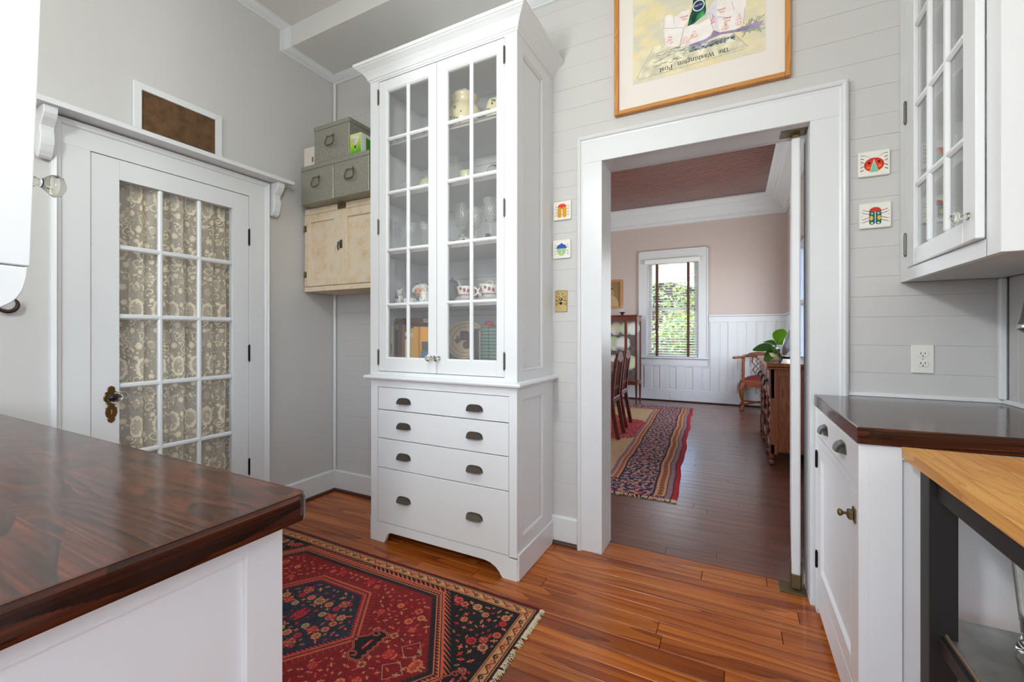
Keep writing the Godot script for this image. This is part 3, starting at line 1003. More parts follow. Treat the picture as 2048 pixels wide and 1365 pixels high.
func glass_knob(parent: Node, at: Vector3, basis: Basis, s := 1.0) -> void:   # built along +y, turned by basis
	if not shared.has("knob"):
		var b := MB.new()
		b.lathe([Vector2(0.0, 0.003), Vector2(0.010, 0.003), Vector2(0.0065, 0.009), Vector2(0.0065, 0.014), Vector2(0.0155, 0.023), Vector2(0.0175, 0.029), Vector2(0.0145, 0.036), Vector2(0.007, 0.040), Vector2(0.0, 0.041)], 12)
		shared.knob = b.mesh()
		b = MB.new()
		b.lathe([Vector2(0, 0), Vector2(0.012, 0.0), Vector2(0.011, 0.003), Vector2(0.0, 0.0035)], 14)
		shared.knob_base = b.mesh()
	var o := obj("knob", shared.knob, M.cut_glass, parent)
	o.transform = Transform3D(basis.scaled(Vector3(s, s, s)), at)
	o.set_meta("label", "clear glass knob")
	var p := obj("knob_base", shared.knob_base, M.chrome, o)
	p.position = Vector3.ZERO


# ---------- the white hutch ----------
const SH := [1.035, 1.345, 1.655, 1.98, 2.285]

func make_hutch() -> void:
	var t := thing("china_hutch", "tall white built-in hutch with two glass doors above four drawers", "hutch")
	var m: Material = M.white_paint
	# base carcase with a cut-out apron and panelled ends
	var b := MB.new()
	b.bx(0.838, 0.888, 0.105, 0.915, 0.437, 0.457); b.bx(1.7355, 1.778, 0.105, 0.915, 0.437, 0.457); b.bx(0.888, 1.7355, 0.880, 0.915, 0.437, 0.457)
	b.bx(0.845, 1.771, 0.105, 0.12, 0.01, 0.437); b.bx(0.845, 1.771, 0.105, 0.915, 0.005, 0.02)
	var ap := PackedVector2Array([Vector2(0.838, 0.111), Vector2(0.838, 0), Vector2(0.938, 0), Vector2(0.945, 0.012), Vector2(0.952, 0.03), Vector2(0.962, 0.05), Vector2(0.975, 0.060), Vector2(0.99, 0.064), Vector2(1.595, 0.064), Vector2(1.63, 0.058), Vector2(1.66, 0.044), Vector2(1.68, 0.026), Vector2(1.692, 0.008), Vector2(1.70, 0), Vector2(1.778, 0), Vector2(1.778, 0.111)])
	b.prism(ap, 0.437, 0.457)
	obj("base_case", b, m, t)
	for s in 2:   # panelled ends, base and upper
		for u in 2:
			var xo := 1.778 if s == 1 else 0.838
			if u == 1: xo = 1.775 if s == 1 else 0.826
			var dir := 1.0 if s == 1 else -1.0
			var xi := xo - dir * 0.02
			var y0 := 0.0 if u == 0 else 0.945
			var y1 := 0.915 if u == 0 else 2.69
			var pz := [0.138, 0.398] if u == 0 else [0.138, 0.388]
			var py := [0.188, 0.862] if u == 0 else [0.995, 2.558]
			var zf := 0.437 if u == 0 else 0.43
			b = MB.new()
			b.bx(xi, xo, y0, y1, 0.0, pz[0]); b.bx(xi, xo, y0, y1, pz[1], zf); b.bx(xi, xo, y0, py[0], pz[0], pz[1]); b.bx(xi, xo, py[1], y1, pz[0], pz[1])
			b.bx(xo - dir * 0.02, xo - dir * 0.012, py[0], py[1], pz[0], pz[1])
			# small moulding round the panel
			var pr := PackedVector2Array([Vector2(0, 0), Vector2(0, 0.009), Vector2(0.004, 0.011), Vector2(0.010, 0.008), Vector2(0.014, 0.0)])
			var pa := PackedVector3Array([Vector3(xo - dir * 0.011, py[0], pz[0]), Vector3(xo - dir * 0.011, py[0], pz[1]), Vector3(xo - dir * 0.011, py[1], pz[1]), Vector3(xo - dir * 0.011, py[1], pz[0])])
			if dir < 0: pa.reverse()
			b.sweep(pr, pa, Vector3(dir, 0, 0), true)
			obj("end_panel", b, m, t)
		b = MB.new()
		var xs := 1.778 if s == 1 else 0.838
		var d2 := 1.0 if s == 1 else -1.0
		b.bx(xs, xs + d2 * 0.009, 0.0, 0.128, 0.005, 0.455, 0.003)
		obj("skirt", b, m, t)
	# drawers
	var dy := [[0.752, 0.8765], [0.590, 0.7475], [0.4235, 0.5855], [0.1145, 0.419]]
	var cy := [0.808, 0.671, 0.503, 0.266]
	for i in 4:
		b = MB.new()
		b.bx(0.891, 1.7325, dy[i][0], dy[i][1], 0.436, 0.456 if i != 0 else 0.453, 0.0015)
		b.bx(0.905, 1.72, dy[i][0] + 0.01, dy[i][1] - 0.01, 0.06, 0.436)
		var d := obj("drawer", b, m, t)
		d.set_meta("label", ["top drawer, shallow", "second drawer from the top", "third drawer from the top", "deep bottom drawer"][i])
		for x in [1.081, 1.539]: cup_pull(d, Vector3(x, cy[i] - 0.002, 0.4565))
	# waist moulding
	b = MB.new()
	var wp := PackedVector2Array([Vector2(-0.45, 0.912), Vector2(0.006, 0.912), Vector2(0.008, 0.918), Vector2(0.018, 0.924), Vector2(0.028, 0.927), Vector2(0.031, 0.935), Vector2(0.028, 0.943), Vector2(0.0, 0.948), Vector2(-0.45, 0.948)])
	for i in wp.size(): if wp[i].x < -0.1: wp[i].x = -0.03
	b.sweep(wp, PackedVector3Array([Vector3(0.838, 0, 0.0), Vector3(0.838, 0, 0.457), Vector3(1.778, 0, 0.457), Vector3(1.778, 0, 0.0)]), Vector3.UP)
	b.bx(0.85, 1.765, 0.916, 0.944, 0.003, 0.44)
	obj("waist_moulding", b, m, t)
	# upper case: face frame, bottom, boarded back
	b = MB.new()
	b.bx(0.826, 0.8885, 0.945, 2.69, 0.43, 0.45); b.bx(1.7065, 1.775, 0.945, 2.69, 0.43, 0.45); b.bx(0.8885, 1.7065, 2.6185, 2.69, 0.43, 0.45); b.bx(0.8885, 1.7065, 0.945, 0.966, 0.43, 0.45)
	b.bx(0.845, 1.756, 2.63, 2.65, 0.02, 0.43); b.bx(0.8885, 0.90, 0.966, 2.6185, 0.405, 0.43); b.bx(1.695, 1.7065, 0.966, 2.6185, 0.405, 0.43)
	obj("face_frame", b, m, t)
	var y := 0.95
	while y < 2.6:
		b = MB.new()
		b.bx(0.846, 1.755, y + 0.0007, minf(y + 0.1143, 2.63), 0.010, 0.0245, 0.002)
		obj("back_board", b, M.hutch_inside, t)
		y += 0.115
	b = MB.new()
	b.bx(1.02, 1.023, 0.95, 2.63, 0.0245, 0.0255)
	obj("back_seam", b, M.dark_gap, t)
	for k in 5:
		b = MB.new()
		b.bx(0.847, 1.754, SH[k] - 0.02, SH[k], 0.026, 0.404 if k > 0 else 0.428, 0.002)
		obj("shelf", b, M.hutch_inside, t)
	# crown
	b = MB.new()
	var cp := PackedVector2Array([Vector2(-0.02, 2.628), Vector2(0.004, 2.628), Vector2(0.006, 2.636), Vector2(0.012, 2.640), Vector2(0.013, 2.648), Vector2(0.020, 2.660), Vector2(0.034, 2.676), Vector2(0.050, 2.688), Vector2(0.060, 2.694), Vector2(0.062, 2.698), Vector2(0.068, 2.700), Vector2(0.069, 2.716), Vector2(-0.02, 2.716)])
	b.sweep(cp, PackedVector3Array([Vector3(0.826, 0, 0.0), Vector3(0.826, 0, 0.45), Vector3(1.775, 0, 0.45), Vector3(1.775, 0, 0.0)]), Vector3.UP)
	b.bx(0.84, 1.76, 2.70, 2.715, 0.0, 0.44)
	obj("crown", b, m, t)
	# doors with ten panes each
	var rows := [[1.043, 1.334], [1.352, 1.641], [1.660, 1.966], [1.986, 2.271], [2.291, 2.556]]
	for s in 2:
		var x0 := 0.8905 if s == 0 else 1.3005
		var x1 := 1.2975 if s == 0 else 1.7045
		var g0 := 0.947 if s == 0 else 1.360
		var g1 := 1.243 if s == 0 else 1.662
		var c0 := 1.089 if s == 0 else 1.5015
		var c1 := 1.110 if s == 0 else 1.5225
		b = MB.new()
		b.bx(x0, g0, 0.9685, 2.6155, 0.428, 0.4495, 0.002); b.bx(g1, x1, 0.9685, 2.6155, 0.428, 0.4495, 0.002)
		b.bx(g0, g1, 0.9685, 1.043, 0.428, 0.4495, 0.002); b.bx(g0, g1, 2.556, 2.6155, 0.428, 0.4495, 0.002)
		var d := obj("door", b, m, t)
		d.set_meta("label", "left glazed door" if s == 0 else "right glazed door")
		b = MB.new()
		b.bx(c0, c1, 1.04, 2.558, 0.430, 0.4495, 0.006)
		for k in 4: b.bx(g0 - 0.002, g1 + 0.002, rows[k][1], rows[k + 1][0], 0.4305, 0.449, 0.006)
		var inner := PackedVector2Array([Vector2(-0.001, 0.430), Vector2(-0.001, 0.4485), Vector2(0.005, 0.442), Vector2(0.006, 0.430)])
		b.sweep(inner, PackedVector3Array([Vector3(g0, 1.043, 0), Vector3(g0, 2.556, 0), Vector3(g1, 2.556, 0), Vector3(g1, 1.043, 0)]), Vector3(0, 0, 1), true)
		obj("muntins", b, m, d)
		for r in rows:
			for c in [[g0, c0], [c1, g1]]:
				b = MB.new()
				b.bx(c[0], c[1], r[0], r[1], 0.434, 0.4365)
				obj("pane", b, M.pane, d)
		for hy in [2.53, 1.79, 1.047]: hinge(d, Vector3(0.8885 if s == 0 else 1.7062, hy, 0.4505), 0.078, M.pewter)
		glass_knob(d, Vector3(1.2625 if s == 0 else 1.3125, 1.052, 0.4495), Basis(Vector3.RIGHT, PI / 2))


# ---------- china, glass and books in the hutch ----------
func glass_item(called: String, label: String, cat: String, at: Vector3, prof: Array, group := "", m: Material = null, seg := 20) -> MeshInstance3D:
	var b := MB.new()
	b.lathe(prof, seg)
	var o := obj(called, b, m if m else M.thin_glass)
	o.position = at
	tag(o, label, cat, group)
	return o


func goblet_profile(h: float, r: float, stem: float, foot: float, flare := 1.0) -> Array:
	var p := [Vector2(0, 0.0), Vector2(foot, 0.0), Vector2(foot, 0.003), Vector2(foot * 0.4, 0.008), Vector2(0.006, 0.018), Vector2(0.005, stem * 0.6), Vector2(0.009, stem * 0.78), Vector2(0.005, stem * 0.92), Vector2(r * 0.45, stem + 0.006), Vector2(r * 0.85, stem + (h - stem) * 0.3), Vector2(r * 1.0, stem + (h - stem) * 0.6), Vector2(r * flare, h), Vector2(r * flare, h), Vector2(r * flare - 0.002, h), Vector2(r - 0.003, stem + (h - stem) * 0.6), Vector2(r * 0.85 - 0.003, stem + (h - stem) * 0.3), Vector2(r * 0.4, stem + 0.012), Vector2(0, stem + 0.010)]
	return p


func book(label: String, x: float, w: float, h: float, d: float, col: Color, band := Color(0, 0, 0, 0), tilt := 0.0) -> Node3D:
	var o := thing("book", label, "book", Vector3(x, SH[0], 0.335), "cookbooks behind the left hutch door")
	o.rotation.z = tilt
	var mc := mat("cover_%d" % used["book"], col, 0.55)
	var b := MB.new()
	b.bx(-w / 2, -w / 2 + 0.0025, 0, h, -d, 0); b.bx(w / 2 - 0.0025, w / 2, 0, h, -d, 0)
	b.bx(-w / 2, w / 2, 0, h, -0.003, 0.0015, 0.0012)
	obj("cover", b, mc, o)
	b = MB.new()
	b.bx(-w / 2 + 0.0025, w / 2 - 0.0025, 0.003, h - 0.003, -d + 0.004, -0.003)
	obj("pages", b, M.paper_mat, o)
	if band.a > 0.0:
		b = MB.new()
		b.bx(-w / 2 + 0.0005, w / 2 - 0.0005, h * 0.72, h * 0.84, 0.0012, 0.002)
		obj("spine_label", b, mat("spine_%d" % used["book"], band, 0.6), o)
	return o


func make_hutch_contents() -> void:
	var b := MB.new()
	# top shelf
	var t := thing("ginger_jar", "large cream pottery jar with green sprigs and fluted sides on the top hutch shelf", "jar", Vector3(1.345, SH[4], 0.25))
	b.lathe([Vector2(0, 0), Vector2(0.062, 0), Vector2(0.07, 0.006), Vector2(0.098, 0.05), Vector2(0.108, 0.09), Vector2(0.102, 0.13), Vector2(0.085, 0.163), Vector2(0.066, 0.178), Vector2(0.062, 0.19), Vector2(0.072, 0.21), Vector2(0.078, 0.222), Vector2(0.074, 0.224), Vector2(0.06, 0.20), Vector2(0, 0.19)], 40)
	for i in b.v.size():   # flutes
		var q := b.v[i]
		if q.y > 0.01 and q.y < 0.17:
			var k := 1.0 + 0.02 * cos(atan2(q.z, q.x) * 20.0)
			b.v[i] = Vector3(q.x * k, q.y, q.z * k)
	obj("body", b, M.cream_glaze, t)
	b = MB.new()
	b.lathe([Vector2(0.078, 0.220), Vector2(0.078, 0.220), Vector2(0.074, 0.234), Vector2(0.04, 0.248), Vector2(0.018, 0.252), Vector2(0.012, 0.262), Vector2(0.016, 0.272), Vector2(0, 0.278)], 28)
	obj("lid", b, M.white_glaze, t)
	b = MB.new()
	for k in 40:
		var a := rng.randf() * TAU
		var yy := rng.randf_range(0.04, 0.13)
		var rr := 0.1085 - absf(yy - 0.09) * 0.12
		b.ball(Vector3(cos(a) * rr, yy, sin(a) * rr), Vector3(0.0055, 0.0045, 0.0055), 6)
	obj("sprigs", b, M.green_print, t)
	t = thing("sprigged_bowl", "small cream bowl with green leaves at the right end of the top shelf", "bowl", Vector3(1.55, SH[4], 0.25))
	b = MB.new()
	b.lathe([Vector2(0, 0), Vector2(0.04, 0), Vector2(0.058, 0.06), Vector2(0.06, 0.10), Vector2(0.052, 0.145), Vector2(0.045, 0.155), Vector2(0.042, 0.153), Vector2(0.05, 0.10), Vector2(0, 0.02)], 24)
	obj("body", b, M.cream_glaze, t)
	b = MB.new()
	for k in 26:
		var a := rng.randf() * TAU
		var yy := rng.randf_range(0.08, 0.14)
		var rr := 0.0605 - maxf(0.0, yy - 0.10) * 0.2
		b.ball(Vector3(cos(a) * rr, yy, sin(a) * rr), Vector3(0.007, 0.007, 0.007), 6)
	obj("leaves", b, M.green_print, t)
	for i in 2:
		b = MB.new()
		b.ball(Vector3(0, 0.07, 0), Vector3(0.035, 0.03, 0.024), 12); b.ball(Vector3(0.03, 0.105, 0), Vector3(0.018, 0.02, 0.016), 10)
		b.tube(PackedVector3Array([Vector3(-0.03, 0.07, 0), Vector3(-0.05, 0.095, 0), Vector3(-0.055, 0.12, 0)]), 0.004, 6)
		b.lathe([Vector2(0, 0), Vector2(0.03, 0), Vector2(0.03, 0.008), Vector2(0.012, 0.02), Vector2(0.012, 0.05)], 14)
		var o := obj("glass_figurine", b, M.cut_glass)
		o.position = Vector3(0.90 + 0.085 * i, SH[4], 0.27 - 0.05 * i)
		tag(o, ["clear glass bird figurine on the top shelf, the one nearer the hinge", "clear glass bird figurine on the top shelf, beside the door muntin"][i], "figurine")
	# fourth level
	glass_item("cake_dome", "clear glass dome dish at the left end of the shelf below the figurines", "dish", Vector3(0.895, SH[3], 0.22), [Vector2(0, 0.0), Vector2(0.05, 0), Vector2(0.05, 0.01), Vector2(0.012, 0.02), Vector2(0.012, 0.05), Vector2(0.05, 0.06), Vector2(0.052, 0.075), Vector2(0.045, 0.10), Vector2(0.02, 0.115), Vector2(0, 0.118)])
	glass_item("candy_dish", "clear lidded glass dish left of the pale green sugar bowl", "dish", Vector3(0.965, SH[3], 0.30), [Vector2(0, 0.0), Vector2(0.03, 0), Vector2(0.03, 0.005), Vector2(0.01, 0.02), Vector2(0.04, 0.05), Vector2(0.045, 0.08), Vector2(0.025, 0.10), Vector2(0.008, 0.106), Vector2(0.009, 0.115), Vector2(0, 0.118)])
	t = thing("sugar_bowl", "pale green lidded sugar bowl behind the left hutch door", "bowl", Vector3(1.075, SH[3], 0.25))
	b = MB.new()
	b.lathe([Vector2(0, 0), Vector2(0.03, 0), Vector2(0.046, 0.03), Vector2(0.05, 0.07), Vector2(0.044, 0.095)], 22)
	obj("body", b, M.pale_green_glaze, t)
	b = MB.new()
	b.lathe([Vector2(0.047, 0.093), Vector2(0.047, 0.098), Vector2(0.03, 0.115), Vector2(0.008, 0.121), Vector2(0.01, 0.13), Vector2(0, 0.134)], 22)
	obj("lid", b, M.pale_green_glaze, t)
	glass_item("glass_pitcher", "tall clear glass pitcher at the left edge of the right door's second row", "pitcher", Vector3(1.235, SH[3], 0.22), [Vector2(0, 0.0), Vector2(0.035, 0), Vector2(0.042, 0.02), Vector2(0.04, 0.12), Vector2(0.032, 0.17), Vector2(0.036, 0.225), Vector2(0.034, 0.225), Vector2(0.03, 0.17), Vector2(0.037, 0.12), Vector2(0.038, 0.02), Vector2(0, 0.01)])
	glass_item("decanter", "clear glass decanter with a ball stopper on the second shelf down", "decanter", Vector3(1.30, SH[3], 0.27), [Vector2(0, 0.0), Vector2(0.036, 0), Vector2(0.04, 0.012), Vector2(0.03, 0.07), Vector2(0.012, 0.13), Vector2(0.011, 0.16), Vector2(0.017, 0.168), Vector2(0.006, 0.172), Vector2(0.016, 0.182), Vector2(0.016, 0.194), Vector2(0, 0.203)])
	b = MB.new()
	b.lathe([Vector2(0, 0), Vector2(0.03, 0), Vector2(0.05, 0.05), Vector2(0.052, 0.1), Vector2(0.047, 0.112), Vector2(0.044, 0.11), Vector2(0.047, 0.05), Vector2(0, 0.02)], 24)
	var o2 := obj("pale_bowl", b, M.pale_green_glaze)
	o2.position = Vector3(1.355, SH[3], 0.24)
	tag(o2, "pale green bowl beside the ball-stoppered decanter", "bowl")
	b = MB.new()
	b.ball(Vector3(0, 0.085, 0), Vector3(0.04, 0.035, 0.03), 14); b.ball(Vector3(0.035, 0.06, 0.01), Vector3(0.025, 0.03, 0.02), 12)
	b.lathe([Vector2(0, 0), Vector2(0.03, 0), Vector2(0.02, 0.03), Vector2(0.03, 0.06)], 14)
	o2 = obj("glass_rabbit", b, M.cut_glass)
	o2.position = Vector3(1.53, SH[3], 0.25)
	tag(o2, "clear glass ornament at the right end of the second shelf down", "figurine")
	# third level: goblets
	var gw := ["cut glass goblet at left of the three in the right door, tallest stem", "small cut glass goblet between the two tall goblets", "cut glass goblet at the right end, widest bowl of the three"]
	var gs := [[1.343, 0.27, 0.245, 0.048, 0.105, 0.036], [1.455, 0.31, 0.205, 0.033, 0.085, 0.032], [1.53, 0.28, 0.248, 0.045, 0.112, 0.036]]
	for i in 3:
		var q: Array = gs[i]
		t = thing("goblet", gw[i], "goblet", Vector3(q[0], SH[2], q[1]), "goblets in the hutch")
		b = MB.new()
		b.lathe(goblet_profile(q[2], q[3], q[4], q[5], 1.02), 24)
		obj("bowl_and_stem", b, M.thin_glass, t)
		b = MB.new()   # cut facets
		for k in 14:
			for l in 5:
				var a := TAU * (k + 0.5 * (l % 2)) / 14
				var yy: float = q[4] + (q[2] - q[4]) * (0.18 + 0.13 * l)
				var rr: float = q[3] * (0.62 + 0.1 * l if l < 3 else 0.9 + 0.03 * l)
				b.ball(Vector3(cos(a) * rr, yy, sin(a) * rr), Vector3(0.004, 0.006, 0.004), 4)
		obj("cut_pattern", b, M.cut_glass, t)
	var ww := ["clear wine glass nearest the left hinge of the hutch", "clear wine glass second from the hutch's left hinge", "clear wine glass just right of the left door's muntin", "clear wine glass by the meeting stile of the left door"]
	for i in 4:
		var q: Array = [[0.86, 0.30, 0.20, 0.036, 0.115, 0.032], [0.935, 0.26, 0.165, 0.032, 0.085, 0.03], [1.01, 0.31, 0.175, 0.03, 0.095, 0.03], [1.085, 0.28, 0.175, 0.034, 0.09, 0.03]][i]
		glass_item("wine_glass", ww[i], "wine glass", Vector3(q[0], SH[2], q[1]), goblet_profile(q[2], q[3], q[4], q[5], 0.92), "stemware behind the left door")
	t = thing("painted_teapot", "small flower-painted teapot behind the tall goblet", "teapot", Vector3(1.30, SH[2], 0.20))
	b = MB.new()
	b.ball(Vector3(0, 0.045, 0), Vector3(0.058, 0.045, 0.05), 18)
	b.tube(PackedVector3Array([Vector3(-0.05, 0.04, 0), Vector3(-0.08, 0.06, 0), Vector3(-0.095, 0.085, 0)]), [0.013, 0.009, 0.007], 8)
	obj("body", b, M.white_glaze, t)
	b = MB.new()
	b.lathe([Vector2(0.03, 0.084), Vector2(0.026, 0.094), Vector2(0.006, 0.10), Vector2(0.009, 0.108), Vector2(0, 0.112)], 14)
	obj("lid", b, M.pale_green_glaze, t)
	b = MB.new()
	b.tube(arc_path(Vector3(0.052, 0.05, 0), 0.036, -1.3, 1.5), 0.005, 8)
	obj("handle", b, M.pale_green_glaze, t)
	b = MB.new()
	for k in 12: b.ball(Vector3(cos(k * 0.5) * 0.053, 0.035 + 0.012 * (k % 3), sin(k * 0.5) * 0.046), Vector3(0.009, 0.008, 0.009), 6)
	obj("flowers", b, M.red_print, t)
	b = MB.new()
	b.lathe([Vector2(0, 0), Vector2(0.03, 0), Vector2(0.036, 0.025), Vector2(0.03, 0.05), Vector2(0.016, 0.07), Vector2(0.018, 0.082), Vector2(0, 0.083)], 18)
	o2 = obj("bud_vase", b, mat("olive_glaze", Color(0.35, 0.36, 0.22), 0.3))
	o2.position = Vector3(1.475, SH[2], 0.21)
	tag(o2, "squat olive green vase between the goblet stems", "vase")
	# second level
	t = thing("bear_shaker", "small white ceramic bear shaker with a blue bow behind the left door", "figurine", Vector3(0.907, SH[1], 0.30))
	b = MB.new()
	b.ball(Vector3(0, 0.035, 0), Vector3(0.028, 0.036, 0.024), 14); b.ball(Vector3(0, 0.08, 0.003), Vector3(0.023, 0.022, 0.02), 14)
	for s in [-1.0, 1.0]:
		b.ball(Vector3(s * 0.018, 0.099, 0), Vector3(0.008, 0.009, 0.006), 8); b.ball(Vector3(s * 0.018, 0.008, 0.014), Vector3(0.013, 0.009, 0.015), 8); b.ball(Vector3(s * 0.026, 0.045, 0.008), Vector3(0.009, 0.018, 0.009), 8)
	obj("body", b, M.white_glaze, t)
	b = MB.new()
	for s in [-1.0, 1.0]: b.ball(Vector3(s * 0.008, 0.085, 0.021), Vector3(0.0028, 0.0028, 0.002), 6)
	b.ball(Vector3(0, 0.077, 0.023), Vector3(0.004, 0.003, 0.003), 6)
	obj("face", b, M.dark_print, t)
	b = MB.new()
	for s in [-1.0, 1.0]: b.ball(Vector3(s * 0.007, 0.052, 0.024), Vector3(0.007, 0.009, 0.003), 6)
	obj("bow", b, M.blue_print, t)
	t = thing("head_jar", "ceramic child's-head jar with white hair, pink cheeks and blue collar", "jar", Vector3(1.065, SH[1], 0.28))
	b = MB.new()
	b.ball(Vector3(0, 0.078, 0), Vector3(0.048, 0.042, 0.04), 20)
	obj("face", b, M.pink_skin, t)
	b = MB.new()
	b.ball(Vector3(0, 0.092, -0.008), Vector3(0.052, 0.04, 0.042), 20)
	for k in 9:
		var a := PI * k / 8
		b.ball(Vector3(cos(a) * 0.046, 0.085 + sin(a) * 0.03, 0.022), Vector3(0.012, 0.011, 0.012), 8)
	obj("hair", b, M.white_glaze, t)
	b = MB.new()
	for s in [-1.0, 1.0]: b.ball(Vector3(s * 0.043, 0.122, -0.01), Vector3(0.014, 0.014, 0.008), 10)
	obj("ears", b, mat("brown_glaze", Color(0.35, 0.25, 0.18), 0.3), t)
	b = MB.new()
	for s in [-1.0, 1.0]: b.ball(Vector3(s * 0.017, 0.082, 0.036), Vector3(0.004, 0.006, 0.004), 8)
	b.ball(Vector3(0, 0.066, 0.038), Vector3(0.006, 0.002, 0.003), 8)
	obj("features", b, M.dark_print, t)
	b = MB.new()
	for s in [-1.0, 1.0]: b.ball(Vector3(s * 0.03, 0.068, 0.028), Vector3(0.009, 0.008, 0.006), 8)
	obj("cheeks", b, M.red_print, t)
	b = MB.new()
	b.lathe([Vector2(0.02, 0.025), Vector2(0.05, 0.028), Vector2(0.056, 0.036), Vector2(0.044, 0.048), Vector2(0.03, 0.05)], 18)
	obj("collar", b, M.blue_print, t)
	b = MB.new()
	b.lathe([Vector2(0, 0), Vector2(0.05, 0), Vector2(0.052, 0.02), Vector2(0.04, 0.032)], 18)
	obj("body", b, M.white_glaze, t)
	t = thing("trinket_box", "small cream box with a red flower in front of the head-shaped jar", "box", Vector3(1.03, SH[1], 0.345))
	b = MB.new()
	b.bx(-0.035, 0.035, 0, 0.04, -0.02, 0.02, 0.004)
	obj("body", b, M.white_glaze, t)
	b = MB.new()
	b.ball(Vector3(0, 0.02, 0.02), Vector3(0.011, 0.007, 0.002), 8)
	obj("flower", b, M.red_print, t)
	t = thing("small_pitcher", "little white pitcher with green scrolls beside the head-shaped jar", "pitcher", Vector3(1.125, SH[1], 0.33))
	b = MB.new()
	b.lathe([Vector2(0, 0), Vector2(0.026, 0), Vector2(0.034, 0.02), Vector2(0.03, 0.045), Vector2(0.022, 0.06), Vector2(0.026, 0.075), Vector2(0.02, 0.07)], 18)
	obj("body", b, M.white_glaze, t)
	b = MB.new()
	b.tube(arc_path(Vector3(-0.014, 0.035, 0.03), 0.014, 0, 4.5), 0.0018, 6); b.tube(arc_path(Vector3(0.012, 0.03, 0.03), 0.01, 2, 6.2), 0.0018, 6)
	obj("scrolls", b, M.green_print, t)
	var cw := ["white cup with red transfer flowers on a saucer, left of the muntin", "white cup with red transfer flowers on a saucer, right of the muntin"]
	for i in 2:
		var cx := [1.385, 1.54][i] as float
		t = thing("teacup", cw[i], "cup", Vector3(cx, SH[1] + 0.022, 0.29), "red transferware cups")
		b = MB.new()
		b.lathe([Vector2(0, 0), Vector2(0.03, 0), Vector2(0.031, 0.006), Vector2(0.046, 0.022), Vector2(0.053, 0.05), Vector2(0.057, 0.072), Vector2(0.055, 0.072), Vector2(0.05, 0.05), Vector2(0.042, 0.024), Vector2(0, 0.012)], 26)
		obj("bowl", b, M.white_glaze, t)
		b = MB.new()
		b.tube(arc_path(Vector3(0.055 if i == 0 else -0.055, 0.042, 0.01), 0.02, -1.7 if i == 0 else 1.4, 1.7 if i == 0 else 4.9), 0.0045, 8)
		obj("handle", b, M.white_glaze, t)
		b = MB.new()
		for k in 24:
			var a := TAU * k / 24
			b.ball(Vector3(cos(a) * 0.0475, 0.024, sin(a) * 0.0475), Vector3(0.005, 0.004, 0.005), 5)
		for k in 16:
			var a := TAU * k / 16 + 0.1
			if k % 4 != 1: b.ball(Vector3(cos(a) * 0.0535, 0.052 + 0.008 * sin(k * 2.0), sin(a) * 0.0535), Vector3(0.009, 0.011, 0.003), 6)
		obj("flowers", b, M.red_print, t)
		var s := thing("saucer", ["saucer under the cup left of the muntin", "saucer under the cup right of the muntin"][i], "saucer", Vector3(cx, SH[1], 0.29), "white saucers")
		b = MB.new()
		b.lathe([Vector2(0, 0.004), Vector2(0.03, 0.003), Vector2(0.036, 0.0), Vector2(0.04, 0.002), Vector2(0.078, 0.024), Vector2(0.078, 0.027), Vector2(0.04, 0.013), Vector2(0.034, 0.020), Vector2(0, 0.020)], 30)
		obj("plate", b, M.white_glaze, s)
	t = thing("transfer_pitcher", "red and green transferware pitcher with a scroll handle behind the cups", "pitcher", Vector3(1.455, SH[1], 0.19))
	b = MB.new()
	b.lathe([Vector2(0, 0), Vector2(0.04, 0), Vector2(0.058, 0.03), Vector2(0.055, 0.07), Vector2(0.042, 0.095), Vector2(0.048, 0.115), Vector2(0.045, 0.113), Vector2(0.036, 0.09)], 22)
	obj("body", b, M.white_glaze, t)
	b = MB.new()
	b.tube(arc_path(Vector3(0.035, 0.105, 0.03), 0.022, -0.5, 5.2), 0.006, 8)
	obj("handle", b, M.cream_glaze, t)
	b = MB.new()
	for k in 18: b.ball(Vector3(cos(k * 0.7) * 0.056, 0.035 + 0.013 * (k % 4), sin(k * 0.7) * 0.056), Vector3(0.012, 0.009, 0.012), 6)
	obj("flowers", b, M.red_print, t)
	t = thing("coffee_pot", "grey patterned coffee pot with a white spout at the left edge of the right door", "pot", Vector3(1.265, SH[1], 0.26))
	b = MB.new()
	b.lathe([Vector2(0, 0), Vector2(0.04, 0), Vector2(0.042, 0.05), Vector2(0.034, 0.12), Vector2(0.036, 0.13), Vector2(0.02, 0.14), Vector2(0.006, 0.145), Vector2(0.009, 0.155), Vector2(0, 0.16)], 20)
	obj("body", b, mat("grey_glaze", Color(0.5, 0.5, 0.52), 0.3), t)
	b = MB.new()
	b.tube(PackedVector3Array([Vector3(0.038, 0.03, 0), Vector3(0.06, 0.07, 0), Vector3(0.05, 0.115, 0), Vector3(0.04, 0.13, 0)]), [0.012, 0.009, 0.006, 0.006], 8)
	obj("spout", b, M.white_glaze, t)
	# bottom level, left door: books
	book("orange-spined cookbook with a dark label, first on the hutch's bottom shelf", 0.848, 0.026, 0.192, 0.15, Color(0.74, 0.50, 0.20), Color(0.2, 0.15, 0.08))
	t = book("white-spined cookbook lettered AROMA beside the orange one", 0.881, 0.026, 0.192, 0.16, Color(0.86, 0.84, 0.76))
	lettering("AROMA", 0.016, M.ink, t, Transform3D(Basis(Vector3(0, 0, 1), -PI / 2), Vector3(0, 0.055, 0.0022)))
	book("thin reddish brown book leaning right of the white-spined cookbook", 0.902, 0.010, 0.222, 0.15, Color(0.45, 0.26, 0.18))
	book("tall dark brown book with a pale title strip", 0.921, 0.022, 0.236, 0.16, Color(0.17, 0.12, 0.10), Color(0.5, 0.45, 0.4))
	book("tall maroon book against the left door's muntin", 0.946, 0.022, 0.226, 0.17, Color(0.33, 0.12, 0.12))
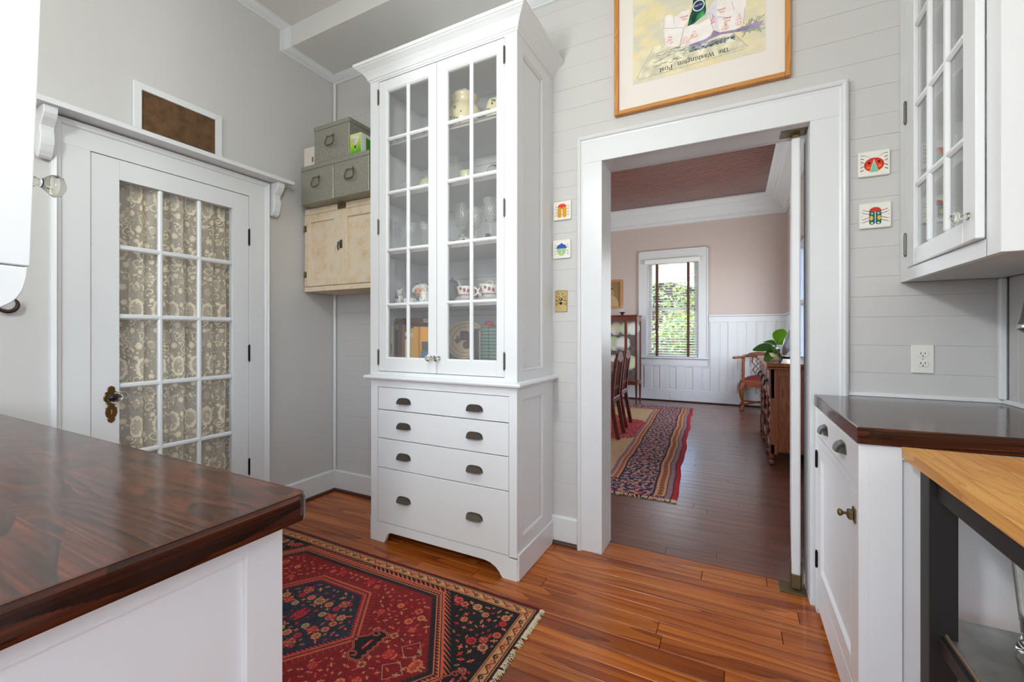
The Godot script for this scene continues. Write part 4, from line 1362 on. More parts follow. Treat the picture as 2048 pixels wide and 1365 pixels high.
	book("brown book hidden mostly behind the muntin", 0.970, 0.02, 0.20, 0.16, Color(0.42, 0.3, 0.2))
	book("cream-spined cookbook right of the muntin", 0.993, 0.02, 0.155, 0.15, Color(0.78, 0.70, 0.52), Color(0.3, 0.3, 0.25))
	book("red cookbook with white bands", 1.015, 0.021, 0.172, 0.15, Color(0.66, 0.16, 0.14), Color(0.85, 0.8, 0.7))
	book("yellow and cream cookbook next to the red one", 1.0375, 0.021, 0.178, 0.15, Color(0.80, 0.66, 0.22), Color(0.82, 0.78, 0.62))
	t = thing("yellow_binder", "thick bright yellow cookbook with a dark picture on its cover", "book", Vector3(1.10, SH[0], 0.33))
	t.rotation.y = 0.25
	b = MB.new()
	b.bx(-0.045, -0.012, 0, 0.185, -0.13, 0.012, 0.003); b.bx(-0.012, 0.075, 0, 0.185, -0.13, -0.005, 0.002)
	obj("cover", b, mat("yellow_cover", Color(0.86, 0.60, 0.10), 0.5), t)
	b = MB.new()
	b.bx(0.0, 0.06, 0.05, 0.10, -0.005, -0.003)
	obj("cover_picture", b, mat("photo_dark", Color(0.25, 0.27, 0.26), 0.6), t)
	b = MB.new()
	b.bx(-0.03, 0.03, 0, 0.05, -0.05, 0.05, 0.004)
	o2 = obj("blue_tin", b, mat("blue_tin_paint", Color(0.20, 0.40, 0.50), 0.5))
	o2.position = Vector3(1.175, SH[0], 0.345)
	tag(o2, "small teal blue tin beside the yellow cookbook", "tin")
	t = thing("red_album", "dark red book lying flat on top of the upright cookbooks", "book", Vector3(1.02, SH[0] + 0.205, 0.24))
	b = MB.new()
	b.bx(-0.075, 0.075, 0, 0.003, -0.07, 0.07); b.bx(-0.075, 0.075, 0.030, 0.033, -0.07, 0.07); b.bx(-0.075, 0.075, 0, 0.033, 0.067, 0.07, 0.001)
	obj("cover", b, mat("album_red", Color(0.36, 0.06, 0.06), 0.5), t)
	b = MB.new()
	b.bx(-0.073, 0.073, 0.003, 0.030, -0.068, 0.067)
	obj("pages", b, M.paper_mat, t)
	# bottom level, right door
	t = thing("fruit_platter", "oval tan platter painted with dark grapes and pears, propped on edge", "platter", Vector3(1.345, SH[0] + 0.004, 0.255))
	t.rotation = Vector3(-0.16, 0.1, 0)
	b = MB.new()
	b.xf = Transform3D(Basis(Vector3.RIGHT, PI / 2), Vector3(0, 0.108, 0))
	b.lathe([Vector2(0, -0.006), Vector2(0.06, -0.006), Vector2(0.10, 0.004), Vector2(0.112, 0.008), Vector2(0.112, 0.011), Vector2(0.10, 0.008), Vector2(0.075, 0.0), Vector2(0.07, -0.001), Vector2(0, -0.002)], 40, Vector3.ZERO, Vector2(1.12, 0.97))
	obj("plate", b, mat("tan_glaze", Color(0.70, 0.62, 0.50), 0.3), t)
	b = MB.new()
	for r in [0.099, 0.077]:
		var ring := PackedVector3Array()
		for k in 41: ring.append(Vector3(cos(TAU * k / 40) * r * 1.12, 0.108 + sin(TAU * k / 40) * r * 0.97, 0.0085 if r > 0.09 else 0.002))
		b.tube(ring, 0.0013, 5, false)
	obj("rim_lines", b, mat("brown_line", Color(0.35, 0.24, 0.18), 0.5), t)
	b = MB.new()
	for k in 16: b.ball(Vector3(-0.035 + 0.012 * (k % 4) + rng.randf() * 0.006, 0.115 + 0.012 * (k / 4), 0.0), Vector3(0.009, 0.009, 0.003), 8)
	b.prism(PackedVector2Array([Vector2(-0.075, 0.105), Vector2(-0.06, 0.118), Vector2(-0.065, 0.135), Vector2(-0.045, 0.125), Vector2(-0.03, 0.10), Vector2(-0.055, 0.085)]), 0, 0.0015)
	b.ball(Vector3(0.035, 0.125, 0.0), Vector3(0.03, 0.035, 0.004), 14); b.ball(Vector3(0.01, 0.08, 0.0), Vector3(0.028, 0.024, 0.004), 14); b.ball(Vector3(0.055, 0.075, 0.0), Vector3(0.022, 0.022, 0.004), 14)
	obj("fruit", b, mat("fruit_brown", Color(0.22, 0.10, 0.09), 0.4), t)
	t = thing("spiral_cookbook", "black spiral-bound cookbook standing between platter and green books", "book", Vector3(1.472, SH[0], 0.33))
	b = MB.new()
	b.bx(-0.016, 0.016, 0, 0.172, -0.13, 0, 0.002)
	obj("cover", b, M.black_plastic, t)
	b = MB.new()
	for k in 22:
		b.tube(arc_path(Vector3(0.017, 0.008 + k * 0.0073, -0.002), 0.005, 0, TAU), 0.0011, 5, false)
	obj("spiral", b, M.white_plastic, t)
	for i in 2:
		t = thing("plaid_book", ["green plaid cookbook, left one of the pair at the hutch's right end", "green plaid cookbook, right one of the pair at the hutch's right end"][i], "book", Vector3(1.516 + 0.052 * i, SH[0], 0.32))
		b = MB.new()
		b.bx(-0.025, 0.025, 0, 0.185 - 0.003 * i, -0.15, 0, 0.002)
		obj("cover", b, mat("plaid_green_%d" % i, Color(0.36, 0.50, 0.44), 0.7), t)
		b = MB.new()
		for k in 10: b.bx(-0.0252, 0.0252, 0.012 + 0.018 * k, 0.0165 + 0.018 * k, -0.1, 0.0006)
		obj("stripes", b, M.dark_print, t)
	b = MB.new()
	b.ball(Vector3(0, 0.013, 0), Vector3(0.03, 0.014, 0.02), 12)
	b.bx(-0.035, 0.035, 0, 0.005, -0.03, 0.03)
	o2 = obj("red_pincushion", b, mat("bright_red", Color(0.70, 0.12, 0.12), 0.5))
	o2.position = Vector3(1.522, SH[0] + 0.186, 0.28)
	tag(o2, "small red padded object lying on the green plaid books", "cushion")


func arc_path(c: Vector3, r: float, a0: float, a1: float, k := 16) -> PackedVector3Array:
	var p := PackedVector3Array()
	for i in k + 1:
		var a := lerpf(a0, a1, float(i) / k)
		p.append(c + Vector3(cos(a) * r, sin(a) * r, 0))
	return p


# ---------- left side of the kitchen ----------
func lace_texture() -> ImageTexture:
	var w := 768
	var h := 1024
	var al := PackedByteArray()
	al.resize(w * h)
	for y in h:
		for x in w:
			al[y * w + x] = 150 if x % 5 < 2 else (110 if (y % 9) < 1 else 70)
	var r := RandomNumberGenerator.new()
	r.seed = 99
	var disc := func(cx: float, cy: float, rad: float, val: int) -> void:
		for yy in range(int(cy - rad), int(cy + rad) + 1):
			for xx in range(int(cx - rad), int(cx + rad) + 1):
				if (xx - cx) * (xx - cx) + (yy - cy) * (yy - cy) <= rad * rad:
					al[posmod(yy, h) * w + posmod(xx, w)] = val
	var lattice := func(cx: float, cy: float, rx: float, ry: float) -> void:
		for yy in range(int(cy - ry) - 4, int(cy + ry) + 5):
			for xx in range(int(cx - rx) - 4, int(cx + rx) + 5):
				var e := pow((xx - cx) / rx, 2.0) + pow((yy - cy) / ry, 2.0)
				if e < 1.0:
					var k := (posmod(xx + yy, 11) < 4) or (posmod(xx - yy, 11) < 4)
					al[posmod(yy, h) * w + posmod(xx, w)] = 215 if k else 6
				elif e < 1.22:
					al[posmod(yy, h) * w + posmod(xx, w)] = 240
	for u in 3:
		for v in 2:
			var ox := u * 256.0 + 60.0 * v
			var oy := v * 512.0
			lattice.call(ox + 90, oy + 120, 40, 70)
			lattice.call(ox + 200, oy + 360, 34, 58)
			lattice.call(ox + 30, oy + 430, 22, 30)
			for k in 26:   # petals and leaves round the lattices
				var a := TAU * k / 26
				disc.call(ox + 90 + cos(a) * 52, oy + 120 + sin(a) * 82, 7 + 4 * (k % 3), 236)
			for f in [[140.0, 250.0, 1.0], [60.0, 300.0, 0.8], [180.0, 60.0, 0.9], [220.0, 200.0, 0.8], [110.0, 440.0, 1.0], [30.0, 30.0, 0.7]]:
				for k in 6:
					var a: float = TAU * k / 6 + f[0]
					disc.call(ox + f[0] + cos(a) * 17 * f[2], oy + f[1] + sin(a) * 17 * f[2], 11 * f[2], 245)
					disc.call(ox + f[0] + cos(a) * 17 * f[2], oy + f[1] + sin(a) * 17 * f[2], 4 * f[2], 120)
				disc.call(ox + f[0], oy + f[1], 7 * f[2], 250)
			for s in [[40.0, 220.0, 44.0, 0.0], [210.0, 470.0, 40.0, 2.0], [130.0, 350.0, 36.0, 4.0]]:   # scrolls
				for k in 90:
					var a: float = s[3] + k * 0.07
					var rr: float = s[2] * (1.0 - k / 130.0)
					disc.call(ox + s[0] + cos(a) * rr, oy + s[1] + sin(a) * rr, 3.6, 246)
			for k in 46:   # leaf sprays
				var c := Vector2(ox + r.randf() * 256, oy + r.randf() * 512)
				var dv := Vector2.from_angle(r.randf() * TAU)
				for q in 9:
					var rr := 1.0 + 5.5 * sin(PI * q / 8.0)
					disc.call(c.x + dv.x * q * 3.4, c.y + dv.y * q * 3.4, rr, 228)
			for k in 70:
				disc.call(ox + r.randf() * 256, oy + r.randf() * 512, r.randf_range(2.0, 4.5), 225)
	var d := PackedByteArray()
	d.resize(w * h * 4)
	for i in w * h:
		d[i * 4] = 250; d[i * 4 + 1] = 236; d[i * 4 + 2] = 208; d[i * 4 + 3] = al[i]
	return ImageTexture.create_from_image(Image.create_from_data(w, h, false, Image.FORMAT_RGBA8, d))


func make_left_side() -> void:
	var b := MB.new()
	var m: Material = M.white_trim
	# door casing with backband
	b.bx(0, 0.020, 0, 2.0365, 0.545, 0.6595, 0.001); b.bx(0, 0.020, 0, 2.0365, 1.4005, 1.515, 0.001); b.bx(0, 0.020, 2.0365, 2.155, 0.545, 1.515, 0.001)
	var cs := struct("trim_8", b, m, "white casing of the lace-curtained door")
	b = MB.new()
	var bk := PackedVector2Array([Vector2(0, 0), Vector2(0, 0.022), Vector2(0.006, 0.032), Vector2(0.014, 0.036), Vector2(0.020, 0.030), Vector2(0.030, 0.026), Vector2(0.034, 0.021), Vector2(0.034, 0)])
	b.sweep(bk, PackedVector3Array([Vector3(0, 0, 1.532), Vector3(0, 2.156, 1.532), Vector3(0, 2.156, 0.528), Vector3(0, 0, 0.528)]), Vector3.RIGHT)
	obj("backband", b, m, cs)
	b = MB.new()
	b.bx(-0.15, 0.0, 0, 2.042, 0.640, 0.6585); b.bx(-0.15, 0.0, 0, 2.042, 1.4015, 1.42); b.bx(-0.15, 0.0, 2.036, 2.05, 0.64, 1.42)
	obj("jamb", b, m, cs)
	# the door: fifteen panes
	b = MB.new()
	var z0 := 0.6615
	var z1 := 1.3985
	var ga := 0.757
	var gb := 1.293
	var gy := 0.226
	var gt := 1.936
	b.bx(-0.024, 0.016, 0.008, 2.0335, z0, ga, 0.001); b.bx(-0.024, 0.016, 0.008, 2.0335, gb, z1, 0.001); b.bx(-0.024, 0.016, 0.008, gy, ga, gb, 0.0); b.bx(-0.024, 0.016, gt, 2.0335, ga, gb, 0.0)
	var d := struct("door_1", b, m, "white fifteen-pane door with a lace curtain behind its glass")
	b = MB.new()
	var cw := (gb - ga - 0.044) / 3.0
	var rh := 0.3163
	for k in [1, 2]: b.bx(-0.016, 0.011, gy, gt, ga + k * cw + (k - 1) * 0.022, ga + k * cw + k * 0.022, 0.007)
	for k in [1, 2, 3, 4]: b.bx(-0.015, 0.0105, gt - k * (rh + 0.0257) , gt - k * (rh + 0.0257) + 0.0257, ga - 0.002, gb + 0.002, 0.007)
	obj("muntins", b, m, d)
	for i in 3:
		for k in 5:
			b = MB.new()
			var za := ga + i * (cw + 0.022)
			var ya := gt - k * (rh + 0.0257) - rh
			b.bx(-0.006, -0.003, ya, ya + rh, za, za + cw)
			obj("pane", b, M.pane, d)
	for hy in [1.78, 1.06, 0.355]: hinge(d, Vector3(0.018, hy, 0.6605), 0.095, M.black_iron, PI / 2)
	# rosette plate and glass door knob
	b = MB.new()
	b.xf = Transform3D(Basis(Vector3.UP, PI / 2), Vector3(0.0158, 0.83, 1.325))
	var pl := PackedVector2Array()
	for q in [[0.0, 0.098], [0.012, 0.092], [0.015, 0.08], [0.014, 0.072], [0.024, 0.066], [0.022, 0.058], [0.029, 0.045], [0.028, 0.03], [0.018, 0.018], [0.020, 0.014], [0.012, 0.006], [0.014, -0.004], [0.022, -0.010], [0.020, -0.014], [0.023, -0.03], [0.018, -0.05], [0.012, -0.056], [0.015, -0.062], [0.011, -0.074], [0.0, -0.082]]:
		pl.append(Vector2(q[0], q[1]))
	for k in range(18, 0, -1): pl.append(Vector2(-pl[k].x, pl[k].y))
	b.prism(pl, 0, 0.006, 0.0025)
	obj("escutcheon", b, M.old_brass, d)
	b = MB.new()
	b.xf = Transform3D(Basis(Vector3.UP, PI / 2), Vector3(0.0222, 0.805, 1.325))
	b.bx(-0.0018, 0.0018, -0.014, 0.0, 0, 0.0006); b.ball(Vector3(0, 0.003, 0), Vector3(0.0036, 0.0045, 0.0008), 10)
	obj("keyhole", b, M.bright_brass, d)
	b = MB.new()
	b.xf = Transform3D(Basis(Vector3(0, 0, 1), -PI / 2), Vector3(0.020, 0.872, 1.325))
	b.lathe([Vector2(0.012, 0), Vector2(0.011, 0.012), Vector2(0.016, 0.018), Vector2(0.014, 0.022), Vector2(0, 0.022)], 14)
	obj("rose", b, M.old_brass, d)
	b = MB.new()
	b.xf = Transform3D(Basis(Vector3(0, 0, 1), -PI / 2), Vector3(0.020, 0.872, 1.325))
	b.lathe([Vector2(0, 0.022), Vector2(0.012, 0.022), Vector2(0.024, 0.032), Vector2(0.0285, 0.042), Vector2(0.026, 0.052), Vector2(0.016, 0.058), Vector2(0, 0.059)], 12)
	var kb := obj("knob", b, M.cut_glass, d)
	kb.set_meta("label", "faceted clear glass door knob")
	# dark closet behind
	b = MB.new()
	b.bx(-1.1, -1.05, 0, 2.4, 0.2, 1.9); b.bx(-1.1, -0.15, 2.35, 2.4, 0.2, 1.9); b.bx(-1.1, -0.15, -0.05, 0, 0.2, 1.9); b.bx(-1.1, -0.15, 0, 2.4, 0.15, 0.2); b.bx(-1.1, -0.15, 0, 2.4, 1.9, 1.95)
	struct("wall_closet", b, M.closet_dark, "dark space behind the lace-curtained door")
	# lace curtain
	var lm := mat("lace", WHITE, 0.95, 0.0, 0.2)
	lm.albedo_texture = lace_texture()
	lm.transparency = BaseMaterial3D.TRANSPARENCY_ALPHA
	lm.cull_mode = BaseMaterial3D.CULL_DISABLED
	lm.backlight_enabled = true; lm.backlight = Color(0.25, 0.24, 0.2)
	var rows := []
	var n := 170
	for i in 22:
		var y := lerpf(0.16, 1.985, i / 21.0)
		var row := PackedVector3Array()
		for j in n:
			var u := float(j) / (n - 1)
			var ph := u * 62.0 + 1.2 * sin(u * 9.0) + 0.25 * sin(i * 0.5 + u * 20.0)
			var amp := 0.017 + 0.007 * sin(u * 23.0)
			row.append(Vector3(-0.055 + amp * sin(ph) + 0.004 * sin(u * 40.0 + i * 0.3), y, 0.70 + 0.65 * u + 0.008 * cos(ph)))
		rows.append(row)
	b = MB.new()
	b.uo = Vector2(0.1, 0.0)
	b.grid(rows, false, true, Vector2(-2.6, -3.0))
	tag(obj("lace_curtain", b, lm), "cream floral lace curtain hanging in folds behind the door's panes", "curtain")
	# shelf over the door on two scroll brackets
	var sh := thing("door_shelf", "long white shelf on scrolled brackets above the lace-curtained door", "shelf")
	b = MB.new()
	b.xf = Transform3D(Basis(Vector3.RIGHT, -PI / 2), Vector3(0, 2.158, 0))
	b.prism(PackedVector2Array([Vector2(0.0, -1.665), Vector2(0.118, -1.665), Vector2(0.123, -1.66), Vector2(0.123, -0.427), Vector2(0.118, -0.421), Vector2(0.0, -0.421)]), 0, 0.026, 0.006)
	obj("board", b, m, sh)
	for z in [0.503, 1.555]:
		b = MB.new()
		var pr := PackedVector2Array([Vector2(0.0, 2.158), Vector2(0.098, 2.158), Vector2(0.102, 2.145), Vector2(0.098, 2.125), Vector2(0.088, 2.108), Vector2(0.072, 2.092), Vector2(0.060, 2.078), Vector2(0.056, 2.060), Vector2(0.062, 2.050), Vector2(0.064, 2.028), Vector2(0.060, 2.0), Vector2(0.050, 1.972), Vector2(0.038, 1.952), Vector2(0.024, 1.944), Vector2(0.012, 1.95), Vector2(0.0, 1.968)])
		b.prism(pr, z - 0.022, z + 0.022, 0.004)
		obj("bracket", b, m, sh)
	# framed brown board standing on the shelf
	var fr := thing("framed_board", "white-framed brown board standing on the shelf above the door", "frame", Vector3(0, 2.184, 0))
	b = MB.new()
	b.bx(0.002, 0.018, 0, 0.275, 0.818, 0.853, 0.002); b.bx(0.002, 0.018, 0, 0.275, 1.203, 1.238, 0.002); b.bx(0.002, 0.018, 0.24, 0.275, 0.853, 1.203, 0.002); b.bx(0.002, 0.018, 0, 0.012, 0.853, 1.203, 0.002)
	obj("frame", b, m, fr)
	b = MB.new()
	b.g = Vector3(0, 0, 1); b.us = Vector2(1.6, 3.0)
	b.bx(0.001, 0.008, 0.01, 0.245, 0.85, 1.206)
	obj("panel", b, M.brown_board, fr)
	# peninsula: cabinet and dark wood top
	var pc := thing("peninsula_cabinet", "white peninsula cabinet with a recessed end panel under the dark counter", "cabinet")
	b = MB.new()
	b.bx(0.003, 1.982, 0.0, 0.868, 1.802, 2.46)
	obj("body", b, M.white_paint, pc)
	b = MB.new()
	b.bx(1.982, 2.0, 0.0, 0.868, 1.80, 1.863, 0.0015); b.bx(1.982, 2.0, 0.0, 0.868, 2.397, 2.46, 0.0015); b.bx(1.982, 2.0, 0.822, 0.868, 1.863, 2.397, 0.0); b.bx(1.982, 2.0, 0.0, 0.11, 1.863, 2.397, 0.0)
	obj("end_frame", b, M.white_paint, pc)
	b = MB.new()
	b.bx(1.982, 1.989, 0.11, 0.822, 1.863, 2.397)
	obj("end_panel", b, M.white_paint, pc)
	var tp := thing("peninsula_countertop", "long dark stained plank counter on the peninsula, rounded corner", "countertop")
	var zz := 1.793
	var k2 := 0
	while zz < 2.51:
		var z2 := minf(zz + [0.142, 0.118, 0.15, 0.13, 0.12, 0.14][k2 % 6], 2.52)
		b = wood_mb(Vector3.RIGHT, Vector2(0.55, 1.9))
		var kk := [1.0, 0.85, 1.12, 0.92, 1.05, 0.9][k2 % 6] as float
		b.tint = Color(kk, kk * 0.98, kk * 0.95)
		b.xf = Transform3D(Basis(Vector3.RIGHT, -PI / 2), Vector3(0, 0.870, 0))
		var po := PackedVector2Array([Vector2(0.003, -z2), Vector2(2.055, -z2), Vector2(2.055, -zz), Vector2(0.003, -zz)])
		if k2 == 0: po = PackedVector2Array([Vector2(0.003, -z2), Vector2(2.055, -z2), Vector2(2.055, -zz - 0.016), Vector2(2.0538, -zz - 0.0099), Vector2(2.0503, -zz - 0.0047), Vector2(2.0451, -zz - 0.0012), Vector2(2.039, -zz), Vector2(0.003, -zz)])
		b.prism(po, 0, 0.044, 0.0)
		obj("board", b, M.stained_counter, tp)
		zz = z2; k2 += 1
	# eased top edge
	b = wood_mb(Vector3(0, 0, 1), Vector2(0.5, 1.2))
	b.tint = Color(0.8, 0.75, 0.72)
	b.sweep(PackedVector2Array([Vector2(-0.004, 0), Vector2(0.0015, 0), Vector2(0.003, 0.008), Vector2(0.003, 0.036), Vector2(0.0, 0.0425), Vector2(-0.004, 0.0442)]), PackedVector3Array([Vector3(2.055, 0.870, 2.52), Vector3(2.055, 0.870, 1.809), Vector3(2.0538, 0.870, 1.8029), Vector3(2.0503, 0.870, 1.7977), Vector3(2.0451, 0.870, 1.7942), Vector3(2.039, 0.870, 1.793), Vector3(0.01, 0.870, 1.793)]), Vector3.UP)
	obj("edge", b, M.stained_counter, tp)
	# upper cabinet hanging over the peninsula, seen at its end
	var uc := thing("peninsula_upper_cabinet", "white hanging cabinet end with a rounded lower bracket and a glass knob", "cabinet", Vector3(0, 1.32, 1.967))
	uc.rotation.x = deg_to_rad(-1.5)
	b = MB.new()
	b.bx(0.92, 1.40, 0.0, 1.92, -0.0205, 0.33, 0.002)
	obj("body", b, M.white_paint, uc)
	b = MB.new()
	var br := PackedVector2Array([Vector2(0.33, -0.003), Vector2(-0.017, -0.003), Vector2(-0.0165, -0.02), Vector2(-0.0145, -0.036), Vector2(-0.011, -0.052), Vector2(-0.005, -0.066), Vector2(0.004, -0.078), Vector2(0.015, -0.087), Vector2(0.028, -0.0935), Vector2(0.045, -0.099), Vector2(0.07, -0.102), Vector2(0.33, -0.102)])
	b.xf = Transform3D(Basis(Vector3(0, 0, -1), Vector3(0, 1, 0), Vector3(1, 0, 0)), Vector3(1.378, 0, 0))
	for q in br.size(): br[q].x = -br[q].x
	b.prism(br, 0, 0.022, 0.002)
	obj("bracket", b, M.white_paint, uc)
	b = MB.new()
	b.bx(0.95, 1.372, 0.05, 1.7, -0.0235, -0.02, 0.001)
	var ud := obj("door", b, M.white_paint, uc)
	glass_knob(ud, Vector3(1.352, 0.19, -0.0235), Basis(Vector3.RIGHT, -PI / 2), 1.45)
	# wrought scroll on the wall beyond
	var sc := thing("iron_scroll", "dark iron scroll hook on the wall left of the lace-curtained door", "hook", Vector3(0.014, 1.30, 1.66))
	b = MB.new()
	var pa := PackedVector3Array()
	for k in 22:
		var a := lerpf(1.3, -3.4, k / 21.0)
		pa.append(Vector3(0.004, sin(a) * 0.028, cos(a) * -0.026 - 0.008 + 0.0006 * k))
	var rad := []
	for k in 22: rad.append(lerpf(0.0035, 0.008, sin(PI * k / 21.0)))
	b.tube(pa, rad, 8)
	b.tube(PackedVector3Array([Vector3(0.004, -0.004, 0.018), Vector3(0.004, -0.012, 0.04), Vector3(0.004, -0.02, 0.07), Vector3(0.004, -0.03, 0.10)]), [0.003, 0.004, 0.008, 0.004], 8)
	b.tube(PackedVector3Array([Vector3(-0.014, 0.0, 0.03), Vector3(0.004, -0.006, 0.03)]), 0.004, 6)
	obj("scroll", b, mat("brown_iron", Color(0.22, 0.16, 0.13), 0.5, 0.5), sc)
	# old cream wall cupboard beside the hutch
	var wc := thing("wall_cupboard", "small chippy cream two-door cupboard hung in the corner beside the hutch", "cupboard", Vector3(0.022, 1.472, 0.0))
	b = MB.new()
	b.g = Vector3.UP; b.us = Vector2(1.5, 1.5)
	b.bx(0, 0.71, 0.0, 0.573, 0.001, 0.255, 0.003)
	obj("case", b, M.worn_cream, wc)
	b = MB.new()
	b.us = Vector2(1.7, 1.7); b.uo = Vector2(0.3, 0.2)
	b.bx(-0.004, 0.714, 0.0, 0.033, 0.24, 0.275, 0.003)
	obj("rail", b, M.worn_cream, wc)
	b = MB.new()
	b.us = Vector2(1.7, 1.7); b.uo = Vector2(0.6, 0.5)
	b.bx(-0.004, 0.714, 0.535, 0.577, 0.24, 0.272, 0.003)
	obj("rail", b, M.worn_cream, wc)
	for s in 2:
		var xa := 0.0 if s == 0 else 0.358
		var xb := 0.355 if s == 0 else 0.712
		b = MB.new()
		b.g = Vector3.UP; b.us = Vector2(1.6, 1.6); b.uo = Vector2(0.41 * s, 0.13)
		var st := 0.058
		b.bx(xa, xa + st, 0.036, 0.532, 0.255, 0.277, 0.003); b.bx(xb - st, xb, 0.036, 0.532, 0.255, 0.277, 0.003); b.bx(xa + st, xb - st, 0.036, 0.088, 0.255, 0.277, 0.003); b.bx(xa + st, xb - st, 0.478, 0.532, 0.255, 0.277, 0.003)
		var wd := obj("door", b, M.worn_cream, wc)
		b = MB.new()
		b.g = Vector3.UP; b.us = Vector2(1.1, 1.1); b.uo = Vector2(0.7 * s + 0.2, 0.55)
		b.bx(xa + st, xb - st, 0.088, 0.478, 0.255, 0.2645)
		obj("panel", b, M.worn_cream, wd)
		for hy in [0.44, 0.12]:
			b = MB.new()
			var hx := 0.0 if s == 0 else 0.69
			b.bx(hx + 0.0, hx + 0.024, hy - 0.022, hy + 0.022, 0.277, 0.279, 0.0005); b.tube(PackedVector3Array([Vector3(hx + (0.0 if s == 0 else 0.024), hy - 0.022, 0.279), Vector3(hx + (0.0 if s == 0 else 0.024), hy + 0.022, 0.279)]), 0.004, 8)
			obj("hinge", b, M.dull_brass, wd)
	b = MB.new()
	b.bx(0.327, 0.404, 0.538, 0.574, 0.272, 0.2745, 0.0005)
	obj("top_plate", b, M.dull_brass, wc)
	b = MB.new()
	b.bx(0.352, 0.378, 0.275, 0.33, 0.277, 0.281, 0.003); b.lathe([Vector2(0.010, 0), Vector2(0.010, 0.01), Vector2(0.006, 0.016), Vector2(0, 0.018)], 10, Vector3(0.366, 0.30, 0.281)); b.tube(PackedVector3Array([Vector3(0.348, 0.318, 0.285), Vector3(0.345, 0.285, 0.290), Vector3(0.35, 0.262, 0.288)]), 0.005, 8)
	obj("latch", b, M.dark_bronze, wc)
	# three galvanised boxes with drop handles
	galvanised_box(Vector3(0.103, 2.050, 0.06), 0.306, 0.25, 0.30, "galvanised lidded box at bottom left of the stack, by the corner wall")
	galvanised_box(Vector3(0.414, 2.050, 0.06), 0.306, 0.25, 0.30, "galvanised lidded box at bottom right of the stack, against the hutch")
	galvanised_box(Vector3(0.222, 2.302, 0.06), 0.325, 0.243, 0.295, "galvanised lidded box on top of the two others")
	b = MB.new()
	b.bx(0.095, 0.205, 2.302, 2.438, 0.10, 0.335, 0.002)
	var wb := obj("white_carton", b, mat("carton_white", Color(0.86, 0.82, 0.78), 0.8))
	tag(wb, "pinkish white carton wedged left of the top galvanised box", "carton")
	b = MB.new()
	for k in 7: b.bx(0.175 + 0.0022 * k, 0.1760 + 0.0022 * k, 2.333, 2.368, 0.334, 0.3355)
	obj("barcode", b, M.ink, wb)
	var bb := thing("bulb_carton", "green and yellow light bulb carton right of the top galvanised box", "carton", Vector3(0.555, 2.302, 0.21))
	b = MB.new()
	b.bx(0, 0.095, 0, 0.125, 0, 0.145, 0.001)
	obj("box", b, M.white_plastic, bb)
	b = MB.new()
	b.quad_uv(Vector3(0.002, 0.001, 0.1455), Vector3(0.094, 0.001, 0.1455), Vector3(0.094, 0.124, 0.1455), Vector3(0.002, 0.124, 0.1455), Rect2(0, 0, 1, 1))
	obj("front_print", b, with_tex(mat("bulb_print", WHITE, 0.5), bulb_print()), bb)
	b = MB.new()
	b.quad(Vector3(0.0955, 0.002, 0.105), Vector3(0.0955, 0.002, 0.005), Vector3(0.0955, 0.095, 0.005), Vector3(0.0955, 0.105, 0.105))
	obj("side_print", b, mat("carton_green", Color(0.25, 0.55, 0.15), 0.5), bb)


func bulb_print() -> ImageTexture:
	var im := Image.create(96, 128, false, Image.FORMAT_RGB8)
	for y in 128:
		for x in 96:
			var c := Color(0.72, 0.82, 0.25).lerp(Color(0.35, 0.65, 0.15), clampf((y - 70.0) / 60.0 + x / 300.0, 0, 1)).lerp(Color(0.93, 0.93, 0.75), clampf(1.0 - y / 40.0, 0, 1) * 0.7)
			var w := 38.0 - (y - 22.0) * 0.62
			if y > 22 and y < 76 and absf(x - 45.0) < w: c = Color(0.72, 0.70, 0.72).lerp(Color(0.92, 0.92, 0.95), clampf((x - 25.0) / 50.0, 0, 1))
			if y >= 14 and y <= 30 and pow((x - 45.0) / 38.0, 2) + pow((y - 22.0) / 7.0, 2) < 1.0: c = Color(0.85, 0.88, 0.85)
			if y >= 76 and y < 96 and absf(x - 45.0) < 7.0: c = Color(0.12, 0.14, 0.10)
			if y >= 96 and y < 106 and absf(absf(x - 45.0) - 4.0) < 1.5: c = Color(0.85, 0.85, 0.8)
			im.set_pixel(x, y, c)
	return ImageTexture.create_from_image(im)


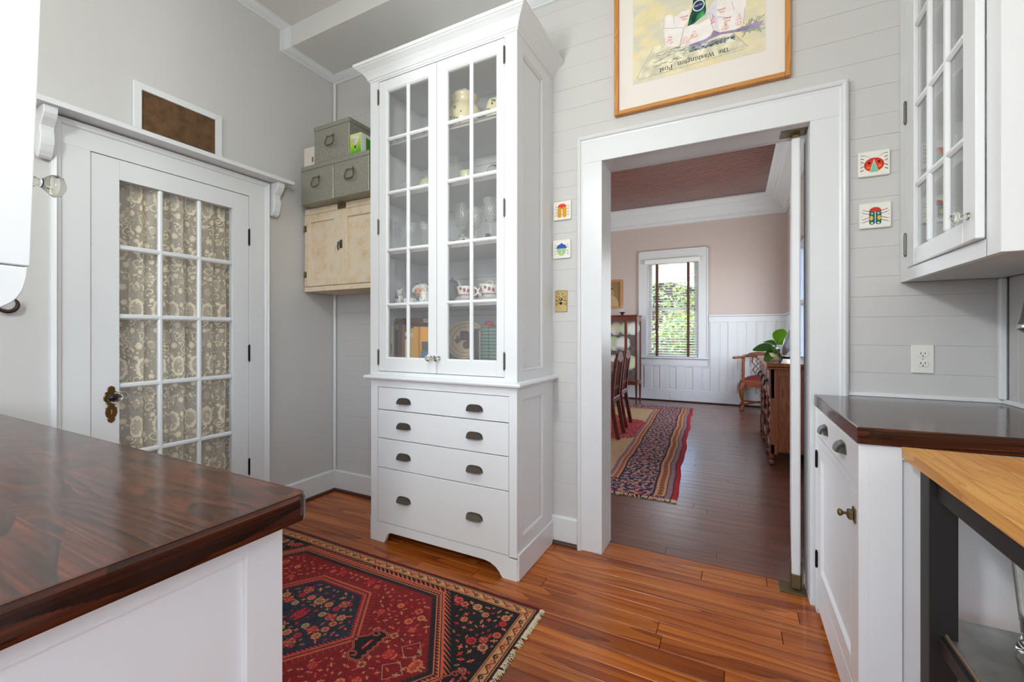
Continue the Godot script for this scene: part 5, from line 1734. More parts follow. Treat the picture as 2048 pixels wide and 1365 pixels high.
func galvanised_box(at: Vector3, w: float, h: float, d: float, label: String) -> void:
	var o := thing("metal_box", label, "storage box", at, "galvanised storage boxes")
	var b := MB.new()
	b.us = Vector2(3, 3); b.uo = Vector2(rng.randf(), rng.randf())
	b.bx(0, w, 0, h - 0.028, 0, d, 0.003)
	obj("body", b, M.galvanised, o)
	b = MB.new()
	b.us = Vector2(3, 3); b.uo = Vector2(rng.randf(), rng.randf())
	b.bx(-0.003, w + 0.003, h - 0.029, h, -0.003, d + 0.003, 0.002)
	obj("lid", b, M.galvanised, o)
	b = MB.new()
	b.bx(w * 0.5 - 0.022, w * 0.5 + 0.022, h * 0.62, h * 0.70, d, d + 0.002, 0.0006)
	for k in 3: b.ball(Vector3(w * 0.5 + (k - 1) * 0.017, h * 0.735, d), Vector3(0.0025, 0.0025, 0.0015), 6)
	b.tube(PackedVector3Array([Vector3(w * 0.5 - 0.025, h * 0.655, d + 0.006), Vector3(w * 0.5 + 0.025, h * 0.655, d + 0.006)]), 0.0045, 8)
	obj("handle_plate", b, M.galvanised, o)
	b = MB.new()
	var c := Vector3(w * 0.5, h * 0.655, d + 0.007)
	b.tube(PackedVector3Array([c + Vector3(-0.024, 0, 0), c + Vector3(-0.030, -0.012, 0.004), c + Vector3(-0.038, -0.045, 0.009), c + Vector3(-0.033, -0.060, 0.011), c + Vector3(-0.018, -0.068, 0.011), c + Vector3(0.018, -0.068, 0.011), c + Vector3(0.033, -0.060, 0.011), c + Vector3(0.038, -0.045, 0.009), c + Vector3(0.030, -0.012, 0.004), c + Vector3(0.024, 0, 0)]), 0.0045, 8)
	obj("handle", b, M.pewter, o)


# ---------- right side of the kitchen ----------
func make_right_side() -> void:
	var m: Material = M.white_paint
	var b := MB.new()
	# base cabinet
	var fx := 3.004
	var ze := 0.758
	var c := thing("base_cabinet", "white base cabinet with one drawer and one panelled door beside the doorway", "cabinet")
	b.bx(fx + 0.022, 3.59, 0.0, 0.872, 0.034, ze - 0.02)
	obj("body", b, m, c)
	b = MB.new()
	b.bx(fx, fx + 0.022, 0.11, 0.872, 0.034, 0.092); b.bx(fx, fx + 0.022, 0.11, 0.872, 0.722, ze); b.bx(fx, fx + 0.022, 0.725, 0.752, 0.092, 0.722); b.bx(fx, fx + 0.022, 0.862, 0.872, 0.092, 0.722); b.bx(fx, fx + 0.022, 0.11, 0.145, 0.092, 0.722)
	var ap := PackedVector2Array([Vector2(0.034, 0.112), Vector2(0.034, 0.0), Vector2(0.075, 0.0), Vector2(0.085, 0.022), Vector2(0.10, 0.034), Vector2(0.12, 0.038), Vector2(0.66, 0.038), Vector2(0.69, 0.03), Vector2(0.70, 0.0), Vector2(ze, 0.0), Vector2(ze, 0.112)])
	b.xf = Transform3D(Basis(Vector3(0, 0, 1), Vector3(0, 1, 0), Vector3(-1, 0, 0)), Vector3(fx + 0.022, 0, 0))
	b.prism(ap, 0, 0.022, 0.0)
	obj("face_frame", b, m, c)
	b = MB.new()
	b.bx(fx + 0.001, fx + 0.02, 0.755, 0.8605, 0.0945, 0.7195, 0.0015)
	var d := obj("drawer", b, m, c)
	cup_pull(d, Vector3(fx + 0.001, 0.810, 0.265), -PI / 2, M.pewter); cup_pull(d, Vector3(fx + 0.001, 0.815, 0.56), -PI / 2, M.pewter)
	b = MB.new()
	b.bx(fx + 0.001, fx + 0.02, 0.147, 0.7225, 0.0945, 0.155, 0.0015); b.bx(fx + 0.001, fx + 0.02, 0.147, 0.7225, 0.66, 0.7195, 0.0015); b.bx(fx + 0.001, fx + 0.02, 0.147, 0.21, 0.155, 0.66); b.bx(fx + 0.001, fx + 0.02, 0.665, 0.7225, 0.155, 0.66)
	b.bx(fx + 0.010, fx + 0.018, 0.205, 0.67, 0.15, 0.665)
	var pr := PackedVector2Array([Vector2(0, -0.002), Vector2(0, 0.009), Vector2(0.012, 0.0), Vector2(0.012, -0.002)])
	b.sweep(pr, PackedVector3Array([Vector3(fx + 0.010, 0.665, 0.155), Vector3(fx + 0.010, 0.665, 0.66), Vector3(fx + 0.010, 0.21, 0.66), Vector3(fx + 0.010, 0.21, 0.155)]), Vector3(-1, 0, 0), true)
	d = obj("door", b, m, c)
	for hy in [0.655, 0.235]: hinge(d, Vector3(fx - 0.001, hy, 0.090), 0.062, M.black_iron, -PI / 2)
	b = MB.new()
	b.bx(fx - 0.004, fx + 0.001, 0.635, 0.675, 0.70, 0.735, 0.001); b.bx(fx - 0.018, fx - 0.004, 0.642, 0.668, 0.705, 0.73, 0.003)
	b.xf = Transform3D(Basis(Vector3(0, 0, 1), PI / 2), Vector3(fx - 0.015, 0.655, 0.712))
	b.lathe([Vector2(0.004, 0), Vector2(0.004, 0.010), Vector2(0.010, 0.017), Vector2(0.011, 0.021), Vector2(0.006, 0.025), Vector2(0, 0.026)], 12)
	obj("latch", b, M.dull_brass, d)
	b = MB.new()
	b.bx(fx + 0.022, fx + 0.095, 0.0, 0.872, ze - 0.02, ze, 0.001); b.bx(3.5, 3.59, 0.0, 0.872, ze - 0.02, ze, 0.001); b.bx(fx + 0.095, 3.5, 0.838, 0.872, ze - 0.02, ze); b.bx(fx + 0.095, 3.5, 0.0, 0.1, ze - 0.02, ze); b.bx(fx + 0.095, 3.5, 0.1, 0.838, ze - 0.02, ze - 0.012)
	obj("end_panel", b, m, c)
	# dark wooden countertop
	b = wood_mb(Vector3.RIGHT, Vector2(0.5, 3.0))
	b.xf = Transform3D(Basis(Vector3.RIGHT, -PI / 2), Vector3(0, 0.874, 0))
	b.prism(PackedVector2Array([Vector2(2.999, -0.042), Vector2(2.999, -0.768), Vector2(3.003, -0.772), Vector2(3.594, -0.728), Vector2(3.594, -0.042)]), 0, 0.046, 0.003)
	b.prism(PackedVector2Array([Vector2(3.123, -0.002), Vector2(3.123, -0.043), Vector2(3.594, -0.043), Vector2(3.594, -0.002)]), 0, 0.046, 0.0)
	tag(obj("countertop", b, M.stained_counter), "dark brown wooden countertop on the base cabinet beside the doorway", "countertop")
	b = MB.new()
	var q := PackedVector2Array([Vector2(0, 0), Vector2(0.014, 0), Vector2(0.013, 0.008), Vector2(0.006, 0.014), Vector2(0, 0.0145)])
	b.sweep(q, PackedVector3Array([Vector3(3.124, 0.921, 0.0), Vector3(3.594, 0.921, 0.0), Vector3(3.594, 0.921, 0.76)]), Vector3.UP)
	struct("trim_9", b, M.white_trim, "white quarter-round strip along the back of the right countertop")
	outlet("wall_outlet", Vector3(3.361, 1.079, 0.001), "white duplex outlet on the grey boards above the dark countertop")
	# upper cabinet with a glazed door standing ajar
	var uc := thing("glazed_wall_cabinet", "white wall cabinet with a many-paned glass door, at right above the countertop", "cabinet")
	b = MB.new()
	b.bx(3.313, 3.594, 1.388, 1.41, 0.004, 0.725); b.bx(3.313, 3.594, 2.73, 2.75, 0.004, 0.725); b.bx(3.582, 3.594, 1.388, 2.75, 0.004, 0.745); b.bx(3.313, 3.594, 1.388, 2.75, 0.004, 0.02)
	for y in [1.737, 2.03, 2.33]: b.bx(3.33, 3.59, y - 0.012, y + 0.004, 0.02, 0.725)
	obj("case", b, M.hutch_inside, uc)
	b = MB.new()
	b.bx(3.293, 3.313, 1.388, 2.75, 0.003, 0.075); b.bx(3.293, 3.313, 1.388, 2.75, 0.6745, 0.745); b.bx(3.293, 3.313, 1.388, 1.434, 0.075, 0.677); b.bx(3.293, 3.313, 2.705, 2.75, 0.075, 0.677)
	obj("face_frame", b, m, uc)
	b = MB.new()
	b.bx(3.313, 3.594, 1.388, 2.75, 0.725, 0.745)
	obj("end_panel", b, m, uc)
	b = MB.new()
	var g := [[0.085, 0.208], [0.236, 0.359], [0.387, 0.51]]
	var ry := [[1.500, 1.727], [1.750, 2.025], [2.048, 2.321], [2.344, 2.63]]
	b.bx(-0.001, 0.019, 1.437, 2.702, 0.0, 0.085, 0.003); b.bx(-0.001, 0.019, 1.437, 2.702, 0.51, 0.592, 0.003); b.bx(-0.001, 0.019, 1.437, 1.5, 0.085, 0.51, 0.003); b.bx(-0.001, 0.019, 2.63, 2.702, 0.085, 0.51, 0.003)
	var dr := obj("door", b, m, uc)
	dr.position = Vector3(3.293, 0, 0.081)
	dr.rotation.y = deg_to_rad(-1.9)
	b = MB.new()
	for k in 2: b.bx(-0.0005, 0.017, 1.499, 2.631, g[k][1], g[k + 1][0], 0.007)
	for k in 3: b.bx(0.0, 0.017, ry[k][1], ry[k + 1][0], 0.084, 0.511, 0.007)
	obj("muntins", b, m, dr)
	for r in ry:
		for cc in g:
			b = MB.new()
			b.bx(0.010, 0.0125, r[0], r[1], cc[0], cc[1])
			obj("pane", b, M.pane, dr)
	for hy in [1.528, 2.045]: hinge(dr, Vector3(-0.002, hy, -0.004), 0.08, M.pewter, -PI / 2)
	glass_knob(dr, Vector3(-0.001, 1.508, 0.548), Basis(Vector3(0, 0, 1), PI / 2), 0.95)
	var gl := ["glass goblet at left on the lower shelf of the glazed wall cabinet", "glass goblet in the middle of the glazed wall cabinet's lower shelf", "glass goblet nearest the knob of the glazed wall cabinet", "glass goblet at left on the cabinet's second shelf", "glass goblet in the middle of the cabinet's second shelf", "glass goblet at right on the cabinet's second shelf"]
	for k in 6:
		var gy := 1.41 if k < 3 else 1.741
		glass_item("goblet", gl[k], "goblet", Vector3(3.42, gy, 0.2 + 0.19 * (k % 3)), goblet_profile(0.19, 0.036, 0.09, 0.033, 0.98), "goblets in the glazed wall cabinet")
	# butcher block cart
	var ct := thing("butcher_block_cart", "black kitchen cart with a light butcher block top and a steel shelf", "cart")
	var x := 3.075
	var k3 := 0
	while x < 3.575:
		b = wood_mb(Vector3(0, 0, 1), Vector2(0.7, 3.4))
		var kk := rng.randf_range(0.9, 1.08)
		b.tint = Color(kk, kk * rng.randf_range(0.95, 1.0), kk * rng.randf_range(0.88, 1.0))
		b.bx(x, minf(x + 0.0505, 3.58), 0.862, 0.890, 0.840, 1.75, 0.0008)
		obj("stave", b, M.butcher_block, ct)
		x += 0.0505; k3 += 1
	b = wood_mb(Vector3(0, 0, 1), Vector2(0.7, 3.4))
	b.tint = Color(0.88, 0.74, 0.5)
	b.xf = Transform3D(Basis(Vector3.RIGHT, -PI / 2), Vector3(0, 0.8899, 0))
	b.prism(PackedVector2Array([Vector2(3.19, -0.905), Vector2(3.225, -0.90), Vector2(3.26, -0.925), Vector2(3.30, -0.98), Vector2(3.36, -1.02), Vector2(3.34, -1.10), Vector2(3.27, -1.10), Vector2(3.225, -1.02), Vector2(3.195, -0.95)]), 0, 0.0004)
	obj("oil_stain", b, M.butcher_block, ct)
	for p in [Vector2(3.09, 0.911), Vector2(3.51, 0.911), Vector2(3.09, 1.62), Vector2(3.51, 1.62)]:
		b = MB.new()
		b.bx(p.x, p.x + 0.049, 0.0, 0.862, p.y, p.y + 0.056, 0.002)
		obj("leg", b, M.black_paint, ct)
	for r in [[3.101, 3.121, 0.967, 1.62], [3.53, 3.55, 0.967, 1.62]]:
		b = MB.new()
		b.bx(r[0], r[1], 0.802, 0.862, r[2], r[3], 0.002)
		obj("rail", b, M.black_paint, ct)
	b = MB.new()
	b.bx(3.139, 3.51, 0.802, 0.862, 0.92, 0.94, 0.002)
	obj("rail", b, M.black_paint, ct)
	b = MB.new()
	b.bx(3.118, 3.55, 0.478, 0.490, 0.862, 1.70, 0.001)
	obj("shelf", b, M.steel_sheet, ct)
	b = MB.new()
	b.bx(3.105, 3.117, 0.462, 0.493, 0.92, 1.70, 0.001)
	obj("shelf_lip", b, M.black_paint, ct)
	b = MB.new()
	b.bx(3.1165, 3.1215, 0.489, 0.501, 0.92, 1.70, 0.0015)
	obj("shelf_edge", b, M.copper_edge, ct)
	# glass blender jar on the cart's shelf
	var jr := thing("glass_jar_jug", "ribbed clear glass blender jug with a heavy handle on the cart's steel shelf", "jug", Vector3(3.285, 0.4905, 0.985))
	b = MB.new()
	b.lathe([Vector2(0, 0.0), Vector2(0.058, 0.0), Vector2(0.062, 0.008), Vector2(0.058, 0.03), Vector2(0.052, 0.045), Vector2(0.056, 0.10), Vector2(0.068, 0.24), Vector2(0.070, 0.25), Vector2(0.070, 0.25), Vector2(0.066, 0.25), Vector2(0.063, 0.24), Vector2(0.050, 0.10), Vector2(0.046, 0.05), Vector2(0, 0.045)], 40)
	for i in b.v.size():
		var w := b.v[i]
		if w.y > 0.06 and Vector2(w.x, w.z).length() > 0.052:
			var f := 1.0 + 0.02 * cos(atan2(w.z, w.x) * 20.0)
			b.v[i] = Vector3(w.x * f, w.y, w.z * f)
	obj("jar", b, M.cut_glass, jr)
	b = MB.new()
	var hp := PackedVector3Array()
	for e in [[0.056, 0.165], [0.075, 0.178], [0.095, 0.17], [0.103, 0.145], [0.102, 0.10], [0.095, 0.06], [0.08, 0.045], [0.058, 0.05]]:
		hp.append(Vector3(-e[0] * 0.55, e[1], e[0] * 0.83))
	b.tube(hp, [0.012, 0.013, 0.013, 0.012, 0.012, 0.012, 0.012, 0.012], 12)
	obj("handle", b, M.cut_glass, jr)
	# coffee maker at the right edge
	var cm := thing("coffee_maker", "black and chrome coffee maker standing at the right end of the dark countertop", "coffee maker", Vector3(3.530, 0.921, 0.40))
	b = MB.new()
	b.bx(-0.052, 0.058, 0, 0.036, 0.01, 0.15, 0.005)
	obj("base", b, M.black_plastic, cm)
	b = MB.new()
	b.bx(0.01, 0.06, 0.0, 0.43, 0.0, 0.05, 0.006)
	obj("column", b, M.black_plastic, cm)
	b = MB.new()
	b.lathe([Vector2(0, 0.262), Vector2(0.05, 0.262), Vector2(0.062, 0.272), Vector2(0.061, 0.29), Vector2(0.056, 0.31), Vector2(0.04, 0.42), Vector2(0.03, 0.43), Vector2(0, 0.43)], 28, Vector3(0.0, 0, 0.0))
	obj("brew_basket", b, mat("smoke_plastic", Color(0.10, 0.09, 0.085), 0.25), cm)
	b = MB.new()
	b.lathe([Vector2(0.059, 0.276), Vector2(0.065, 0.276), Vector2(0.064, 0.288), Vector2(0.058, 0.288)], 28, Vector3(0.0, 0, 0.0))
	obj("chrome_ring", b, M.chrome, cm)
	b = MB.new()
	b.lathe([Vector2(0, 0.048), Vector2(0.03, 0.048), Vector2(0.034, 0.08), Vector2(0.032, 0.15), Vector2(0.028, 0.19), Vector2(0.033, 0.21), Vector2(0.031, 0.21), Vector2(0.025, 0.19), Vector2(0.029, 0.15), Vector2(0.031, 0.08), Vector2(0, 0.055)], 24, Vector3(-0.005, 0, 0.095))
	obj("carafe", b, M.thin_glass, cm)


# ---------- things on the kitchen walls ----------
func inside(p: Vector2, poly: Array) -> bool:
	var c := false
	var j := poly.size() - 1
	for i in poly.size():
		var a: Vector2 = poly[i]
		var b: Vector2 = poly[j]
		if (a.y > p.y) != (b.y > p.y) and p.x < (b.x - a.x) * (p.y - a.y) / (b.y - a.y) + a.x: c = not c
		j = i
	return c


func poly_fill(im: Image, pts: Array, col: Color, nz: FastNoiseLite, vary := 0.06) -> void:
	var w := im.get_width()
	var h := im.get_height()
	var lo := Vector2(9, 9)
	var hi := Vector2(-9, -9)
	for q in pts:
		lo = lo.min(q); hi = hi.max(q)
	for y in range(maxi(0, int(lo.y * h)), mini(h, int(hi.y * h) + 1)):
		for x in range(maxi(0, int(lo.x * w)), mini(w, int(hi.x * w) + 1)):
			if inside(Vector2((x + 0.5) / w, (y + 0.5) / h), pts):
				var k := 1.0 + vary * nz.get_noise_2d(x * 2.0, y * 2.0) * 2.0
				im.set_pixel(x, y, Color(clampf(col.r * k, 0, 1), clampf(col.g * k, 0, 1), clampf(col.b * k, 0, 1)))


func stroke(im: Image, a: Vector2, b: Vector2, r: float, col: Color) -> void:   # pixels
	var n := int(a.distance_to(b)) + 1
	for i in n + 1:
		var p := a.lerp(b, float(i) / n)
		for y in range(int(p.y - r), int(p.y + r) + 1):
			for x in range(int(p.x - r), int(p.x + r) + 1):
				if x >= 0 and y >= 0 and x < im.get_width() and y < im.get_height() and Vector2(x, y).distance_to(p) <= r: im.set_pixel(x, y, col)


func P2(a: Array) -> Array:
	var o := []
	for i in range(0, a.size(), 2): o.append(Vector2(a[i], a[i + 1]))
	return o


func still_life() -> ImageTexture:
	var w := 720
	var h := 548
	var im := Image.create(w, h, false, Image.FORMAT_RGB8)
	var nz := FastNoiseLite.new()
	nz.seed = 5; nz.frequency = 0.006; nz.fractal_octaves = 4
	for y in h:
		for x in w:
			var n := nz.get_noise_2d(x, y * 1.5)
			var c := Color(0.90, 0.85, 0.70).lerp(Color(0.82, 0.80, 0.73), clampf(0.5 + n * 1.3, 0, 1)).lerp(Color(0.92, 0.84, 0.58), clampf(nz.get_noise_2d(x + 900, y) * 1.2, 0, 0.5))
			im.set_pixel(x, y, c)
	var r := RandomNumberGenerator.new()
	r.seed = 12
	poly_fill(im, P2([0.174, 0.627, 0.78, 0.729, 0.882, 0.911, 0.03, 0.955]), Color(0.87, 0.84, 0.73), nz, 0.1)
	for k in 46:   # smudged print on the newspaper
		var y := r.randf_range(0.70, 0.86)
		var x := r.randf_range(0.20 - (y - 0.7) * 0.4, 0.42)
		stroke(im, Vector2(x * w, y * h), Vector2((x + r.randf_range(0.02, 0.07)) * w, (y - 0.004) * h), r.randf_range(0.6, 2.2), Color(0.55, 0.60, 0.58).lerp(Color(0.35, 0.42, 0.44), r.randf()))
	poly_fill(im, P2([0.434, 0.771, 0.461, 0.742, 0.787, 0.745, 0.797, 0.785, 0.645, 0.807, 0.476, 0.807]), Color(0.62, 0.64, 0.62), nz, 0.3)
	for k in 60:
		var x := r.randf_range(0.45, 0.78)
		var y := r.randf_range(0.755, 0.798)
		stroke(im, Vector2(x * w, y * h), Vector2((x + 0.012) * w, (y + r.randf_range(-0.01, 0.01)) * h), r.randf_range(1, 2.6), Color(0.22, 0.27, 0.32))
	for k in 16: stroke(im, Vector2(r.randf_range(0.82, 0.99) * w, r.randf_range(0.62, 0.80) * h), Vector2(r.randf_range(0.86, 1.0) * w, r.randf_range(0.62, 0.8) * h), 3.0, Color(0.60, 0.63, 0.55))
	poly_fill(im, P2([0.441, 0.704, 0.544, 0.698, 0.618, 0.689, 0.639, 0.64, 0.684, 0.684, 0.794, 0.702, 0.838, 0.698, 0.938, 0.684, 0.992, 0.691, 0.961, 0.733, 0.85, 0.74, 0.698, 0.709, 0.639, 0.718, 0.564, 0.75, 0.476, 0.755]), Color(0.60, 0.53, 0.66), nz, 0.12)
	var paper := Color(0.93, 0.90, 0.88)
	poly_fill(im, P2([0.578, 0.431, 0.645, 0.34, 0.684, 0.3, 0.69, 0.509, 0.684, 0.66, 0.635, 0.629, 0.6, 0.493]), Color(0.87, 0.85, 0.88), nz, 0.05)
	poly_fill(im, P2([0.483, 0.289, 0.50, 0.05, 0.505, 0.0, 0.555, 0.0, 0.56, 0.05, 0.578, 0.287, 0.584, 0.404, 0.578, 0.44, 0.537, 0.471, 0.49, 0.509, 0.444, 0.513, 0.461, 0.409, 0.476, 0.364]), Color(0.10, 0.36, 0.30), nz, 0.5)
	poly_fill(im, P2([0.52, 0.42, 0.57, 0.40, 0.575, 0.44, 0.53, 0.47, 0.50, 0.49]), Color(0.22, 0.52, 0.28), nz, 0.4)
	poly_fill(im, P2([0.255, 0.458, 0.26, 0.353, 0.28, 0.322, 0.314, 0.327, 0.334, 0.367, 0.363, 0.364, 0.399, 0.331, 0.461, 0.34, 0.454, 0.424, 0.414, 0.516, 0.372, 0.704, 0.334, 0.691, 0.274, 0.660]), paper, nz, 0.02)
	poly_fill(im, P2([0.664, 0.509, 0.66, 0.382, 0.684, 0.25, 0.769, 0.22, 0.88, 0.30, 0.868, 0.478, 0.85, 0.667, 0.794, 0.698, 0.684, 0.68]), paper, nz, 0.02)
	poly_fill(im, P2([0.385, 0.726, 0.414, 0.524, 0.476, 0.513, 0.53, 0.527, 0.611, 0.493, 0.635, 0.629, 0.618, 0.684, 0.578, 0.711]), paper, nz, 0.02)
	var grey := Color(0.55, 0.57, 0.66)
	for s in [[0.255, 0.458, 0.414, 0.516], [0.334, 0.367, 0.338, 0.44], [0.414, 0.524, 0.385, 0.726], [0.611, 0.493, 0.635, 0.629], [0.664, 0.509, 0.76, 0.56], [0.769, 0.40, 0.785, 0.49], [0.255, 0.458, 0.26, 0.353], [0.56, 0.46, 0.61, 0.44], [0.86, 0.5, 0.85, 0.667], [0.385, 0.726, 0.578, 0.711]]:
		stroke(im, Vector2(s[0] * w, s[1] * h), Vector2(s[2] * w, s[3] * h), 1.0, grey)
	for s in [[0.03, 0.942, 0.174, 0.627], [0.78, 0.729, 0.882, 0.911], [0.05, 0.955, 0.87, 0.925]]:
		stroke(im, Vector2(s[0] * w, s[1] * h), Vector2(s[2] * w, s[3] * h), 0.8, Color(0.42, 0.42, 0.36))
	for q in [[0.302, 0.53, 0.655, 0.035], [0.425, 0.60, 0.70, 0.045], [0.49, 0.58, 0.66, 0.035], [0.724, 0.575, 0.675, 0.028], [0.822, 0.53, 0.67, 0.036], [0.634, 0.47, 0.57, 0.018]]:   # red pagoda prints
		for k in 90:
			var t := pow(r.randf(), 0.6)
			var yy: float = lerpf(q[1], q[2], t)
			var xx: float = q[0] + r.randf_range(-1, 1) * q[3] * (0.15 + 0.85 * t)
			var dv := Vector2(r.randf_range(-5, 5), r.randf_range(-3, 3))
			stroke(im, Vector2(xx * w, yy * h), Vector2(xx * w, yy * h) + dv, 0.7, Color(0.82, 0.30, 0.26) if r.randf() > 0.3 else Color(0.88, 0.50, 0.40))
	for y in range(int(0.255 * h), int(0.395 * h)):   # round label on the green bottle
		for x in range(int(0.48 * w), int(0.58 * w)):
			var e := Vector2((x / float(w) - 0.527) / 0.046, (y / float(h) - 0.325) / 0.060).length()
			if e < 0.82: im.set_pixel(x, y, Color(0.12, 0.22, 0.38))
			elif e < 1.0: im.set_pixel(x, y, Color(0.90, 0.90, 0.88))
	return ImageTexture.create_from_image(im)


func make_wall_things() -> void:
	# framed watercolour over the doorway
	var f := thing("framed_picture", "wood-framed watercolour of white takeout boxes hung over the doorway", "picture", Vector3(2.525, 2.325, 0.001))
	var hw := 0.391
	var hh := 0.72
	for s in [-1.0, 1.0]:
		var b := wood_mb(Vector3.UP, Vector2(0.6, 3.0))
		b.bx(s * hw, s * (hw - 0.021), 0, hh, 0, 0.030, 0.002)
		obj("frame_rail", b, M.frame_wood, f)
		b = wood_mb(Vector3.RIGHT, Vector2(0.6, 3.0))
		b.bx(-hw + 0.021, hw - 0.021, 0.0 if s < 0 else hh - 0.021, 0.021 if s < 0 else hh, 0, 0.0298, 0.002)
		obj("frame_rail", b, M.frame_wood, f)
	var m := MB.new()
	m.bx(-hw + 0.02, hw - 0.02, 0.02, hh - 0.02, 0.004, 0.012)
	obj("mat_board", m, M.paper_mat, f)
	m = MB.new()
	m.quad_uv(Vector3(-0.297, 0.145, 0.0125), Vector3(0.295, 0.145, 0.0125), Vector3(0.295, 0.595, 0.0125), Vector3(-0.297, 0.595, 0.0125), Rect2(0, 0, 1, 1))
	var pic := obj("painting", m, with_tex(mat("watercolour", WHITE, 0.85), still_life()), f)
	m = MB.new()
	m.sweep(PackedVector2Array([Vector2(0, 0), Vector2(0, 0.0015), Vector2(0.0012, 0.0)]), PackedVector3Array([Vector3(-0.297, 0.145, 0.012), Vector3(-0.297, 0.595, 0.012), Vector3(0.295, 0.595, 0.012), Vector3(0.295, 0.145, 0.012)]), Vector3(0, 0, 1), true)
	obj("mat_bevel", m, M.white_plastic, f)
	var at := func(u: float, v: float, turn: float) -> Transform3D:
		return Transform3D(Basis(Vector3(0, 0, 1), turn), Vector3(-0.297 + 0.592 * u, 0.595 - 0.45 * v, 0.0132))
	lettering("The", 0.026, M.ink, pic, at.call(0.712, 0.889, PI + 0.03))
	lettering("Washington", 0.029, M.ink, pic, at.call(0.505, 0.895, PI + 0.02))
	lettering("Post", 0.033, M.ink, pic, at.call(0.275, 0.916, PI + 0.06))
	for q in [[0.418, 0.400], [0.695, 0.445], [0.735, 0.555]]:
		lettering("Thank", 0.012, M.red_ink, pic, at.call(q[0], q[1], 0.05))
		lettering("You", 0.012, M.red_ink, pic, at.call(q[0] + 0.005, q[1] + 0.03, 0.05))
	lettering("Perrier", 0.012, M.white_plastic, pic, at.call(0.527, 0.322, 0.12), "Droid Sans")
	# four glazed beetle tiles
	var tw := [["glazed tile with a red ladybird, upper of the two right of the doorway", 3.2075, 1.8865], ["glazed tile with a teal-winged beetle, lower of the two right of the doorway", 3.2115, 1.6705], ["glazed tile with an orange-winged beetle, upper of the two beside the hutch", 1.8365, 1.8715], ["glazed tile with a blue-headed green beetle, lower of the two beside the hutch", 1.8335, 1.6555]]
	for i in 4:
		var o := thing("wall_tile", tw[i][0], "tile", Vector3(tw[i][1], tw[i][2], 0.001), "painted beetle tiles")
		m = MB.new()
		m.bx(-0.0525, 0.0525, -0.0525, 0.0525, 0, 0.011, 0.003)
		obj("body", m, M.white_glaze, o)
		m = MB.new()
		m.quad_uv(Vector3(-0.0495, -0.0495, 0.0112), Vector3(0.0495, -0.0495, 0.0112), Vector3(0.0495, 0.0495, 0.0112), Vector3(-0.0495, 0.0495, 0.0112), Rect2(0, 0, 1, 1))
		obj("painting", m, with_tex(mat("tile_paint_%d" % i, WHITE, 0.15), tile_art(i)), o)
	# ornate brass push-button switch plate
	var s := thing("switch_plate", "ornate brass push-button light switch plate between hutch and doorway", "light switch", Vector3(1.828, 1.364, 0.001))
	m = MB.new()
	m.bx(-0.037, 0.037, -0.061, 0.061, 0, 0.005, 0.002)
	obj("plate", m, mat("plate_brass", Color(0.72, 0.63, 0.42), 0.38, 0.7), s)
	m = MB.new()
	for sx in [-1.0, 1.0]:
		for k in 4:
			m.tube(arc_path(Vector3(sx * (0.012 + 0.004 * k), 0.050 - 0.019 * k, 0.005), 0.009, 0.5 + k, 5.5 + k, 12), 0.0016, 5)
			m.tube(arc_path(Vector3(sx * 0.028, 0.048 - 0.022 * k, 0.005), 0.005, k, 4.0 + k, 8), 0.0014, 5)
	obj("scrollwork", m, M.dull_brass, s)
	for k in 2:
		m = MB.new()
		m.xf = Transform3D(Basis(Vector3.RIGHT, PI / 2), Vector3(0, 0.010 - 0.022 * k, 0.004))
		m.lathe([Vector2(0.0, 0.0), Vector2(0.0085, 0.0), Vector2(0.0085, 0.004), Vector2(0.0065, 0.0045), Vector2(0.0065, 0.0045), Vector2(0.006, 0.007), Vector2(0.0, 0.008)], 14)
		obj("push_button", m, M.black_plastic, s)
		m = MB.new()
		m.xf = Transform3D(Basis(Vector3.RIGHT, PI / 2), Vector3(0, 0.010 - 0.022 * k, 0.004))
		m.lathe([Vector2(0.0, 0.0079), Vector2(0.0035, 0.0078), Vector2(0.003, 0.009), Vector2(0.0, 0.0092)], 10)
		if k == 0: obj("pearl_inlay", m, M.white_plastic, s)


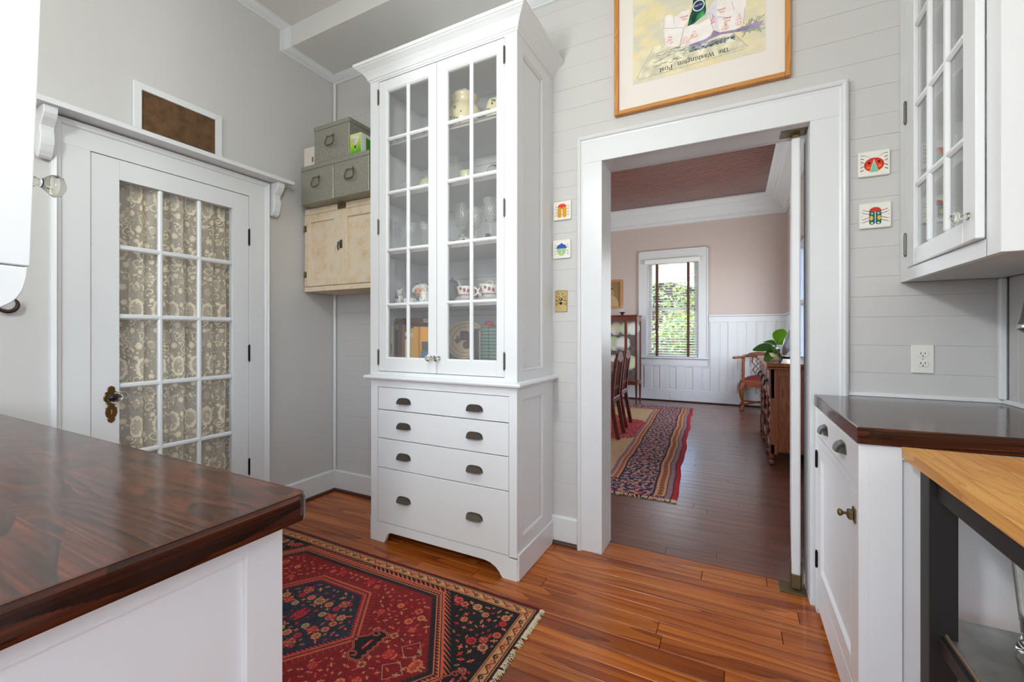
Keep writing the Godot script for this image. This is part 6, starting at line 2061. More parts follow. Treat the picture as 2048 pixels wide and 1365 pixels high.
func tile_art(kind: int) -> ImageTexture:
	var n := 160
	var im := Image.create(n, n, false, Image.FORMAT_RGB8)
	var bg := Color(0.92, 0.90, 0.86)
	var ell := func(x: float, y: float, cx: float, cy: float, rx: float, ry: float) -> float:
		return Vector2((x - cx) / rx, (y - cy) / ry).length()
	for py in n:
		for px in n:
			var x := (px + 0.5) / n
			var y := (py + 0.5) / n
			var c: Color = bg
			if kind == 0:
				var e: float = ell.call(x, y, 0.5, 0.56, 0.33, 0.29)
				if e < 1.0 and y < 0.85: c = Color(0.85, 0.24, 0.12).lerp(Color(0.72, 0.13, 0.07), clampf(e * e - 0.3, 0, 1))
				for q in [[0.34, 0.47, 0.045, 0.045], [0.66, 0.45, 0.045, 0.045]]:
					if ell.call(x, y, q[0], q[1], q[2], q[3]) < 1.0: c = Color(0.12, 0.05, 0.03)
				for q in [[0.31, 0.66], [0.69, 0.63]]:
					if ell.call(x, y, q[0], q[1], 0.06, 0.055) < 1.0: c = Color(0.90, 0.48, 0.15)
				var t := (y - 0.32) / 0.55
				if t > 0.0 and t < 1.0 and absf(x - 0.5) < 0.16 * t: c = Color(0.93, 0.88, 0.68) if absf(x - 0.5) > 0.16 * t - 0.016 else Color(0.50, 0.76, 0.64)
			elif kind == 1:
				if ell.call(x, y, 0.5, 0.33, 0.20, 0.17) < 1.0 and y < 0.36: c = Color(0.80, 0.20, 0.12)
				for sx in [-1.0, 1.0]:
					var cx: float = 0.5 + sx * 0.105
					var inw: float = maxf(absf(x - cx) - 0.02, 0.0) + maxf(absf(y - 0.61) - 0.19, 0.0)
					if Vector2(maxf(absf(x - cx) - 0.01, 0.0), maxf(absf(y - 0.61) - 0.19, 0.0)).length() < 0.085:
						c = Color(0.06, 0.37, 0.36)
						if ell.call(x, y, cx, 0.42, 0.035, 0.03) < 1.0 or ell.call(x, y, cx, 0.82, 0.04, 0.04) < 1.0: c = Color(0.85, 0.88, 0.80)
						if ell.call(x, y, cx + sx * 0.025, 0.61, 0.062, 0.10) < 1.0: c = Color(0.90, 0.70, 0.22)
			elif kind == 2:
				if ell.call(x, y, 0.5, 0.32, 0.27, 0.20) < 1.0 and y < 0.30 + 0.12 * (1.0 - absf(x - 0.5) / 0.27): c = Color(0.86, 0.26, 0.13)
				for sx in [-1.0, 1.0]:
					var cx: float = 0.5 + sx * 0.15
					if Vector2(maxf(absf(x - cx) - 0.02, 0.0), maxf(absf(y - 0.60) - 0.19, 0.0)).length() < 0.105:
						c = Color(0.90, 0.68, 0.22)
						var gx := fposmod(x * 14.0 + 0.5 * (int(y * 13.0) % 2), 1.0) - 0.5
						var gy := fposmod(y * 13.0, 1.0) - 0.5
						if gx * gx + gy * gy < 0.075: c = Color(0.55, 0.28, 0.08)
			else:
				if (ell.call(x, y, 0.5, 0.42, 0.30, 0.20) < 1.0 and y < 0.48) or ell.call(x, y, 0.5, 0.22, 0.06, 0.06) < 1.0: c = Color(0.20, 0.33, 0.72)
				for sx in [-1.0, 1.0]:
					var u := (x - 0.5) * float(sx)
					var t := (y - 0.46) / 0.42
					if t > 0.0 and t < 1.0 and u > 0.015 and u < 0.27 * sqrt(1.0 - t * t) + 0.01: c = Color(0.45, 0.70, 0.32) if fposmod((u - 0.1 * t) * 20.0, 1.0) > 0.38 else Color(0.85, 0.90, 0.72)
			im.set_pixel(px, py, c)
	var dk := Color(0.15, 0.12, 0.10) if kind != 3 else Color(0.12, 0.14, 0.22)
	if kind == 0:
		for k in 11:
			var t := k / 10.0
			for sx in [-1.0, 1.0]: stroke(im, Vector2(80 + sx * (14 + 54 * t), 46 - 26 * sin(t * 1.6)), Vector2(80 + sx * (14 + 54 * t), 46 - 26 * sin(t * 1.6)), 0.9 + 1.6 * t, dk)
	for sx in [-1.0, 1.0]:
		for k in 4:
			var y := 46.0 + 24.0 * k
			if kind == 1: stroke(im, Vector2(80 + sx * 28, y * 0.8 + 16), Vector2(80 + sx * 64, y * 0.8 + (4 if k < 2 else 28)), 1.6, dk)
			else: stroke(im, Vector2(80 + sx * (56 if kind == 0 else 52), y), Vector2(80 + sx * (70 if kind == 0 else 62), y + (-6 if k < 2 else 6)), 2.0, dk)
			for j in 3: stroke(im, Vector2(80 + sx * (66 + 3 * j), y + 8 + 3 * (j % 2)), Vector2(80 + sx * (66 + 3 * j), y + 8 + 3 * (j % 2)), 1.1, dk)
	return ImageTexture.create_from_image(im)


# ---------- kitchen rug ----------
func hexd(a: float, b: float, bt: float, ac: float, ap: float) -> float:   # distance outside a flat-topped hexagon with its points on the long axis
	var dv := Vector2(ap - ac, -bt)
	var n := Vector2(bt, ap - ac) / dv.length()
	return maxf(b - bt, (a - ac) * n.x + (b - bt) * n.y)


func rug_texture() -> ImageTexture:
	var w := 710
	var h := 396
	var L := 0.885
	var B := 0.49
	var im := Image.create(w, h, false, Image.FORMAT_RGB8)
	var nz := FastNoiseLite.new()
	nz.seed = 77; nz.frequency = 0.05
	var black := Color(0.075, 0.055, 0.065)
	var navy := Color(0.115, 0.12, 0.17)
	var red := Color(0.44, 0.04, 0.06)
	var maroon := Color(0.26, 0.035, 0.045)
	var salmon := Color(0.74, 0.33, 0.23)
	var peach := Color(0.72, 0.50, 0.31)
	var pink := Color(0.72, 0.12, 0.17)
	for y in h:
		for x in w:
			var a := (x + 0.5) / w * L
			var b := (y + 0.5) / h * B
			var e := minf(L - a, B - b)
			var s := a if B - b < L - a else b
			var c := black
			if e < 0.011: c = maroon
			elif e < 0.015: c = black
			elif e < 0.019: c = peach
			elif e < 0.022: c = black
			elif e < 0.058:
				c = peach
				var q := (e - 0.040) / 0.018
				var wv := sin(s * 120.0)
				if absf(q - wv * 0.55) < 0.17: c = Color(0.20, 0.13, 0.10)
				var cell := fposmod(s / 0.026, 1.0) - 0.5
				var dd := Vector2(cell * 0.026, e - 0.040).length()
				if dd < 0.0085: c = [pink, salmon, Color(0.30, 0.10, 0.10), Color(0.80, 0.55, 0.36)][posmod(int(s / 0.026), 4)]
				if dd < 0.003: c = Color(0.78, 0.62, 0.44)
			elif e < 0.061: c = black
			elif e < 0.065: c = peach
			elif e < 0.068: c = maroon
			else:
				var d1 := hexd(a, b, 0.398, 0.452, 0.735)
				var t1 := a if b - 0.398 > d1 - 0.0005 else b * 1.22
				var d2 := hexd(a, b, 0.247, 0.155, 0.335)
				var t2 := a if b - 0.247 > d2 - 0.0005 else b * 1.22
				if d1 > 0.0:
					c = black
					if d1 < 0.026:
						var u := fposmod((t1 + d1 * 0.9) / 0.028, 1.0)
						if u < 0.66 - d1 * 18.0 and u > 0.05: c = salmon
				elif d1 > -0.010: c = salmon
				elif d1 > -0.014: c = maroon
				elif d1 > -0.018: c = peach
				elif d1 > -0.032:
					c = maroon
					var u := absf(fposmod(t1 / 0.016, 1.0) - 0.5) * 2.0
					if u > 0.25 + (-0.018 - d1) * 60.0: c = salmon
				elif d1 > -0.036: c = peach
				elif d1 > -0.040: c = maroon
				elif d1 > -0.053 - 0.006 * (absf(fposmod(t1 / 0.014, 1.0) - 0.5) * 2.0): c = Color(0.13, 0.08, 0.12)
				elif d2 > 0.0:
					c = red.lerp(Color(0.50, 0.06, 0.07), 0.5 + nz.get_noise_2d(x * 1.0, y * 0.3))
					if d2 < 0.022:
						var u := fposmod((t2 - d2 * 0.6) / 0.02, 1.0)
						if u < 0.16: c = salmon.darkened(0.25)
				elif d2 > -0.009: c = salmon
				elif d2 > -0.020:
					c = maroon
					if fposmod(t2 / 0.007, 1.0) < 0.4: c = salmon.darkened(0.2)
				elif d2 > -0.025: c = salmon
				elif d2 > -0.043:
					c = navy
					var u := absf(fposmod(t2 / 0.015, 1.0) - 0.5) * 2.0
					if u > (-0.025 - d2) / 0.018: c = pink.lerp(salmon, 0.2)
				else: c = navy.lerp(Color(0.16, 0.17, 0.22), clampf(0.5 + nz.get_noise_2d(x, y) * 1.4, 0, 1))
			im.set_pixel(x, y, c)
	var r := RandomNumberGenerator.new()
	r.seed = 404
	var px := w / L
	var cols := [pink, Color(0.66, 0.16, 0.16), salmon, peach, Color(0.78, 0.42, 0.25), Color(0.65, 0.52, 0.38)]
	var done: Array[Vector2] = []
	var tries := 0
	while tries < 4200:
		tries += 1
		var p := Vector2(r.randf() * L, r.randf() * B)
		var e := minf(L - p.x, B - p.y)
		var d1 := hexd(p.x, p.y, 0.398, 0.452, 0.735)
		var d2 := hexd(p.x, p.y, 0.247, 0.155, 0.335)
		var big := r.randf() < 0.6
		var rad := r.randf_range(0.017, 0.027) if big else r.randf_range(0.006, 0.012)
		var ok := (d1 > 0.030 + rad and e > 0.072 + rad) or (d1 < -0.060 - rad and d2 > 0.026 + rad) or d2 < -0.046 - rad
		if not ok: continue
		for q in done:
			if q.distance_to(p) < rad + 0.016: ok = false
		if not ok: continue
		done.append(p)
		var c1: Color = cols[r.randi() % cols.size()]
		var c2: Color = cols[r.randi() % cols.size()]
		if big:
			var n := 8
			for k in n:
				var an := TAU * k / n + 0.3
				var q := p + Vector2(cos(an), sin(an)) * rad * 0.66
				stroke(im, q * px, q * px + Vector2(1.5, 0), rad * px * 0.25, c1 if k % 2 == 0 or c1 == c2 else c1.lerp(c2, 0.6))
			stroke(im, p * px, p * px, rad * px * 0.30, c2)
			stroke(im, p * px, p * px, rad * px * 0.12, maroon)
		else:
			var dv := Vector2.from_angle(r.randf() * TAU) * rad * px
			stroke(im, p * px - dv, p * px + dv, rad * px * 0.32, c1)
			stroke(im, p * px - dv.orthogonal() * 0.7, p * px + dv.orthogonal() * 0.7, rad * px * 0.25, c2)
	# outlined lozenge and the hooked finials on the long axis
	var lz := [Vector2(0.553, 0.01), Vector2(0.60, 0.05), Vector2(0.553, 0.10), Vector2(0.508, 0.05), Vector2(0.553, 0.01)]
	for i in 4: stroke(im, lz[i] * px, lz[i + 1] * px, 1.4, Color(0.62, 0.48, 0.36))
	for hk in [[0.335, 1.0], [0.735, 0.62]]:
		var o := Vector2(hk[0], 0)
		var sc: float = hk[1]
		var pts := [Vector2(-0.012, 0.012), Vector2(0.018, 0.040), Vector2(0.018, 0.066), Vector2(0.042, 0.082), Vector2(0.074, 0.078), Vector2(0.090, 0.062), Vector2(0.078, 0.050), Vector2(0.090, 0.038), Vector2(0.078, 0.026), Vector2(0.088, 0.012), Vector2(0.080, 0.0)]
		var curl := [Vector2(0.018, 0.060), Vector2(0.030, 0.048), Vector2(0.046, 0.050), Vector2(0.052, 0.062), Vector2(0.040, 0.066)]
		var fill := []
		for q in pts: fill.append((o + q * sc) / Vector2(L, B))
		fill.append(o / Vector2(L, B))
		poly_fill(im, fill, black, nz, 0.0)
		for st in [[5.6, black], [3.8, salmon], [1.0, maroon]]:
			for i in pts.size() - 1: stroke(im, (o + pts[i] * sc) * px, (o + pts[i + 1] * sc) * px, st[0] * sc, st[1])
			for i in curl.size() - 1: stroke(im, (o + curl[i] * sc) * px, (o + curl[i + 1] * sc) * px, st[0] * sc * 0.75, st[1])
		stroke(im, (o + Vector2(0.048, 0.0) * sc) * px, (o + Vector2(0.048, 0.022) * sc) * px, 4.5, pink)
		stroke(im, (o + Vector2(0.048, 0.0) * sc) * px, (o + Vector2(0.048, 0.006) * sc) * px, 2.0, peach)
	for y in h:   # wool: knots and tonal bars
		for x in w:
			var c := im.get_pixel(x, y)
			var k := 1.0 + 0.22 * nz.get_noise_2d(x * 9.0, y * 9.0) + 0.10 * nz.get_noise_2d(x * 0.2, y * 2.5)
			im.set_pixel(x, y, Color(clampf(c.r * k, 0, 1), clampf(c.g * k, 0, 1), clampf(c.b * k, 0, 1)))
	return ImageTexture.create_from_image(im)


func make_rug() -> void:
	var rg := thing("oriental_rug", "dark red and navy hand-knotted rug with hexagon medallions on the kitchen floor", "rug", Vector3(1.08, 0, 1.09))
	var m := with_tex(mat("rug_wool", WHITE, 0.95), rug_texture())
	m.normal_enabled = true; m.normal_texture = bump_tex(256, 256, 61, 0.25, 3.0); m.normal_scale = 0.5
	m.texture_repeat = true
	var b := MB.new()
	var n := 44
	var k := 24
	var hgt := func(x: float, z: float) -> float:
		return 0.0075 + 0.0012 * sin(x * 7.0 + z * 3.0) + 0.001 * sin(z * 11.0)
	for i in n:
		for j in k:
			var q := []
			var uv := []
			for o in [[0, 1], [1, 1], [1, 0], [0, 0]]:
				var x: float = lerpf(-0.885, 0.885, float(i + o[0]) / n)
				var z: float = lerpf(-0.49, 0.49, float(j + o[1]) / k)
				q.append(Vector3(x, hgt.call(x, z), z)); uv.append(Vector2(clampf(absf(x) / 0.885, 0.001, 0.999), clampf(absf(z) / 0.49, 0.001, 0.999)))
			var nn: Vector3 = (q[1] - q[0]).cross(q[2] - q[0]).normalized()
			for t in [0, 2, 1, 0, 3, 2]: b.put(q[t], nn, uv[t])
	obj("pile", b, m, rg)
	b = MB.new()
	b.bx(-0.884, 0.884, 0.0002, 0.0045, -0.489, 0.489)
	obj("backing", b, M.red_wool, rg)
	b = MB.new()
	for s in [-1.0, 1.0]:
		var pa := PackedVector3Array()
		for i in 60: pa.append(Vector3(lerpf(-0.885, 0.885, i / 59.0), 0.0055, s * (0.491 + 0.0012 * sin(i * 1.9))))
		b.tube(pa, 0.0045, 6)
	obj("selvedge", b, M.red_wool, rg)
	b = MB.new()
	for s in [-1.0, 1.0]:
		for i in 420:
			var z := rng.randf_range(-0.488, 0.488)
			var l := rng.randf_range(0.012, 0.026)
			var p := Vector3(s * 0.882, 0.006, z)
			b.tube(PackedVector3Array([p, p + Vector3(s * l * 0.5, 0.002, rng.randf_range(-0.004, 0.004)), p + Vector3(s * l, -0.003, rng.randf_range(-0.008, 0.008))]), [0.002, 0.0022, 0.0012], 4)
	stuff(obj("fringe", b, M.fringe_wool, rg))
	b = MB.new()   # loose red wool along the long edge
	for i in 160:
		var x := rng.randf_range(-0.87, 0.87)
		var p := Vector3(x, 0.006, -0.491)
		b.tube(PackedVector3Array([p, p + Vector3(rng.randf_range(-0.008, 0.008), 0.002, -rng.randf_range(0.003, 0.012))]), [0.0012, 0.0006], 4)
	stuff(obj("edge_wool", b, M.red_wool, rg))


# ---------- the dining room's furniture ----------
func dining_rug_texture() -> ImageTexture:
	var w := 512
	var h := 1024
	var im := Image.create(w, h, false, Image.FORMAT_RGB8)
	var n1 := FastNoiseLite.new()
	n1.seed = 8; n1.frequency = 1.0; n1.noise_type = FastNoiseLite.TYPE_CELLULAR
	n1.cellular_return_type = FastNoiseLite.RETURN_CELL_VALUE
	var n2 := FastNoiseLite.new()
	n2.seed = 9; n2.frequency = 1.0
	var navy := Color(0.13, 0.11, 0.24)
	var tan := Color(0.74, 0.55, 0.38)
	var plum := Color(0.22, 0.08, 0.15)
	var red := Color(0.66, 0.05, 0.11)
	var guard := Color(0.50, 0.36, 0.42)
	var pal := [Color(0.80, 0.46, 0.34), Color(0.82, 0.68, 0.50), Color(0.68, 0.14, 0.18), Color(0.36, 0.44, 0.68), Color(0.76, 0.56, 0.26), Color(0.86, 0.80, 0.70), Color(0.70, 0.34, 0.26)]
	for y in h:
		for x in w:
			var r := (1.0 - (x + 0.5) / w) * 1.4
			var z := (1.0 - (y + 0.5) / h) * 4.1     # from the near end
			var zd := minf(z, 4.1 - z)
			var c := navy
			var cell := n1.get_noise_2d(r * 34.0, z * 30.0)
			var f := n2.get_noise_2d(r * 22.0, z * 22.0)
			var flower: Color = pal[int(absf(cell) * 977.0) % 7]
			if r < 0.036: c = red
			elif r < 0.088 or zd < 0.02:
				c = guard if zd >= 0.02 else red
				if fposmod((z if r < 0.088 else r) / 0.035, 1.0) < 0.42 and absf(r - 0.062) < 0.014: c = Color(0.62, 0.50, 0.46)
				if absf(r - 0.04) < 0.004 or absf(r - 0.085) < 0.004: c = plum
			elif r < 0.160 and zd > 0.05:
				c = tan
				var u := fposmod(z / 0.06, 1.0) - 0.5
				if absf(r - 0.124) < 0.022 - absf(u) * 0.02: c = Color(0.40, 0.28, 0.16) if u > 0 else Color(0.70, 0.32, 0.18)
			elif r < 0.178 and zd > 0.05: c = plum
			elif r < 0.445 or zd < 0.30:
				c = navy
				if f > 0.02: c = flower
				if f > 0.34: c = pal[int(absf(cell) * 3311.0) % 7]
			elif r < 0.462 or zd < 0.317: c = plum
			elif r < 0.520 or zd < 0.375:
				c = tan
				var u := fposmod(z / 0.06, 1.0) - 0.5
				if absf(r - 0.49) < 0.018 - absf(u) * 0.02: c = Color(0.62, 0.30, 0.18)
			elif r < 0.550 or zd < 0.405: c = guard
			else:
				var lo := absf(z - 2.25) * 0.75 + (r - 0.55) * -0.55
				lo += 0.05 * n2.get_noise_2d(z * 5.0, r * 5.0)
				c = Color(0.62, 0.07, 0.11) if lo < 0.36 else Color(0.72, 0.60, 0.42)
				if f > 0.18: c = flower.lerp(c, 0.25)
			var k := 1.0 + 0.18 * n2.get_noise_2d(x * 0.9, y * 0.9)
			im.set_pixel(x, y, Color(clampf(c.r * k, 0, 1), clampf(c.g * k, 0, 1), clampf(c.b * k, 0, 1)))
	return ImageTexture.create_from_image(im)


func make_dining_furniture() -> void:
	var b := MB.new()
	# rug
	var rg := thing("dining_rug", "large red, navy and cream patterned rug under the dining table", "rug", Vector3(2.33, 0, -0.93))
	rg.rotation.y = deg_to_rad(2.93)
	var m := with_tex(mat("dining_rug_wool", WHITE, 0.95), dining_rug_texture())
	var rows := 40
	for i in rows:
		var za := -4.1 * i / rows
		var zb := -4.1 * (i + 1) / rows
		var ea := 0.008 * sin(i * 0.55) + 0.005 * sin(i * 1.3)
		var eb := 0.008 * sin((i + 1) * 0.55) + 0.005 * sin((i + 1) * 1.3)
		var q := [Vector3(-1.4, 0.008, za), Vector3(ea, 0.008, za), Vector3(eb, 0.008, zb), Vector3(-1.4, 0.008, zb)]
		var uv := [Vector2(0, 1.0 - float(i) / rows), Vector2(1, 1.0 - float(i) / rows), Vector2(1, 1.0 - float(i + 1) / rows), Vector2(0, 1.0 - float(i + 1) / rows)]
		for t in [0, 2, 1, 0, 3, 2]: b.put(q[t], Vector3.UP, uv[t].clamp(Vector2(0.001, 0.001), Vector2(0.999, 0.999)))
		b.put(q[1], Vector3.RIGHT, Vector2(0.99, 0.5)); b.put(q[2] - Vector3(0, 0.007, 0), Vector3.RIGHT, Vector2(0.99, 0.5)); b.put(q[1] - Vector3(0, 0.007, 0), Vector3.RIGHT, Vector2(0.99, 0.5))
		b.put(q[1], Vector3.RIGHT, Vector2(0.99, 0.5)); b.put(q[2], Vector3.RIGHT, Vector2(0.99, 0.5)); b.put(q[2] - Vector3(0, 0.007, 0), Vector3.RIGHT, Vector2(0.99, 0.5))
		var q2 := [Vector3(-2.8, 0.008, za), Vector3(-1.4, 0.008, za), Vector3(-1.4, 0.008, zb), Vector3(-2.8, 0.008, zb)]
		for t in [0, 2, 1, 0, 3, 2]: b.put(q2[t], Vector3.UP, Vector2(1.0 - uv[t].x, uv[t].y).clamp(Vector2(0.001, 0.001), Vector2(0.999, 0.999)))
	obj("pile", b, m, rg)
	b = MB.new()
	for i in 260:
		var x := -rng.randf() * 1.5
		var p := Vector3(x, 0.006, 0)
		var l := rng.randf_range(0.025, 0.05)
		b.tube(PackedVector3Array([p, p + Vector3(rng.randf_range(-0.006, 0.006), 0.003, l * 0.5), p + Vector3(rng.randf_range(-0.012, 0.012), -0.003, l)]), [0.004, 0.0045, 0.002], 4)
	stuff(obj("fringe", b, M.fringe_wool, rg))
	# table
	var t := thing("dining_table", "dark polished dining table, only its edge showing behind the chairs", "table", Vector3(0.62, 0.0085, -3.0))
	b = wood_mb(Vector3(0, 0, 1), Vector2(0.6, 2.5))
	b.xf = Transform3D(Basis(Vector3.RIGHT, -PI / 2), Vector3(0, 0.722, 0))
	var po := PackedVector2Array()
	for k in 40:
		var a := TAU * k / 40
		po.append(Vector2(signf(cos(a)) * pow(absf(cos(a)), 0.5) * 0.79, signf(sin(a)) * pow(absf(sin(a)), 0.5) * 1.25))
	b.prism(po, 0, 0.026, 0.006)
	obj("tabletop", b, M.mahogany, t)
	b = wood_mb(Vector3.UP)
	b.lathe([Vector2(0, 0.0), Vector2(0.30, 0.0), Vector2(0.30, 0.05), Vector2(0.12, 0.12), Vector2(0.07, 0.2), Vector2(0.10, 0.35), Vector2(0.07, 0.55), Vector2(0.16, 0.68), Vector2(0.3, 0.72), Vector2(0, 0.722)], 24)
	obj("pedestal", b, M.mahogany, t)
	dining_chair(Vector3(1.50, 0.0085, -2.64), "mahogany dining chair nearer the doorway, seen from behind its left post", 2.5)
	dining_chair(Vector3(1.445, 0.0085, -3.29), "mahogany dining chair farther from the doorway, in front of the china cabinet", 2.5)
	sideboard()
	corner_chair()
	china_cabinet()
	# portrait
	t = thing("framed_portrait", "old sepia baby portrait in a gilt wood frame above the china cabinet", "picture", Vector3(0.60, 1.65, DZ + 0.002))
	b = wood_mb(Vector3.UP, Vector2(0.6, 3.0))
	for s in [-1.0, 1.0]:
		b.bx(s * 0.262, s * 0.222, 0, 0.53, 0, 0.03, 0.006)
		b.bx(-0.222, 0.222, 0.0 if s < 0 else 0.49, 0.04 if s < 0 else 0.53, 0, 0.03, 0.006)
	obj("frame", b, M.frame_wood, t)
	b = MB.new()
	b.quad_uv(Vector3(-0.225, 0.035, 0.01), Vector3(0.225, 0.035, 0.01), Vector3(0.225, 0.495, 0.01), Vector3(-0.225, 0.495, 0.01), Rect2(0, 0, 1, 1))
	obj("photograph", b, with_tex(mat("sepia_photo", WHITE, 0.6), portrait_texture()), t)
	# oil lamp on the cabinet
	t = thing("oil_lamp", "small glass oil lamp with a dark foot on top of the china cabinet", "lamp", Vector3(0.975, 1.50, -5.2))
	b = MB.new()
	b.lathe([Vector2(0, 0), Vector2(0.03, 0), Vector2(0.028, 0.012), Vector2(0.012, 0.018), Vector2(0.02, 0.03), Vector2(0.05, 0.045), Vector2(0.05, 0.05), Vector2(0.02, 0.055), Vector2(0, 0.056)], 18)
	obj("foot", b, M.black_iron, t)
	b = MB.new()
	b.lathe([Vector2(0.02, 0.056), Vector2(0.038, 0.085), Vector2(0.036, 0.11), Vector2(0.02, 0.135), Vector2(0.018, 0.17)], 18)
	obj("chimney", b, M.thin_glass, t)


func portrait_texture() -> ImageTexture:
	var n := 128
	var im := Image.create(n, n, false, Image.FORMAT_RGB8)
	for y in n:
		for x in n:
			var u := (x + 0.5) / n
			var v := (y + 0.5) / n
			var c := Color(0.62, 0.48, 0.30).lerp(Color(0.48, 0.36, 0.22), Vector2(u - 0.5, v - 0.5).length())
			if Vector2((u - 0.60) / 0.34, (v - 0.95) / 0.42).length() < 1.0: c = Color(0.74, 0.62, 0.44)
			var e := Vector2((u - 0.61) / 0.13, (v - 0.42) / 0.165).length()
			if e < 1.12 and v < 0.40: c = Color(0.36, 0.26, 0.16)
			if e < 1.0 and v > 0.31: c = Color(0.70, 0.56, 0.38)
			for sx in [-1.0, 1.0]:
				if Vector2((u - 0.61 - sx * 0.05) / 0.022, (v - 0.42) / 0.014).length() < 1.0: c = Color(0.25, 0.17, 0.1)
			if Vector2((u - 0.61) / 0.035, (v - 0.51) / 0.01).length() < 1.0: c = Color(0.42, 0.28, 0.2)
			im.set_pixel(x, y, c)
	return ImageTexture.create_from_image(im)


func dining_chair(at: Vector3, label: String, turn: float) -> void:
	var o := thing("dining_chair", label, "dining chair", at, "mahogany dining chairs")
	o.rotation.y = deg_to_rad(turn)
	var path := [Vector2(0.050, 0.006), Vector2(0.026, 0.12), Vector2(0.003, 0.25), Vector2(-0.014, 0.36), Vector2(-0.022, 0.46), Vector2(-0.014, 0.56), Vector2(0.0, 0.67), Vector2(0.014, 0.78), Vector2(0.028, 0.88), Vector2(0.04, 0.955)]
	for s in [-1.0, 1.0]:
		var b := wood_mb(Vector3.UP, Vector2(0.6, 2.5))
		b.uo = Vector2(rng.randf(), rng.randf())
		var rows := []
		for q in path:
			var hw := 0.016 if q.y < 0.3 else 0.020
			var hx := 0.021 if q.y < 0.6 else 0.017
			var r := PackedVector3Array()
			for c in [[-1, -1], [1, -1], [1, 1], [-1, 1]]: r.append(Vector3(q.x + c[0] * hx, q.y, s * 0.172 + c[1] * hw))
			rows.append(r)
		for i in rows.size() - 1:
			for j in 4:
				b.quad(rows[i][j], rows[i + 1][j], rows[i + 1][(j + 1) % 4], rows[i][(j + 1) % 4])
		b.quad(rows[rows.size() - 1][3], rows[rows.size() - 1][2], rows[rows.size() - 1][1], rows[rows.size() - 1][0])
		obj("back_leg", b, M.mahogany, o)
		b = wood_mb(Vector3.UP, Vector2(0.6, 2.5))
		b.tube(PackedVector3Array([Vector3(-0.46, 0.006, s * 0.2), Vector3(-0.44, 0.44, s * 0.2)]), [0.015, 0.022], 8)
		obj("front_leg", b, M.mahogany, o)
	var b2 := wood_mb(Vector3(0, 0, 1), Vector2(0.6, 2.5))
	b2.xf = Transform3D(Basis(Vector3(0, 0, 1), Vector3(0, 1, 0), Vector3(-1, 0, 0)), Vector3.ZERO)
	var cr := PackedVector2Array()
	for k in 13:
		var u := lerpf(-0.2, 0.2, k / 12.0)
		cr.append(Vector2(u, 0.955 + 0.012 * cos(u * 14.0)))
	for k in 13:
		var u := lerpf(0.2, -0.2, k / 12.0)
		cr.append(Vector2(u, 0.865 - 0.02 * cos(u * 16.0)))
	b2.prism(cr, -0.046, -0.020, 0.006)
	obj("crest_rail", b2, M.mahogany, o)
	for z in [-0.06, 0.0, 0.06]:
		b2 = wood_mb(Vector3.UP, Vector2(0.6, 2.5))
		b2.tube(PackedVector3Array([Vector3(-0.018, 0.46, z), Vector3(0.0, 0.66, z), Vector3(0.03, 0.88, z)]), 0.014, 6, true, 0.6)
		obj("splat", b2, M.mahogany, o)
	b2 = wood_mb(Vector3(0, 0, 1), Vector2(0.6, 2.5))
	b2.bx(-0.03, -0.005, 0.54, 0.585, -0.165, 0.165, 0.004)
	obj("back_rail", b2, M.mahogany, o)
	b2 = wood_mb(Vector3.RIGHT, Vector2(0.6, 2.5))
	b2.bx(-0.47, 0.0, 0.40, 0.455, -0.21, 0.21, 0.004)
	obj("seat_frame", b2, M.mahogany, o)
	b2 = MB.new()
	b2.us = Vector2(4, 4)
	b2.bx(-0.46, -0.04, 0.455, 0.485, -0.2, 0.2, 0.012)
	obj("seat", b2, M.red_fabric, o)


